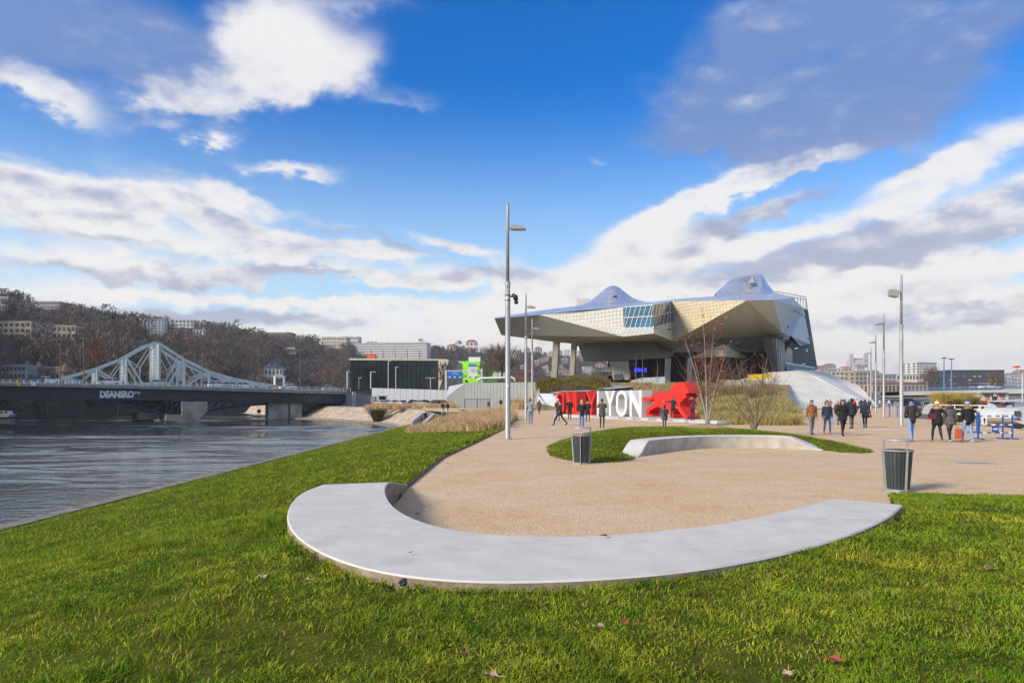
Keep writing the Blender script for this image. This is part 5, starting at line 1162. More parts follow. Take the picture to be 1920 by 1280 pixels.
bb('apartment_block', 'cream stepped block on the ridge left of the white slab', 603, 650, 632, 646, 780, 16, cream, 3, 10, wmid, 'flat', 0, parts=False)
bb('apartment_block', 'pale block on the ridge joined to the stepped one', 640, 672, 631, 646, 800, 16, whit, 3, 8, wmid, 'flat', 0, parts=False)
bb('apartment_block', 'low white curved terrace block below the ridge', 606, 640, 644, 652, 680, 14, whit, 2, 8, wmid, 'flat', 0, parts=False)
sl = bb('slab_block', 'very long white slab block with red stripes on the hill', 666, 802, 643, 676, 640, 16, whit, 9, 46, wmid, 'flat', -.12, wh=.5, ww=.7, parts=False)
for k in range(5): mb = MB(); mb.box((-22+k*13, -.15, 8), (.9,.2,15)); mb.build('red_stripe', mat('red stripe', (.45,.10,.08), .7), sl)
mn = thing('turreted_manor', 'stone manor with three pointed turret roofs left of the truss', 'house', W(88,714,212)); O = Vector(mn.location); stone = mat('brown stone', (.22,.18,.13), .9, 0, .3, .4); rtile = mat('brown roof tiles', (.16,.10,.07), .9, 0, .25, .6)
slab('wall', [W(50,698,214), W(128,698,214), W(128,716,214), W(50,716,214)], 8, stone, mn, O); slab('roof', [W(58,698,214), W(126,698,214), W(118,687,218), W(66,687,218)], 4, rtile, mn, O)
for px, yt, ye in ((52,677,690),(74,676,696),(123,679,697)): mb = MB(); c = W(px,716,212)-O; zt_ = W(px,yt,212).z-O.z; ze = W(px,ye,212).z-O.z; mb.tube([c, (c.x,c.y,ze)], 1.7, 10); tw_ = mb.build('turret', stone, mn); mb = MB(); mb.tube([(c.x,c.y,ze-.1),(c.x,c.y,zt_)], [2.1,.1], 10); mb.build('turret_roof', rtile, tw_)
for px in (62,84,96,106): slab('window', [W(px,703,213.6), W(px+4,703,213.6), W(px+4,709,213.6), W(px,709,213.6)], .2, wdk, mn, O)
rr_ = random.Random(4)
cl = [whit, cream, pink, whit]; k = 0; used_l = set()
for (px, py, d, wpx, hpx) in ((846,648,950,18,8),(878,650,960,10,6),(884,641,1000,22,9),(905,652,960,12,7),(968,654,950,14,7),(988,652,960,12,7),(965,664,900,16,7),(1010,652,980,14,8),(1016,673,850,12,9),(1006,676,840,10,10),(982,683,800,13,6),(1022,685,800,13,7),(1034,660,950,10,12),(1046,657,960,14,8),(1062,658,960,10,13),(1060,672,900,12,10),(1058,694,800,18,9),(1092,664,900,14,20),(1102,690,820,16,14),(1115,668,900,14,8),(1024,668,880,10,6),(995,694,780,12,6),(1052,684,830,10,6),(1126,682,860,16,8),(1030,695,780,14,7)):
    k += 1; tall = hpx > 11
    wh_ = ['left of the camera lamp','right of the camera lamp','between lamp posts','left of the museum legs','between museum legs','right of the museum legs'][0 if px < 946 else 1 if px < 975 else 2 if px < 998 else 3 if px < 1036 else 4 if px < 1075 else 5]
    lab = ('slim pale tower' if tall else ['white','cream','ochre','white'][k % 4]+(' flat roofed house' if k % 5 == 0 else ' red roofed house'))+f' on the far hill {wh_}, '+['skyline','upper slope','mid slope','low down'][0 if py < 653 else 1 if py < 666 else 2 if py < 684 else 3]
    if lab in used_l: lab = lab.replace('house on', 'second house on').replace('tower on', 'second tower on')
    used_l.add(lab)
    bb('tower_block' if tall else 'hill_house', lab, px-wpx/2, px+wpx/2, py-hpx*.55+5, py+hpx*.5+5, d, 9, cl[k % 4], 5 if tall else 2, 4 if tall else 3, wmid, 'flat' if tall or k % 5 == 0 else tile, rr_.uniform(-.3,.3), parts=False, group='houses on the far hill', roofh=.22)

HOUSES += [(48,130,214,714)]
# --- tree templates as triangle arrays (unit height 1)
def bare_tmpl(rs, n=95, wide=.42, wd=.018):
    V = []; 
    for i in range(n):
        az = rs.uniform(0, 2*np.pi); u = rs.random()**.6; zc = .28+.6*rs.random(); r = wide*u*math.sin(math.pi*min(1, max(.12, (zc-.1)/.95)))**.7
        c = np.array([r*math.cos(az), r*math.sin(az), zc]); d = np.array([math.cos(az)*.55*u, math.sin(az)*.55*u, 1.0])+rs.normal(0, .35, 3); d /= np.linalg.norm(d); L_ = rs.uniform(.10, .24)
        s_ = np.cross(d, rs.normal(0, 1, 3)); s_ /= np.linalg.norm(s_)+1e-9; w_ = wd*rs.uniform(.6, 1.6)
        V += [c-s_*w_, c+s_*w_, c+d*L_]
    for k in range(3):
        a = k*2.1; e = np.array([math.cos(a), math.sin(a), 0])*.02; V += [-e+np.array([0,0,-.05]), e+np.array([0,0,-.05]), np.array([math.cos(a)*.05, math.sin(a)*.05, .75])]
    return np.array(V).reshape(-1, 3, 3)
def ever_tmpl(rs, n=110, wide=.38, cone=.4):
    V = []
    for i in range(n):
        zc = .15+.8*rs.random(); prof = wide*((1-zc)*cone*2.2+(1-cone)*math.sin(math.pi*zc)**.6); az = rs.uniform(0, 2*np.pi); r = prof*rs.random()**.4
        c = np.array([r*math.cos(az), r*math.sin(az), zc]); s_ = .085*rs.uniform(.6, 1.4); q_ = rs.normal(0, 1, (3, 3)); q_ *= s_/np.linalg.norm(q_, axis=1)[:, None]; V.append(c+q_)
    V.append(np.array([[-.02,0,-.05],[.02,0,-.05],[0,0,.9]])); return np.array(V).reshape(-1, 3, 3)
rs = np.random.default_rng(11)
bare_T = [bare_tmpl(rs, 95, .36+.1*rs.random()) for _ in range(7)]; ever_T = [ever_tmpl(rs, 110, .30+.14*rs.random(), c) for c in (.2,.35,.6,.8,.1)]
bcol = np.array([[.11,.078,.066],[.125,.088,.07],[.10,.078,.07],[.145,.09,.06],[.12,.10,.075],[.16,.085,.05],[.15,.12,.07]]); ecol = np.array([[.026,.045,.032],[.035,.055,.030],[.022,.036,.032],[.055,.07,.03]])
woodm = mat('winter wood', rough=.9, attr=True, spec=.1, var=.2, vscale=.15)
def plant(tmpl, p, h, w, col, rs):
    a = rs.uniform(0, 6.28); c_, s_ = math.cos(a), math.sin(a); V = tmpl.copy(); x_, y_ = V[..., 0].copy(), V[..., 1].copy()
    V[..., 0] = (x_*c_-y_*s_)*w+p[0]; V[..., 1] = (x_*s_+y_*c_)*w+p[1]; V[..., 2] = V[..., 2]*h+p[2]
    C = np.repeat((col*rs.uniform(.75, 1.25, (len(V), 1)))[:, None, :], 3, 1); return V, C
keep_out = []       # (px0, px1, d) where houses stand
def is_ever(px, t, rs):
    k = .20+.32*ss(.82, 1.0, t)+.25*ss(500, 800, px)*ss(.3, .8, t)
    return rs.random() < k
Vs, Cs = [], []; px = -330.0
while px < 1290:
    t = 0.0
    while t <= 1.02:
        db_, dr = interp(HP, HB, px), interp(HP, HR, px); d = db_+(dr-db_)*t
        ppx = px+rs.uniform(-14, 14); tt = min(1, max(0, t+rs.uniform(-.02, .02))); p = hill_pt(ppx, tt); d = p.y
        sc = 1.0+max(0, (d-400)/1200); scr = 960+p.x/p.y*F; top = HY-(p.z+10-CH)/d*F
        blocked = any(a_ < scr < b_ and dd-150 < d < dd+12 and top < pb_-3 for a_, b_, dd, pb_ in HOUSES)
        hs_ = .4 if blocked else 1.0
        if is_ever(ppx, tt, rs): v_, c_ = plant(ever_T[rs.integers(5)], p, rs.uniform(7, 12)*sc**.3*hs_, rs.uniform(9, 13)*sc**.3*(.4+.6*hs_), ecol[rs.integers(4)], rs)
        else: v_, c_ = plant(bare_T[rs.integers(7)], p, rs.uniform(7.5, 12)*sc**.3*hs_, rs.uniform(10, 15)*sc**.4*(.4+.6*hs_), bcol[rs.integers(7)], rs)
        Vs.append(v_); Cs.append(c_); t += (7.5*sc)/(dr-db_)*1.25
    px += 7.5*F/ interp(HP, np.array(HB)*.45+np.array(HR)*.55, px)*.62
V = np.concatenate(Vs).reshape(-1, 3); C = np.concatenate(Cs).reshape(-1, 3)
tag(np_mesh('woodland', V, np.arange(len(V)).reshape(-1, 3), woodm, C), 'brown leafless winter woods mixed with evergreens covering the far hillside', 'woodland', kind='stuff')
print('woodland tris', len(V)//3)
# --- single trees that stand out
def far_tree(px, py_base, d, h, w, kind, label, group=None, col=None, name=None, seed=0):
    r2 = np.random.default_rng(seed+int(px*7)); p = W(px, py_base, d); o = thing(name or ('evergreen_tree' if kind == 'ever' else 'bare_tree'), label, 'tree', p, 0, group)
    T_ = ever_tmpl(r2, 260, .42, .25) if kind == 'ever' else bare_tmpl(r2, 420, .40, .010)
    if kind == 'ever': T_ = T_[:-1].copy(); T_ = T_.mean(1, keepdims=True)+(T_-T_.mean(1, keepdims=True))*.62
    else: T_ = T_[:-3]
    cc = col if col is not None else (ecol[int(px) % 4] if kind == 'ever' else bcol[int(px) % 7]); v_, c_ = plant(T_, (0,0,0), h, w, np.array(cc), r2)
    cr = np_mesh('crown', v_.reshape(-1, 3), np.arange(len(v_)*3).reshape(-1, 3), woodm, c_.reshape(-1, 3)); cr.parent = o
    mb = MB(); mb.tube([(0,0,-.6),(0,0,h*.35),(.02*h,0,h*.7)], [h*.022,h*.016,h*.006], 6)
    for k in range(7 if kind == 'bare' else 2): a = k*2.4; z_ = h*(.22+.07*k); mb.tube([(0,0,z_),(math.cos(a)*w*.14,math.sin(a)*w*.14,z_+h*.14),(math.cos(a)*w*.26,math.sin(a)*w*.26,z_+h*.32)], [h*.011,h*.007,h*.003], 5)
    mb.build('trunk', mat('dark bark', (.06,.045,.035), .95), o); return o
for i, (px, py, d, h, w, lb) in enumerate(((200,611,395,13,17,'broad dark evergreen on the hill above the truss, upper of two'),(208,628,350,12,14,'broad dark evergreen on the hill above the truss, lower of two'),(335,668,330,11,7,'narrow dark conifer right of the truss peak'),(272,625,430,12,15,'dark pine in front of the white hill tower block'),(445,640,500,17,12,'tall dark pine on the hilltop right of the white villas'),(425,640,500,15,12,'dark pine on the hilltop left of the tallest pine'),(60,600,380,9,16,'greenish evergreen on the hill near the left border'),(100,690,260,8,8,'dark evergreen low on the hill near the manor'),(585,664,560,17,22,'dark cedar beside the hillside villas'),(520,690,430,14,18,'dark evergreen behind the slate roofed villa'),(560,700,420,13,15,'dark evergreen right of the slate roofed villa'),(860,668,760,18,20,'dark pine on the ridge right of the white slab block'),(790,662,800,18,14,'dark pine group leader above the green building'))):
    far_tree(px, py, d, h, w, 'ever', lb, 'evergreens on the hill')
for px, py, d, h, w, lb, c in ((612,728,300,10,5,'pale bare poplar by the far river road, left of two',(.20,.16,.10)),(628,728,300,8.5,4.5,'pale bare poplar by the far river road, right of two',(.20,.15,.09)),(180,700,235,12,10,'rust brown tree left of the truss on the slope',(.17,.065,.03)),(941,717,235,13.5,14,'big round bare tree right of the green building',(.13,.085,.055)),(832,728,228,9,9,'bare tree before the beige end of the glass building',(.09,.065,.05)),(912,717,225,7,7,'small greenish bare tree before the green building',(.12,.12,.06))):
    far_tree(px, py, d, h, w, 'bare', lb, None, c)


# ================================================================ concrete slope and steps at the museum's east end
cs = thing('concrete_slope', 'large smooth pale concrete slope running down from the museum', 'ramp', W(1500,757,95)); O = Vector(cs.location); csm = mat('smooth pale concrete', (.66,.64,.58), .8, 0, .1, .3, .15, 5, detail=8)
def sheet(name, pts, mt, parent, O): mb = MB(); mb.add([p-O for p in pts], [tuple(range(len(pts)))]); return mb.build(name, mt, parent, fix=False)
sheet('slope_face', [W(1440,698,138), W(1500,694,143), W(1532,707,138), W(1618,752,124), W(1560,765,116), W(1440,766,112)], csm, cs, O)
sheet('slope_shoulder', [W(1500,694,143), W(1545,697,160), W(1610,722,148), W(1648,762,130), W(1618,764,122), W(1618,752,124), W(1532,707,138)], mat('pale concrete shoulder', (.68,.66,.62), .8, 0, .08, .3), cs, O)
sheet('slope_side', [W(1440,698,138), W(1370,716,128), W(1380,766,110), W(1440,766,112)], csm, cs, O)
sheet('slope_back', [W(1545,697,160), W(1500,694,143), W(1440,698,138), W(1450,720,188)], csm, cs, O)
for k in range(7): a, b = W(1380+k*9,706+k*7,112-k*3), W(1440+k*3,706+k*7,112-k*3); 
fn = thing('low_fence', 'row of thin steel posts with a wire at the foot of the concrete slope', 'fence', W(1540,765,112)); O = Vector(fn.location)
for i in range(14): px = 1470+i*12; q_ = W(px, 765, 112); mb = MB(); mb.bar(q_-O, q_-O+Vector((0,0,1.0)), .05); mb.build('fence_post', steel, fn)
mb = MB(); mb.bar(W(1470,765,112)-O+Vector((0,0,.9)), W(1626,765,112)-O+Vector((0,0,.9)), .03); mb.build('fence_wire', steel, fn)
stp = thing('concrete_steps', 'pale concrete block wall and steps beside the tan ornamental grass', 'steps', W(1490,777,72)); O = Vector(stp.location)
slab('block_wall', [W(1405,753,74), W(1484,753,74), W(1484,760,74), W(1405,760,74)], 2, conc, stp, O); slab('block_wall', [W(1470,767,70), W(1515,767,70), W(1515,780,70), W(1470,780,70)], 2, conc, stp, O)
for k in range(4): slab('step', [W(1474+k*2,775+k*2,68-k*.5), W(1500+k*2,775+k*2,68-k*.5), W(1500+k*2,777+k*2,68-k*.5), W(1474+k*2,777+k*2,68-k*.5)], .6, conc, stp, O)
for i in range(8): q_ = W(1478+i*6, 770, 71); mb = MB(); mb.bar(q_-O, q_-O+Vector((0,0,.7)), .05); mb.build('rail_post', steel, stp)
mb = MB(); mb.bar(W(1476,758,71)-O, W(1522,758,71)-O, .06); mb.build('handrail', steel, stp)
yb = thing('yellow_banner', 'yellow fabric banner hung by the museum terrace behind the bare tree', 'banner', W(1425,712,116)); O = Vector(yb.location); slab('cloth', [W(1402,702,116), W(1448,700,116), W(1448,709.5,116), W(1402,712,116)], .1, mat('yellow banner', (.72,.50,.02), .7, 0, .2, 1.5), yb, O)
bw = thing('stone_block_wall', 'cream block wall half hidden behind the bare tree', 'wall', W(1400,735,108)); O = Vector(bw.location)
for r in range(5):
    for c in range(9): slab('block', [W(1352+c*9+.4*(r % 2)*9,712+r*5.2,110), W(1360+c*9+.4*(r % 2)*9,712+r*5.2,110), W(1360+c*9+.4*(r % 2)*9,716.6+r*5.2,110), W(1352+c*9+.4*(r % 2)*9,716.6+r*5.2,110)], .6, mat('cream stone', (.46,.41,.32), .9, 0, .2, .8), bw, O)
for nm, pts, lb in (('terrace_wall', [W(1184,713,140), W(1205,708,138), W(1247,706,134), W(1247,724,134), W(1184,724,140)], 'blue grey terrace wall between the entrance and the museum leg'),): t_ = thing(nm, lb, 'wall', W(1215,724,136)); slab('wall_face', pts, 1, mat('blue grey wall', (.30,.33,.37), .7, 0, .06, .4), t_, Vector(t_.location))
# ================================================================ far right background: city, basilica hill, bridge
hb = MB(); pr = [(1440,705),(1480,698),(1530,690),(1560,686),(1600,690),(1640,694),(1680,704),(1720,712),(1780,716),(1880,706),(1960,700),(2100,704)]
for (x0, y0), (x1, y1) in zip(pr, pr[1:]):
    a, b = W(x0, y0+4, 1700), W(x1, y1+4, 1700); hb.add([(a.x*.75, 1300, 0), (b.x*.75, 1300, 0), b, a], [(0,1,2,3)]); hb.add([a, b, b+Vector((0,300,-40)), a+Vector((0,300,-40))], [(0,1,2,3)])
tag(hb.build('hill', mat('hazy town hill', (.22,.17,.15), .95, 0, .3, .01)), kind='structure')
rz_ = random.Random(9); k = 0
spots = [(1540,692,22),(1557,688,20),(1570,694,24),(1548,699,20),(1585,694,22),(1600,698,20),(1614,690,18),(1572,702,24),(1625,699,18),(1640,700,18),(1654,706,20),(1596,705,20),(1538,704,16),(1668,710,16),(1886,703,20),(1902,706,22),(1918,700,24),(1890,712,22),(1910,713,20)]
for px, py, wp in spots:
    k += 1; lab = ['cream','ochre','pale','white'][k % 4]+(' flat topped' if k % 3 == 0 else ' red roofed')+' hazy house on the '+('basilica hill, ' if px < 1700 else 'right border hill, ')+['lower','middle','upper'][2 if py < 694 else 1 if py < 701 else 0]+' row, '+('far left' if px < 1553 else 'left' if px < 1580 else 'centre' if px < 1620 else 'right' if px < 1700 else 'nearer' if px < 1905 else 'last')
    if lab in used_l: lab = lab.replace('hazy house', 'second hazy house')
    used_l.add(lab); bb('hillside_house', lab, px-wp/2, px+wp/2, py-4, py+2, 1500, 14, [cream, pink, greyr, whit][k % 4], 2, 4, wmid, tile if k % 3 else 'flat', rz_.uniform(-.3,.3), parts=False, roofh=.15, group='houses on the basilica hill')
# basilica
bs_ = thing('basilica', 'pale basilica with four towers on the hill skyline', 'church', W(1607,694,1680)); O = Vector(bs_.location); bst = mat('pale hazy stone', (.50,.48,.47), .85, 0, .06, .05)
def bx_(name, x0, x1, yt, yb, d, dep, mt=bst, parent=bs_): return slab(name, [W(x0,yt,d), W(x1,yt,d), W(x1,yb,d), W(x0,yb,d)], dep, mt, parent, O)
bx_('nave', 1596, 1626, 674, 688, 1680, 25); slab('nave_roof', [W(1596,674,1680), W(1626,674,1680), W(1624,671.5,1695), W(1598,671.5,1695)], 4, mat('blue grey roof', (.22,.26,.33), .7), bs_, O)
for x in (1594.5, 1599, 1621.5, 1626): tw_ = bx_('tower', x-1.6, x+1.6, 666, 688, 1676, 5); slab('spire', [W(x-1.8,666,1676), W(x+1.8,666,1676), W(x,661,1676)], 4, bst, tw_, O)
bx_('apse', 1600, 1622, 680, 692, 1670, 8)
# city blocks
bb('office_block', 'cream office block with ribbon windows beyond the concrete slope', 1560, 1606, 697, 728, 420, 20, cream, 5, 6, wmid, 'flat', -.1)
bb('office_block', 'brown grey office block right of the cream one', 1603, 1634, 698, 728, 410, 20, mat('taupe render', (.36,.30,.24), .85, 0, .1, .2), 5, 4, wmid, 'flat', .05)
bb('office_block', 'sloped dark roofed office block behind the lamp row', 1636, 1680, 702, 722, 430, 20, greyr, 3, 6, wmid, 'flat', 0)
bb('office_block', 'white office block with two window rows', 1681, 1735, 702, 718, 440, 20, whit, 2, 9, wmid, 'flat', 0)
bb('tower_block', 'white tower block with small square windows', 1717, 1758, 680, 705, 560, 18, whit, 7, 8, wmid, 'flat', .15, parts=False)
bb('long_shed', 'long low building with red brown roof below the offices', 1636, 1738, 719, 731, 380, 14, pink, 1, 14, wmid, tile, 0, parts=False, roofh=.04)
dkb = bb('dark_block', 'dark grey block with scattered yellow and red window panels', 1779, 1880, 695, 724, 330, 18, mat('anthracite cladding', (.055,.065,.08), .6, 0, .1, .3), 4, 14, wdk, 'flat', -.08, wh=.25, ww=.5)
rz2 = random.Random(3); 
for r in range(4):
    for c in range(11):
        if rz2.random() < .5: mb = MB(); mb.box((-12+c*2.3, -.2, 1.6+r*1.75), (rz2.uniform(.7,1.6), .14, .45)); mb.build('coloured_panel', mat(['yellow panel','red panel','lime panel'][rz2.randrange(3)], [(.7,.5,.03),(.65,.10,.05),(.5,.6,.05)][0], .6) if False else [mat('yellow panel', (.7,.48,.03), .6), mat('red panel', (.65,.10,.05), .6), mat('lime panel', (.48,.55,.05), .6)][rz2.randrange(3)], dkb)
# overpass bridge on the right
ov = thing('concrete_overpass', 'pale concrete road bridge with a light railing on the right', 'bridge', W(1790,760,170)); O = Vector(ov.location)
slab('deck', [W(1690,734,180), W(1960,728,140), W(1960,737,140), W(1690,741,180)], 12, mat('overpass concrete', (.46,.46,.45), .8, 0, .1, .1), ov, O); slab('girder', [W(1692,741,180.5), W(1960,737,140.5), W(1960,745,140.5), W(1692,747,180.5)], 11, mat('overpass underside', (.13,.14,.16), .8), ov, O)
slab('ramp', [W(1600,738,215), W(1690,733.5,180), W(1690,745,180), W(1600,746,215)], 10, mat('overpass concrete', (.46,.46,.45), .8, 0, .1, .1), ov, O)
for h in (0, 2.5): mb = MB(); mb.bar(W(1690,731-h,179.9)-O, W(1960,725-h*1.2,139.9)-O, .12); mb.build('rail', mat('blue rail', (.12,.25,.5), .5), ov)
for px in (1705, 1805, 1895): 
    dd = interp([1690,1960],[180,140],px)+5; slab('pier', [W(px,744,dd), W(px+7,744,dd), W(px+7,762,dd), W(px,762,dd)], 4, conc_dark, ov, O)
for px, lb in ((1836,'pale blue van crossing the right overpass'),(1852,'white car crossing the right overpass')): dd = interp([1690,1960],[180,140],px)+4; p = W(px, interp([1690,1960],[734,728],px)-.3, dd); car('silver' if px < 1840 else 'white', p, .15, lb, 'cars on the overpass', 'moving_car')
for px, yt, lb in ((1770,671,'tall blue mast with a flat lamp head, left of two'),(1784,673,'tall blue mast with a flat lamp head, right of two')):
    p = W(px,731,172); o = thing('highway_mast', lb, 'mast', p); t = W(px,yt,172); mb = MB(); mb.tube([(0,0,0),(0,0,t.z-p.z)], [.22,.1], 8); mb.build('pole', mat('blue mast', (.10,.25,.45), .5, .1), o); mb = MB(); mb.box((0,0,t.z-p.z), (1.1,.5,.22)); mb.build('lamp_head', black, o)
cr_ = thing('beacon_mast', 'pale mast with a small red topped disc at the right border', 'mast', W(1908,790,60)); O = Vector(cr_.location); mb = MB(); mb.tube([W(1917,755,60)-O, W(1917,700,60)-O], .06, 8); mb.build('pole', steel_light, cr_); mb = MB(); mb.bar(W(1906,715,60)-O, W(1926,715,60)-O, .06); mb.build('yard', steel_light, cr_); mb = MB(); mb.lathe([(.05,0),(.28,.04),(.28,.14),(.05,.16)], W(1906,689,60)-O, 12); mb.build('disc', mat('signal red', (.7,.05,.03), .5), cr_); mb = MB(); mb.bar(W(1906,689,60)-O, W(1917,712,60)-O, .04); mb.build('stay', steel_light, cr_)
# ================================================================ boats on the right
bt = thing('houseboat', 'white and brown houseboat wheelhouse with two orange life rings', 'boat', W(1860,800,56)); O = Vector(bt.location); cw = mat('boat cream paint', (.62,.59,.52), .5, 0, .1, 1); bwn = mat('boat dark brown', (.075,.05,.04), .6, 0, .2, 2)
D = 56
def bslab(name, x0, x1, y0, y1, d, dep, mt, par=bt): return slab(name, [W(x0,y0,d), W(x1,y0,d), W(x1,y1,d), W(x0,y1,d)], dep, mt, par, O)
bslab('wheelhouse', 1842, 1891, 736, 752, D, 2.6, cw); bslab('door', 1861, 1869, 737, 752, D-.06, .1, bwn); bslab('lower_band', 1842, 1891, 751, 759, D-.04, 2.65, bwn); bslab('wheelhouse_roof', 1840, 1893, 733.5, 736, D-.3, 3.2, steel_light)
w1 = bslab('window', 1847, 1856, 738, 744, D-.05, .1, wdk); w2 = bslab('window', 1875, 1885, 737.5, 744, D-.05, .1, wdk)
for px in (1851, 1880):
    mb = MB(); c = W(px,751,D-.2)-O; nn = 20; mb.tube([c+Vector((math.cos(2*math.pi*i/nn)*.2, 0, math.sin(2*math.pi*i/nn)*.2)) for i in range(nn+1)], .055, 6, caps=False); mb.build('life_ring', mat('orange ring', (.72,.12,.04), .5), bt, True)
mb = MB(); c = W(1865.5,740.5,D-.2)-O; mb.tube([c+Vector((math.cos(2*math.pi*i/16)*.1, 0, math.sin(2*math.pi*i/16)*.1)) for i in range(17)], .03, 6, caps=False); mb.build('porthole', white, bt)
bslab('cabin', 1800, 1842, 746, 772, D+.4, 3, cw); bslab('cabin_roof', 1796, 1844, 744.5, 746.5, D+.2, 3.5, steel_light); bslab('cabin_door', 1825, 1829, 750, 771, D+.3, .1, bwn); bslab('cabin_window', 1839, 1845, 761, 768, D-.05, .1, wdk); bslab('hull', 1760, 1925, 772, 800, D+.6, 4.5, mat('hull grey', (.10,.10,.11), .5)); bslab('deck_wall', 1842, 1898, 759, 773, D, 3, cw); bslab('dark_opening', 1858, 1886, 760.5, 771, D-.06, .1, bwn)
mb = MB(); mb.bar(W(1820,743,D)-O, W(1842,735,D)-O, .08); mb.bar(W(1812,742.5,D)-O, W(1842,740,D)-O, .06); mb.build('boom', steel_light, bt)
wn = thing('deck_winch', 'dark winch gear on the quay side between the two boats', 'winch', W(1884,790,46)); O = Vector(wn.location); mb = MB(); mb.tube([W(1874,778,46)-O, W(1890,778,46.4)-O], .22, 10); mb.build('drum', black, wn); mb = MB(); mb.box(W(1882,784,46.3)-O, (.7,.5,.5)); mb.build('winch_frame', black, wn); mb = MB(); mb.bar(W(1872,768,46.1)-O, W(1876,788,46.1)-O, .08); mb.build('lever', bwn, wn)
b2 = thing('white_boat', 'white curved boat bow with square windows at the right border', 'boat', W(1920,810,40)); O = Vector(b2.location)
hullpts = [(1897,784),(1903,772),(1912,766),(1960,764),(1960,800),(1935,798),(1915,794),(1903,790)]
slab('hull', [W(x,y,40) for x, y in hullpts], 3, mat('boat white', (.55,.56,.56), .4, 0, .08, 1), b2, O); 
for px in (1903,1908,1912): slab('porthole', [W(px,783,39.9), W(px+1.3,783.2,39.9), W(px+1.3,787,39.9), W(px,786.5,39.9)], .1, wdk, b2, O)
slab('cabin', [W(1900,766,40.5), W(1960,762,40.5), W(1960,775,40.5), W(1898,775,40.5)], 2, mat('boat white', (.55,.56,.56), .4, 0, .08, 1), b2, O); slab('window', [W(1904,770,39.9), W(1914,770,39.9), W(1914,780,39.9), W(1904,779,39.9)], .1, wdk, b2, O)
slab('awning', [W(1893,751,42), W(1960,748,42), W(1960,750,42), W(1893,753,42)], 2, mat('awning blue grey', (.40,.45,.52), .7), b2, O)
gw_ = thing('gangway', 'white gangway with two quarter disc end plates at the quay', 'gangway', W(1790,780,44)); O = Vector(gw_.location)
def qdisc(cx, cy, r, sgn, d):
    pts = [W(cx,cy,d)]+[W(cx+sgn*r*math.cos(a), cy-r*math.sin(a), d) for a in np.linspace(0, math.pi/2, 10)]; slab('end_plate', pts, .06, mat('white plate', (.50,.51,.52), .5), gw_, O)
qdisc(1748,774,18,-1,46); qdisc(1853,777,22,1,43)
for py in (758.5, 766): mb = MB(); mb.bar(W(1746,py,46)-O, W(1856,py+1.5,43)-O, .045); mb.build('handrail', white, gw_)
slab('walkway', [W(1748,773,46), W(1856,775,43), W(1856,779,43), W(1748,776,46)], 1.1, steel_light, gw_, O)
for px in (1764,1790,1815,1838): mb = MB(); dd = interp([1748,1856],[46,43],px); mb.bar(W(px,759,dd)-O, W(px,775,dd)-O, .05); mb.build('rail_post', white, gw_)
wv = thing('parked_van', 'grey car half hidden beyond the second right lamp post', 'car', G(1722,772)) if False else None
for kd, px, d, lb in (('dark',1718,84,'dark car parked beyond the nearest right lamp post'),('silver',1735,88,'silver car parked beyond the gangway plate')): p = W(px,HY,d); car(kd, (p.x, p.y, -.02), .9, lb, 'cars by the right quay')
# blue and white barriers
def barrier(px0, px1, yb, d, label, big=True):
    a, b = W(px0,yb,d), W(px1,yb,d); a.z = b.z = 0; o = thing('crowd_barrier', label, 'barrier', a, math.atan2(b.y-a.y, b.x-a.x), 'blue and white barriers'); L_ = (b-a).length; bl_p = mat('barrier blue', (.02,.09,.36), .5); wh_p = white
    for x in (0, L_*.72, L_): mb = MB(); mb.bar((x,0,0), (x,0,1.05), .055); mb.build('post', bl_p, o); mb = MB(); mb.bar((x,-.35,.03), (x,.35,.03), .08, .04); mb.build('foot', bl_p, o)
    for z in (.28, .62, 1.0):
        n = 8
        for i in range(n): mb = MB(); mb.bar((L_*i/n,0,z), (L_*(i+1)/n,0,z), .055); mb.build('rail_section', bl_p if i % 2 == 0 else wh_p, o)
    return o, L_
o, L_ = barrier(1834, 1898, 822, 29.5, 'blue and white metal barrier with a white arrow notice, right of the walkers')
mb = MB(); mb.box((.22,-.06,.80), (.24,.02,.36)); sgn_ = mb.build('notice', white, o); mb = MB(); mb.prism([(-.02,-.13),(.02,-.13),(.02,.02),(.07,.02),(0,.12),(-.07,.02),(-.02,.02)], lambda p: (.22+p[0], -.075, .80+p[1]), lambda p: (.22+p[0], -.085, .80+p[1])); mb.build('arrow', mat('dark arrow', (.07,.04,.06), .6), sgn_)
mb = MB(); mb.box((.70,-.06,.42), (.28,.03,.24)); mb.build('plate', mat('barrier blue', (.02,.09,.36), .5), o); mb = MB(); mb.box((.70,-.08,.44), (.2,.01,.05)); mb.build('plate_print', white, o)
barrier(1822, 1836, 800, 35, 'short blue barrier end left of the arrow notice barrier'); barrier(1668, 1688, 772, 66, 'distant blue and white barrier between the right lamp posts')
# tan reed shrub on the quay

# ================================================================ planting
def tuft_mass(name, label, pts_fn, n, h0, h1, w, cols, seed, lean=.5, cat='grass', kind='stuff', group=None):
    r = np.random.default_rng(seed); x, y, z = pts_fn(n, r); n = len(x)
    c = np.array(cols)[r.integers(0, len(cols), n)]*r.uniform(.7, 1.3, (n, 1)); v_, t_, c_ = blades(x, y, z-.02, r.uniform(h0, h1, n)*(.55+.85*vnoise(x, y, .9, seed)), np.full(n, w)*r.uniform(.6, 1.4, n), 2, c, r, lean)
    return tag(np_mesh(name, v_, t_, grass_mat, c_), label, cat, group, kind)
def clump_pts(centres, rad):
    C0 = np.array(centres)
    def f(n, r):
        i = r.integers(0, len(C0), n); a = r.uniform(0, 6.28, n); q_ = rad*np.sqrt(r.random(n)); return C0[i, 0]+np.cos(a)*q_, C0[i, 1]+np.sin(a)*q_, C0[i, 2]
    return f
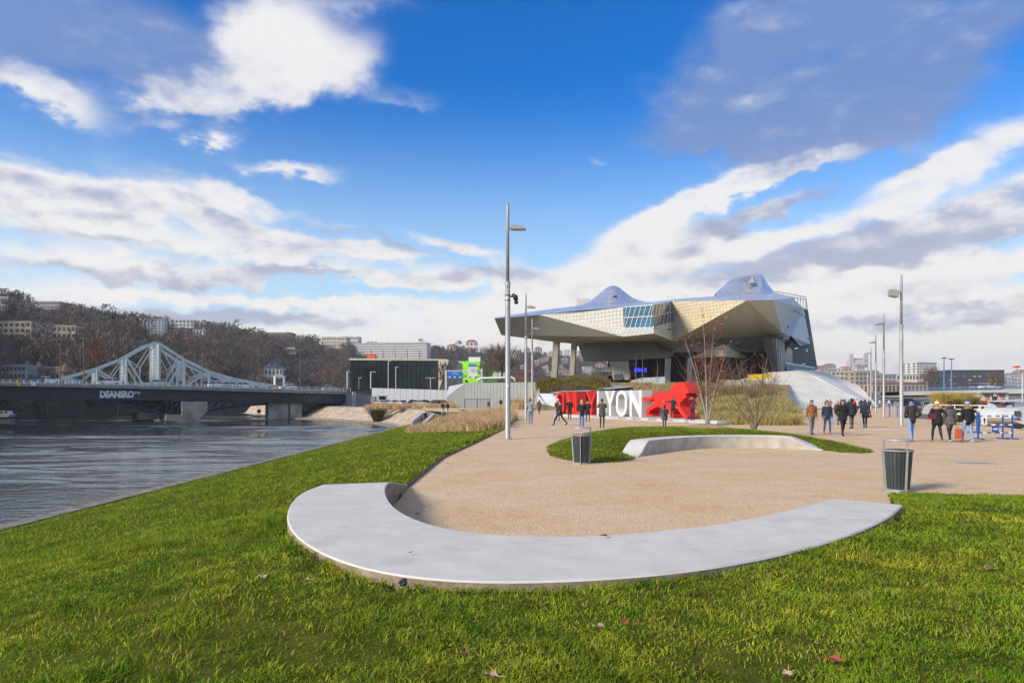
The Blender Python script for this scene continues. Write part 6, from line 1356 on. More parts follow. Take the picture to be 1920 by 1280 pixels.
tan = [(.66,.48,.26),(.58,.41,.21),(.72,.56,.34),(.48,.33,.17)]
# pale feather grass on the crest of the bank
cen = []; r0 = np.random.default_rng(3)
for i in range(420):
    y = r0.uniform(41, 74); u = r0.random(); e0 = float(path_x(y)); xl = interp([41,50,62,75],[-1.6,-4.8,-9.5,-10.5], y); x = xl+(e0-.35-xl)*u; cen.append((x, y, float(lawn_z(np.array([x]), np.array([y]))[0])))
tuft_mass('feather_grass', 'mound of pale tan feather grass along the top of the river bank', clump_pts(cen, .5), 50000, .35, .85, .010, tan, 5, .8)
tuft_mass('feather_grass', 'taller plumes at the heart of the tan feather grass mound', clump_pts([c for c in cen if c[1] > 47 and c[0] > interp([41,50,62,75],[-1.6,-4.8,-9.5,-10.5], c[1])*.72][::2], .5), 22000, .7, 1.35, .010, tan, 15, .6)
cen = [(x, y, z) for x, y, z in [(*(W(px, 764, d).xy), -.3) for px, d in [(r0.uniform(690,850), r0.uniform(128,150)) for _ in range(150)]]]
tuft_mass('feather_grass', 'strip of dry tan grass along the top of the stone bank below the cars', clump_pts(cen, .8), 14000, .7, 1.3, .03, tan, 6, .5)
cen = [(*(W(px, 760, d).xy), -.1) for px, d in [(r0.uniform(966,1000), r0.uniform(108,118)) for _ in range(40)]]
tuft_mass('feather_grass', 'patch of tan grass behind the left strollers', clump_pts(cen, .8), 7000, .9, 1.9, .02, tan, 7, .4)
# yellow green grasses right of the lion, on a low mound
def mound_z(px, d): return 1.35*ss(46, 64, d)*ss(1310, 1345, px)*ss(1500, 1455, px)
mm = MB(); gx_ = list(range(1310, 1501, 10)); gy_ = [43,46,49,52,56,60,64,70,78]
vs = [Vector(((px-960)/F*d, d, mound_z(px, d)+(.02 if 43 < d else -.1))) for d in gy_ for px in gx_]; nx_ = len(gx_)
mm.add(vs, [(j*nx_+i, j*nx_+i+1, (j+1)*nx_+i+1, (j+1)*nx_+i) for j in range(len(gy_)-1) for i in range(nx_-1)]); tag(mm.build('planting_mound', em, smooth=True), kind='structure')
cen = []
for _ in range(320):
    px = r0.uniform(1318,1492); d = r0.uniform(44.5,76)
    cen.append((*(W(px,780,d).xy), mound_z(px, d)))
cen = [c for c in cen if c[0] > 14.1]
tuft_mass('ornamental_grass', 'low mound of golden green ornamental grasses behind the bare trees', clump_pts(cen, .6), 62000, .35, .85, .012, [(.56,.44,.17),(.40,.36,.12),(.66,.52,.26),(.28,.28,.08)], 8, .95)
cen = [(*(W(px, 740, d).xy), .9+r0.uniform(0,1.2)) for px, d in [(r0.uniform(1325,1450), r0.uniform(66,84)) for _ in range(120)]]
tuft_mass('ornamental_grass', 'dry brown grasses on the bank below the museum funnel', clump_pts(cen, .8), 22000, .8, 1.6, .02, [(.40,.29,.16),(.33,.24,.13),(.28,.25,.12)], 9, .5)
cen = []
for _ in range(160): px = r0.uniform(1120,1330); d = r0.uniform(100,128); cen.append((*(W(px,735,d).xy), interp([102,107,116,128],[0,1.2,3.0,4.3],d)))
tuft_mass('dry_grass', 'tan dry grass covering the bank behind the letters', clump_pts(cen, 1.5), 30000, .4, .9, .03, [(.56,.38,.19),(.48,.32,.16),(.38,.32,.13)], 10, .6)
# clipped olive hedge: many small leaves in a rounded volume
def hedge(name, label, boxes, cols, n, seed, leaf=.10):
    r = np.random.default_rng(seed); Vs, Cs = [], []
    o = thing(name, label, 'hedge', boxes[0][0])
    for k_, (c, (sx, sy, sz)) in enumerate(boxes):
        m = n//len(boxes); p = r.uniform(-1, 1, (m, 3)); p /= np.maximum(1e-6, (np.abs(p)**3).sum(1, keepdims=True)**(1/3)); p *= r.uniform(.82, 1.04, (m, 1)); p = p*np.array([sx, sy, sz])+np.array([0,0,sz*.5])+np.array(c)-np.array(boxes[0][0]); p[:, 2] += .25*np.sin(p[:, 0]*1.7)
        q_ = r.normal(0, 1, (m, 3, 3)); q_ *= leaf/np.linalg.norm(q_, axis=2, keepdims=True); q_[..., 2] *= 1.8; Vs.append(p[:, None, :]+q_); Cs.append(np.repeat((np.array(cols)[r.integers(0, len(cols), m)]*r.uniform(.6, 1.3, (m, 1)))[:, None], 3, 1))
    V = np.concatenate(Vs).reshape(-1, 3); C = np.concatenate(Cs).reshape(-1, 3); cr = np_mesh('foliage', V, np.arange(len(V)).reshape(-1, 3), woodm, C); cr.parent = o
    for c, (sx, sy, sz) in boxes: mb = MB(); cc = np.array(c)-np.array(boxes[0][0]); mb.ball((cc[0], cc[1], cc[2]+sz*.5), (sx*.86, sy*.86, sz*.86), 14, 8); mb.build('inner_twigs', mat('hedge core', (.06,.055,.02), .95), o)
    return o
hd = W(1070,735,110); h2 = W(1095,722,118)
hedge('olive_hedge', 'dense olive and rust coloured low hedge left of the museum legs', [((hd.x, hd.y, hd.z-.5), (5.2,2.5,1.35)), ((h2.x, h2.y, h2.z-.3), (4.6,2.5,1.2)), ((hd.x-3, hd.y+3, hd.z+.7), (2.5,2,1))], [(.17,.145,.025),(.21,.155,.03),(.14,.13,.03),(.21,.11,.03)], 26000, 21, .09)
pg = W(707,792,0) if False else None
def pampas(px, py, d, h, w, label, cols, seed, base=None, lean=.75):
    p = W(px, py, d); p.z = base if base is not None else p.z; o = thing('pampas_clump', label, 'plant', p); r = np.random.default_rng(seed); n = 2600
    a = r.uniform(0, 6.28, n); q_ = w*.18*np.sqrt(r.random(n)); hh = r.uniform(.5, 1.0, n)*h; c = np.array(cols)[r.integers(0, len(cols), n)]*r.uniform(.6, 1.3, (n, 1)); v_, t_, c_ = blades(np.cos(a)*q_, np.sin(a)*q_, np.zeros(n), hh, np.full(n, .022), 2, c, r, lean*w/h)
    m_ = np_mesh('leaves', v_, t_, grass_mat, c_); m_.parent = o; mb = MB(); mb.ball((0,0,.1), (w*.16,w*.16,.3), 8, 6); mb.build('crown_base', soil, o); return o
pampas(708, 793, 130, 3.4, 3.6, 'green pampas grass clump at the water edge before the bridge', [(.09,.11,.03),(.13,.14,.04),(.20,.17,.08)], 31, -2.9)
for i, px in enumerate((1768,1785,1802,1815)): pampas(px, 770, 50+i, 2.5-.3*(i % 2), 1.9, ['leftmost','second','third','rightmost'][i]+' tan bamboo clump behind the gangway rail', [(.60,.44,.15),(.52,.38,.12),(.34,.30,.07)], 41+i, .1, .5)
hb_ = W(1743,715,330)
for px, d, h, lb in ((1746,300,9.5,'bare brown tree before the white tower block'),(1733,310,7,'small bare tree left of the white tower'),(1862,300,7.5,'bare tree before the right end of the dark block'),(1876,290,6,'low bare tree at the corner of the dark block')): far_tree(px, 728, d, h, h*.95, 'bare', lb, None, (.16,.12,.095))

# ---- bare trees with real branches
bark = {'grey': mat('pale grey bark', (.30,.26,.22), .9, 0, .2, 8), 'brown': mat('brown bark', (.20,.135,.10), .9, 0, .2, 8), 'red': mat('reddish twig bark', (.22,.10,.07), .9, 0, .2, 8), 'dark': mat('dark twig bark', (.11,.08,.065), .9)}
def branch_tree(name, label, base, stems, trunk_m, twig_m, leafcol=None, nleaf=0, seed=1, cat='tree'):
    """stems: list of (lean x, lean y, height, radius); each stem grows side branches and twigs"""
    rr = random.Random(seed); o = thing(name, label, cat, base); tw = MB(); ends = []
    for (lx, ly, h, r) in stems:
        pts = [Vector((lx*.06, ly*.06, -.1))]; n = 9; ph = rr.uniform(0, 6)
        for i in range(1, n+1):
            t = i/n; pts.append(Vector((lx*t**1.3+.05*math.sin(ph+5*t)*h*.1, ly*t**1.3+.05*math.cos(ph+4*t)*h*.1, h*t)))
        tk = MB(); tk.tube(pts, [r*(1-.88*i/n) for i in range(n+1)], 7); tk.build('trunk', trunk_m, o, True)
        for i in range(2, n):
            for k in range(rr.choice((2, 3, 3))):
                a = rr.uniform(0, 6.28); L_ = h*(.16+.22*(1-i/n))*rr.uniform(.6, 1.25); d = Vector((math.cos(a), math.sin(a), rr.uniform(.35, 1.1))).normalized(); p = pts[i].lerp(pts[i+1] if i < n else pts[i], rr.random()); bp = [p]
                for s_ in range(1, 5): d = (d+Vector((rr.uniform(-.22,.22), rr.uniform(-.22,.22), rr.uniform(-.05,.25)))).normalized(); bp.append(bp[-1]+d*L_/4)
                rb = r*(1-.88*i/n)*.45; tw.tube(bp, [max(.003, rb*(1-.8*j/4)) for j in range(5)], 4, caps=False)
                for q_ in range(4):
                    j = rr.randrange(1, 5); d2 = (d+Vector((rr.uniform(-.8,.8), rr.uniform(-.8,.8), rr.uniform(-.1,.6)))).normalized(); e = bp[j]+d2*L_*.38; tw.tube([bp[j], bp[j].lerp(e, .5)+Vector((0,0,.02)), e], [.006,.005,.003], 3, caps=False); ends += [e, bp[j].lerp(e, .6)]
    b = tw.build('branches', twig_m, o, fix=False)
    for i in range(nleaf):
        e = rr.choice(ends) if i % 3 else max(rr.sample(ends, 4), key=lambda v: v.z); mb = MB(); s_ = rr.uniform(.05,.085); q_ = [e+Vector((rr.uniform(-1,1), rr.uniform(-1,1), rr.uniform(-1,.4)))*s_ for _ in range(4)]; mb.add(q_, [(0,1,2),(0,2,3)]); mb.build('leaf', leafcol, o, fix=False)
    return o
bz_ = float(island_z(np.array([8.55]), np.array([29.6]))[0])
redl = mat('coral red leaf', (.55,.10,.07), .6, 0, .3, 3)
branch_tree('multi_stem_tree', 'slim multi stemmed tree with a few coral red leaves beside the lion', (8.5, 29.6, bz_), [(-1.0,.2,3.9,.05),(-.25,-.1,4.5,.055),(.3,.25,4.1,.05),(.75,-.2,3.4,.045),(-.55,.5,3.3,.04)], bark['grey'], bark['red'], redl, 110, 5)
bz2 = float(island_z(np.array([10.7]), np.array([30.0]))[0])
branch_tree('twin_trunk_tree', 'bare twin trunked spreading tree on the dark mulch heap', (10.65, 30.0, bz2), [(-.75,.1,3.1,.06),(.5,-.2,3.4,.065),(1.5,.3,2.4,.04),(-1.6,0,2.3,.04)], bark['brown'], bark['brown'], None, 0, 8)
for px, d, h, lb, sd_ in ((1192,108,6.2,'thin bare sapling before the museum entrance, left of two',3),(1204,108,6.0,'thin bare sapling before the museum entrance, right of two',4),(1232,100,4.5,'small bare sapling before the museum terrace wall',6)):
    p = W(px,728,d); branch_tree('bare_sapling', lb, (p.x, p.y, p.z-.6), [(.1,0,h,.06)], bark['grey'], bark['dark'], None, 0, sd_)
for i, (px, d, h) in enumerate(((1330,84,5.5),(1352,90,6.2),(1378,86,5.0),(1448,80,4.6),(1298,90,5.0),(1400,92,5.6))):
    p = W(px,742,d); branch_tree('bare_shrub', ['leftmost but one of the bare shrubs','tallest of the bare shrubs','third bare shrub from the lion','rightmost bare shrub by the concrete slope','bare shrub nearest the lion','bare shrub by the yellow banner'][i]+' on the bank under the museum', (p.x, p.y, p.z-.5), [(-.8,.2,h,.06),(.7,-.2,h*.9,.05),(.1,.5,h*.8,.05)], bark['brown'], bark['red'] if i % 2 else bark['brown'], None, 0, 20+i, 'shrub')

# ================================================================ people
def cloth(c, name=None):
    return mat('cloth %02x%02x%02x' % tuple(c), srgb(*c), .85, 0, .12, 14, .15, 90)
SKIN = mat('skin', (.46,.27,.19), .55); HAIRS = {'dark': mat('dark hair', (.022,.016,.013), .6), 'brown': mat('brown hair', (.07,.04,.025), .6), 'blonde': mat('blonde hair', (.42,.29,.14), .6), 'grey': mat('grey hair', (.25,.24,.23), .6)}
def seg_dist(P, a, b, ra, rb):
    ab = b-a; t = np.clip(((P-a)@ab)/(ab@ab+1e-9), 0, 1); return np.linalg.norm(P-(a+t[:, None]*ab), axis=1)/(ra+(rb-ra)*t)
def hand_mesh(mb, wrist, dirn, side, fwd, m, curl=.5):
    """palm, four fingers and a thumb growing out of the wrist"""
    d = Vector(dirn).normalized(); f = Vector(fwd); f = (f-d*f.dot(d)).normalized(); n = d.cross(f)
    w = Vector(wrist); mb.tube([w-d*.02, w+d*.03, w+d*.085], [(.022,.03),(.026,.040),(.022,.040)], 6, m)
    for k in range(4):
        o_ = f*(.030-.020*k); L_ = (.066,.075,.070,.055)[k]; b = w+d*.08+o_; c1 = b+d*L_*.5+n*(side*curl*.018); c2 = c1+(d*(1-curl)+n*side*curl)*L_*.5
        mb.tube([b, c1, c2], [.010,.009,.007], 5, m)
    b = w+d*.025+f*.032; mb.tube([b, b+(d*.6+f*.8).normalized()*.035, b+(d*.85+f*.5).normalized()*.065], [.012,.011,.008], 5, m)
PENDING = []
def person(*a, **k):
    g = person_steps(*a, **k); next(g); PENDING.append(g)
def person_steps(px, feet, label, d=None, z=0.0, h=1.72, face=0.0, stride=.0, top=(30,30,34), legs=(35,42,60), shoes=(30,28,28), hair='dark', hairlen=0, arms='swing', coat=0.0, bulk=1.0, hat=None, pom=None, fur=None, scarf=None, pack=None, hood=None, vox=.026, group='people on the esplanade', lean=0.0, phase=1, gloves=False, sit=False):
    p = W(px, feet, d) if d else G(px, feet, z); p.z = z if d is None or z else p.z; d = p.y
    if d > 60: vox = .045
    elif d > 45: vox = .034
    s = h/1.75; o = thing('person', label, 'person', p, face, group); P = []      # parts: (points, radii, region, flat)
    V_ = lambda x, y, z_: Vector((x, y, z_))*s
    st = stride
    reg = {'top': 0, 'legs': 1, 'shoes': 2, 'skin': 3}
    hip = .93-.10*abs(st)*.5
    if sit: hip = .60
    up = hip-.93; fwd = lean
    def tor(z_): return fwd*max(0, z_-hip)
    B_ = bulk
    tz = [.86,.95,1.06,1.20,1.32,1.40,1.455]; trx = [.155,.165,.155,.17,.188,.17,.085]; tr_y = [.115,.122,.112,.122,.122,.10,.07]
    P.append(([V_(0, tor(z_+up), z_+up) for z_ in tz], [(a*B_*s, b*B_*s) for a, b in zip(trx, tr_y)], 'top'))
    P.append(([V_(0, tor(1.42+up), 1.42+up), V_(0, tor(1.54+up)+.01, 1.54+up)], [.056*s, .05*s], 'skin'))
    hc = V_(0, tor(1.62+up)+.02, 1.625+up); P.append(([hc-V_(0,.005,.06), hc, hc+V_(0,-.005,.06)], [(.058*s,.07*s),(.078*s,.096*s),(.06*s,.075*s)], 'skin')); P.append(([hc+V_(0,.07,.0), hc+V_(0,.112,-.02)], [.012*s,.014*s], 'skin'))
    for e in (-1, 1): P.append(([hc+V_(e*.07,-.005,-.02), hc+V_(e*.088,-.012,.015)], [.014*s,.016*s], 'skin'))
    hands = []
    for e in (-1, 1):
        f = st*e*phase
        # legs
        a0 = V_(e*.088, 0, hip-.02)
        if sit: k_ = V_(e*.11, .40, hip+.02); an = V_(e*.12, .42, .10)
        else:
            fy = f*.40; k_ = V_(e*.095, fy*.62+.06*abs(st)+.01, .50-.02*abs(st)); lift = .10*abs(st) if f < 0 else .0; an = V_(e*.095, fy-(0.06*abs(st) if f < 0 else 0), .085+lift)
        P.append(([a0, a0.lerp(k_, .45), k_], [.095*s*min(B_,1.05), .078*s, .058*s], 'legs')); P.append(([k_, k_.lerp(an, .35), an], [.058*s,.057*s,.038*s], 'legs'))
        pitch = -.07*abs(st) if f < 0 else .0
        P.append(([an+V_(0,-.05,-.03), an+V_(0,.06,-.045+pitch), an+V_(0,.155,-.058+pitch*1.6)], [.042*s,.04*s,.030*s], 'shoes'))
        # arms
        sh = V_(e*.19*B_, tor(1.385+up), 1.385+up); sw = -f*.9
        if arms == 'swing': el_ = sh+V_(e*.05, .20*sw-.03, -.27); wr = el_+V_(e*.0, .16*sw+.06, -.235)
        elif arms == 'pocket': el_ = sh+V_(e*.10, -.10, -.26); wr = V_(e*.20*B_, tor(1.0)+.07, .98+up)
        elif arms == 'front': el_ = sh+V_(e*.06, .04, -.26); wr = el_+V_(-e*.10, .20, .05)
        elif arms == 'photo': el_ = sh+V_(e*.06, .16, -.17); wr = el_+V_(-e*.10, .16, .20)
        elif arms == 'hip': el_ = sh+V_(e*.17, -.06, -.22); wr = V_(e*.17, tor(1.02)+.05, 1.0+up)
        elif arms == 'reach': el_ = sh+(V_(e*.10, .1, -.20) if e < 0 else V_(.24, .08, -.06)); wr = el_+(V_(0, .08, -.22) if e < 0 else V_(.22, .1, .02))
        elif arms == 'phoneup': el_ = sh+(V_(e*.06, .10, -.24) if e < 0 else V_(.10, .1, -.10)); wr = el_+(V_(-e*.08, .18, .1) if e < 0 else V_(-.04, .05, .24))
        else: el_ = sh+V_(e*.05, -.02, -.28); wr = el_+V_(e*.01, .05, -.24)
        P.append(([V_(e*.12, tor(1.40+up), 1.40+up), sh, sh.lerp(el_, .5), el_], [.075*s*B_, .068*s*B_, .056*s*B_, .048*s*B_], 'top')); P.append(([el_, el_.lerp(wr, .5), wr], [.048*s*B_, .043*s*B_, .034*s], 'top'))
        hands.append((wr, wr-el_, e))
    if coat > 0:
        zc = coat; P.append(([V_(0, tor(1.1+up), 1.10+up), V_(0, 0, .95+up), V_(0, 0, zc+up)], [(.165*B_*s,.125*B_*s), (.185*B_*s,.15*B_*s), (.205*B_*s,.185*B_*s)], 'top'))
    mb = MB()
    for pts, rad, rg in P: mb.tube(pts, rad, 10)
    me = bpy.data.meshes.new('tmp'); me.from_pydata(mb.v, [], mb.f)
    t_ = bpy.data.objects.new('tmp', me); COL.objects.link(t_); md = t_.modifiers.new('r', 'REMESH'); md.mode = 'VOXEL'; md.voxel_size = vox; sm = t_.modifiers.new('s', 'SMOOTH'); sm.factor = .5; sm.iterations = 2 if vox < .03 else 1
    dg = yield          # all figures are remeshed in one go
    m2 = bpy.data.meshes.new_from_object(t_.evaluated_get(dg)); temps.append(t_)
    nv = len(m2.vertices); co = np.empty(nv*3, 'f'); m2.vertices.foreach_get('co', co); co = co.reshape(-1, 3); faces = [tuple(f.vertices) for f in m2.polygons]
    fc = np.array([co[list(f)].mean(0) for f in faces]) if faces else np.zeros((0, 3)); best = np.full(len(fc), 1e9); rid = np.zeros(len(fc), int)
    for pts, rad, rg in P:
        for i in range(len(pts)-1):
            ra, rb = [(r if not hasattr(r, '__len__') else (r[0]+r[1])/2) for r in (rad[i], rad[i+1])]
            dd = seg_dist(fc, np.array(pts[i]), np.array(pts[i+1]), ra, rb); k_ = dd < best; best[k_] = dd[k_]; rid[k_] = reg[rg]
    fin_ = MB(); fin_.v = [tuple(c) for c in co]; fin_.f = faces; fin_.m = [int(r) for r in rid]; bpy.data.meshes.remove(m2)
    hm_ = 2 if gloves else 3
    for wr, dr, e in hands:
        if arms == 'pocket': continue
        hand_mesh(fin_, wr, dr, e, (0,1,0), hm_)
    if d < 50:      # eyes and mouth
        for e in (-1, 1): fin_.ball(hc+V_(e*.032,.088,.012), (.012*s,.006*s,.007*s), 6, 4, 4)
        fin_.ball(hc+V_(0,.088,-.055), (.022*s,.006*s,.006*s), 6, 4, 5)
    b = fin_.build('body', [cloth(top), cloth(legs), cloth(shoes), SKIN, mat('eye', (.02,.015,.012), .3), mat('lips', (.35,.12,.10), .5)], o, True, fix=False)
    def cap(center, r, zcut, n=14, k=9, ycut=None):
        m_ = MB(); m_.ball(center, r, n, k); keep = []
        c = Vector(center); fs = []
        for f in m_.f:
            q_ = sum((Vector(m_.v[i]) for i in f), Vector())/len(f)-c
            if q_.z > zcut*r[2] or (ycut is not None and q_.y < ycut*r[1] and q_.z > -.85*r[2]): fs.append(f)
        m_.f = fs; m_.m = [0]*len(fs); return m_
    if hat: m_ = cap(hc+V_(0,-.005,.035), (.092*s,.108*s,.105*s), .0); m_.lathe([(.094*s,-.012),(.1*s,.0),(.096*s,.035)], hc+V_(0,-.005,.03), 14, 0, 1.14); m_.build('hat', cloth(hat), o, True, fix=False)
    else: cap(hc+V_(0,-.012,.02), (.086*s,.104*s,.112*s), .28, ycut=-.05).build('hair', HAIRS[hair], o, True, fix=False)
    if pom: m_ = MB(); m_.ball(hc+V_(0,-.02,.155), .04*s, 8, 6); m_.build('pompom', cloth(pom), o, True)
    if hairlen: m_ = MB(); m_.tube([hc+V_(0,-.04,.03), hc+V_(0,-.075,-.08), hc+V_(0,-.09,-.08-hairlen)], [(.08*s,.06*s),(.10*s,.055*s),(.07*s,.03*s)], 10); m_.build('long_hair', HAIRS[hair], o, True)
    if hood: m_ = cap(hc+V_(0,-.012,.01), (.108*s,.120*s,.135*s), .3, ycut=.0); m_.build('hood', cloth(hood), o, True, fix=False)
    def collar_ring(col, r, z_, name, rr=.05):
        m_ = MB(); n = 14; m_.tube([V_(math.cos(2*math.pi*i/n)*r, tor(z_+up)+math.sin(2*math.pi*i/n)*r*.85-.01, z_+up-.03*math.sin(2*math.pi*i/n)) for i in range(n+1)], rr*s, 7, caps=False); m_.build(name, cloth(col), o, True)
    if fur: collar_ring(fur, .125, 1.45, 'fur_collar', .062)
    if scarf: collar_ring(scarf, .082, 1.48, 'scarf', .045)
    if pack: m_ = MB(); m_.box(V_(0, tor(1.2+up)-.20*B_, 1.22+up), (.30*s,.16*s,.42*s), taper=.85); m_.build('backpack', cloth(pack), o)
    yield
def bag(name, label, at, size, col, strap=.3):
    o = thing(name, label, 'bag', at); mb = MB(); x, y, z = size; mb.box((0,0,z/2), size, taper=.82); mb.build('bag_body', cloth(col), o); mb = MB(); mb.tube([(-x*.3,0,z),(-x*.22,0,z+strap*.8),(0,0,z+strap),(x*.22,0,z+strap*.8),(x*.3,0,z)], .012, 5); mb.build('handle', cloth(col), o); return o
PI = math.pi
# right hand walkers seen from behind
person(1709, 828, 'man in dark brown leather jacket, light blue jeans and black beanie, seen from behind', h=1.76, face=0, stride=.35, top=(52,44,40), legs=(120,152,196), shoes=(150,110,70), arms='pocket', hat=(28,28,30), scarf=(90,130,190), bulk=1.08)
person(1757, 829, 'woman in short black coat with fur hood and cream bobble hat, from behind', h=1.66, face=.05, stride=.4, top=(28,28,30), legs=(32,40,62), shoes=(170,130,80), arms='hip', hat=(216,196,170), pom=(190,140,80), fur=(165,140,112), coat=.80, bulk=1.1, phase=-1)
person(1781, 829, 'man in grey wool coat with burgundy hood and dark cap, from behind', h=1.66, face=-.03, stride=.45, top=(84,82,84), legs=(34,40,58), shoes=(190,178,165), arms='hang', coat=.78, scarf=(92,36,48), hair='dark', hat=(34,34,38), bulk=1.08)
person(1814, 829, 'woman in black padded jacket with brown fur collar and blue white hat', h=1.66, face=.08, stride=.4, top=(26,26,28), legs=(118,158,204), shoes=(196,172,140), arms='hang', hat=(150,162,214), pom=(36,44,96), fur=(150,108,60), bulk=1.14, phase=-1)
p = G(1797, 829); bag('shopping_bag', 'red and orange patterned shopping bag carried between two walkers', (p.x, p.y, .14), (.25,.12,.40), (186,84,60), .09)
p = G(1747, 829); bag('handbag', 'burgundy handbag at the arm of the woman with the bobble hat', (p.x-.02, p.y-.05, .93), (.26,.14,.22), (104,30,52), .22)
# couple and others coming
person(1522, 814, 'man in tan brown jacket with grey scarf walking towards the viewer', h=1.70, face=PI+.1, stride=.3, top=(140,92,52), legs=(110,116,128), shoes=(60,58,60), arms='hang', scarf=(90,94,100), bulk=1.08)
person(1551, 814, 'woman in navy jacket and beige scarf walking hand in hand with the tan jacket', h=1.68, face=PI-.05, stride=.35, top=(38,46,66), legs=(58,84,126), shoes=(220,90,100), arms='hang', scarf=(160,146,126), hair='brown', hairlen=.2, phase=-1)
p = G(1561, 812); bag('carrier_bag', 'small pale plastic bag held by the woman in navy', (p.x, p.y, .42), (.2,.1,.26), (176,182,200), .2)
person(1580, 817, 'man in black coat walking towards the viewer, right of the couple', h=1.72, face=PI, stride=.45, top=(24,24,27), legs=(30,32,40), shoes=(26,25,25), arms='pocket', coat=.78, bulk=1.1, hair='brown')
person(1597, 803, 'person in black hooded parka and grey trousers seen from behind', h=1.76, face=.1, stride=.15, top=(34,36,44), legs=(92,88,84), shoes=(30,30,32), arms='hang', coat=.82, hood=(34,36,44), bulk=1.15)
person(1622, 802, 'woman in long dark navy coat with long black hair, seen from behind', h=1.68, face=-.2, stride=.3, top=(38,42,58), legs=(24,24,28), shoes=(26,24,24), arms='swing', coat=.68, hairlen=.25)
p = G(1630, 802); bag('handbag', 'brown handbag hanging beside the woman in the navy coat', (p.x, p.y, .62), (.24,.1,.2), (122,66,44), .35)
person(1571, 796, 'blonde woman in dark green jacket and jeans behind the black coated man', h=1.66, face=PI, top=(58,62,58), legs=(90,120,160), hair='blonde', hairlen=.15, arms='hang', stride=.3)
person(1583, 794, 'man in dark jacket half hidden behind the man in black', h=1.72, face=PI, top=(44,44,52), legs=(40,44,60), hair='brown', arms='pocket')
person(1558, 780, 'white coated woman standing among the far strollers', d=74, h=1.68, face=.2, top=(214,206,196), legs=(96,60,96), arms='hang', coat=.75) if False else None
far_list = [(1549,768,(38,38,44),0,'person in black left of the far group by the slope'),(1557,769,(130,116,84),0,'person in khaki coat left of the far group'),(1577,768,(48,46,48),.3,'dark clad person at the left of the far cluster'),(1584,767,(60,58,70),.1,'person in grey blue jacket in the far cluster'),(1591,768,(40,40,48),0,'person in charcoal in the middle of the far cluster'),(1599,767,(60,44,40),.2,'person in brown in the far cluster'),(1607,772,(216,206,196),.1,'person in cream jacket in front of the far cluster'),(1614,768,(44,58,90),0,'person in blue jacket right of the cream jacket'),(1621,767,(50,54,66),0,'person in slate jacket right of the far cluster'),(1630,769,(46,46,52),-.1,'person with dark coat left of the far lamp posts'),(1649,765,(206,196,206),0,'person in white between the far lamp posts'),(1655,764,(120,60,50),0,'person in rust red between the far lamp posts'),(1667,764,(190,205,225),0,'person in pale blue by the distant barrier'),(1673,763,(52,52,56),0,'dark clad person by the distant barrier'),(1602,773,(206,52,44),0,'small person in a red jacket in the far cluster'),(1638,763,(60,66,74),0,'grey clad person under the fourth lamp post')]
for i, (px, fy, c, f, lb) in enumerate(far_list): person(px, fy, lb, h=1.62+.05*(i % 4), face=f+(PI if i % 3 == 0 else 0), top=c, legs=[(36,40,58),(70,58,60),(30,30,34)][i % 3], arms=['hang','pocket','swing'][i % 3], stride=.3*(i % 2), coat=.8 if i % 4 == 1 else 0, hair=['dark','brown','dark','blonde'][i % 4])
q_ = W(1463,751,92); person(1463, 751, 'child in red jacket playing on the foot of the concrete slope', d=92, h=1.35, face=.5, top=(220,60,40), legs=(50,60,80), arms='reach', stride=.4)
# around the letters
person(995, 795, 'man in grey hoodie and blue jeans seen from behind by the second lamp post', h=1.76, face=.05, stride=.12, top=(138,140,144), legs=(76,116,172), shoes=(60,40,34), arms='pocket', bulk=1.12, coat=.86)
person(1011, 777, 'woman in khaki parka with a red bag walking towards the ramp wall', h=1.66, face=.2, stride=.2, top=(84,76,58), legs=(36,44,60), shoes=(170,165,160), arms='hang', coat=.72, hair='brown', fur=(120,100,70)); p = G(1013, 777); bag('handbag', 'red shoulder bag on the back of the khaki parka', (p.x, p.y-.28, .95), (.26,.12,.34), (150,34,48), .25)
person(1050, 797, 'woman in black coat and beige scarf striding to the left before the red letters', h=1.68, face=PI/2+.1, stride=1.0, top=(28,30,28), legs=(26,26,30), shoes=(26,24,24), arms='hip', coat=.72, scarf=(176,158,126), hair='dark', bulk=1.05)
person(1046, 789, 'man with white cap and red checked sleeve behind the striding woman', h=1.74, face=-.3, stride=.2, top=(64,44,42), legs=(60,88,130), arms='front', hat=(226,222,218))
person(1068, 786, 'bald man in black jacket and trousers facing the viewer before the red letters', h=1.74, face=PI, stride=.15, top=(28,29,31), legs=(30,31,36), arms='pocket', hair='brown', bulk=1.1)
person(1091, 802, 'blonde woman in black and white sports jacket and blue jeans, from behind', h=1.70, face=.1, stride=.1, top=(32,33,40), legs=(54,116,184), shoes=(40,30,28), arms='front', hair='blonde', hairlen=.16, bulk=1.12, pack=(206,208,212) if False else None)
person(1102, 790, 'person in black with a dark bobble hat and pink scarf beside the blonde woman', h=1.66, face=-.4, stride=.2, top=(36,34,40), legs=(36,38,46), arms='front', hat=(34,32,38), pom=(34,32,38), scarf=(200,130,140), coat=.82)
person(1129, 802, 'tall man in olive green coat photographing the white letters, from behind', h=1.76, face=-.1, stride=.12, top=(72,72,56), legs=(40,44,60), shoes=(26,24,24), arms='photo', coat=.72, bulk=1.06, hair='dark')
person(1246, 803, 'child in dark grey hooded coat with backpack looking at the lion', h=1.38, face=.1, top=(70,72,82), legs=(36,36,44), shoes=(40,38,40), arms='front', coat=.66, hood=(40,40,50), bulk=1.25, stride=.1, pack=(52,52,62))
person(1262, 787, 'young woman in black jacket posing on the platform against the lion', d=47.6, z=.29, h=1.60, face=PI-.3, top=(38,40,42), legs=(30,32,34), shoes=(200,196,196), arms='reach', hair='dark', hairlen=.28)
person(1298, 787, 'woman in dark red jacket posing under the head of the lion', d=45.3, z=.29, h=1.62, face=PI+.2, top=(120,34,48), legs=(34,34,40), arms='phoneup', hair='dark', hairlen=.2, bulk=1.08)
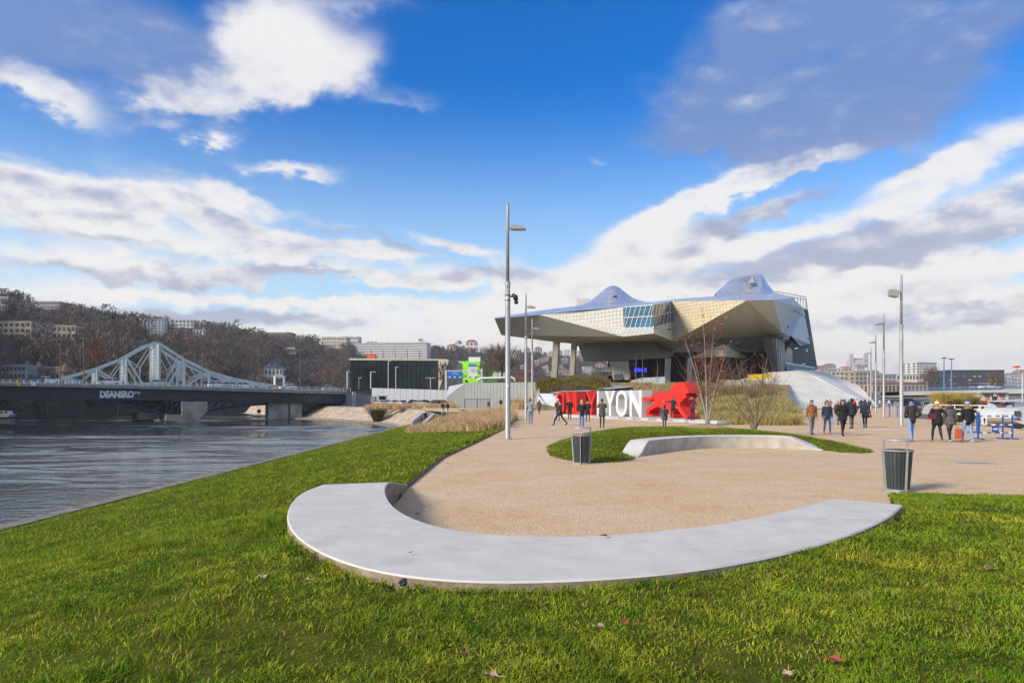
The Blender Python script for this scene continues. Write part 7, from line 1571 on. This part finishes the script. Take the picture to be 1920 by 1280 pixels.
person(1137, 790, 'person crouching at the letter gap, mostly hidden by the olive coat', d=50.5, z=.05, h=1.5, face=PI, top=(120,112,108), legs=(50,50,56), arms='front') if False else None
person(1219, 765, 'person with dark hair seen over the tail of the lion', d=66, z=.0, h=1.75, face=PI, top=(40,44,44), legs=(40,40,46), arms='hang')
# left strollers
person(939, 767, 'man in black jacket and red trousers left of the camera lamp post', h=1.74, face=PI+.2, top=(34,36,42), legs=(206,74,66), arms='pocket', bulk=1.1, stride=.1)
person(959, 764, 'man in navy jacket walking just right of the camera lamp post', h=1.72, face=PI, top=(44,58,80), legs=(34,36,44), arms='pocket', stride=.2, bulk=1.08)
person(968, 767, 'woman in long black coat right of the man in navy', h=1.70, face=PI+.1, top=(30,30,34), legs=(56,64,86), arms='hang', coat=.75, stride=.25)
person(982, 767, 'man in black jacket and beige trousers left of the second lamp post', h=1.80, face=PI, top=(36,36,40), legs=(140,116,84), arms='hang', stride=.15, bulk=1.1)
person(993, 766, 'person with red woolly hat behind the grey hoodie', h=1.70, face=PI, top=(84,50,54), legs=(50,50,58), arms='hang', hat=(150,54,62))
person(916, 765, 'person in black sitting low before the wire gate', d=118, z=0, h=1.6, face=PI, top=(28,28,32), legs=(34,34,40), arms='front', sit=True)
for px, fy, dd, zz, c, lb in ((830,778,88,-.35,(40,36,40),'person in black walking on the riverside path, left of two'),(839,778,88,-.35,(36,38,44),'person in black walking on the riverside path, right of two'),(789,799,100,-2.3,(44,48,58),'man in dark jacket coming up from the quay, leftmost'),(795,799,102,-2.3,(104,66,54),'man in brown jacket coming up from the quay, middle'),(802,797,98,-2.1,(40,34,40),'person in black on the quay ramp, rightmost')):
    person(px, fy, lb, d=dd, z=zz, h=1.72, face=PI, top=c, legs=(200,196,190) if px in (830, 839) else (44,60,92), arms='hang', stride=.25, group='people by the river')
for i, (px, dd) in enumerate(((563,160),(568,161),(577,161),(590,162),(484,174),(487,174))):
    person(px, 783, ['leftmost dark figure under the bridge end','second dark figure under the bridge end','third dark figure under the bridge end','rightmost dark figure under the bridge end','dark figure on the low jetty, left','dark figure on the low jetty, right'][i], d=dd, z=-2.5, h=1.75, face=.5, top=(20,20,24), legs=(24,24,28), arms='hang', group='people by the river')

temps = []; dg_ = bpy.context.evaluated_depsgraph_get()
for g_ in PENDING: g_.send(dg_)
for t_ in temps: bpy.data.objects.remove(t_)

# ================================================================ light winter haze
hz = MB(); hz.box((0, 1040, 60), (5200, 2160, 132)); hz_o = hz.build('haze', []); 
hm_ = bpy.data.materials.new('winter haze'); hm_.use_nodes = True; nt = hm_.node_tree
for n in list(nt.nodes):
    if n.type != 'OUTPUT_MATERIAL': nt.nodes.remove(n)
pv = nt.nodes.new('ShaderNodeVolumePrincipled'); pv.inputs['Density'].default_value = .00020; pv.inputs['Color'].default_value = (.86,.90,.97,1); pv.inputs['Anisotropy'].default_value = .2
nt.links.new(pv.outputs[0], nt.nodes['Material Output'].inputs['Volume']); hz_o.data.materials.append(hm_)
tag(hz_o, 'thin pale winter haze over the valley', 'haze', kind='stuff')
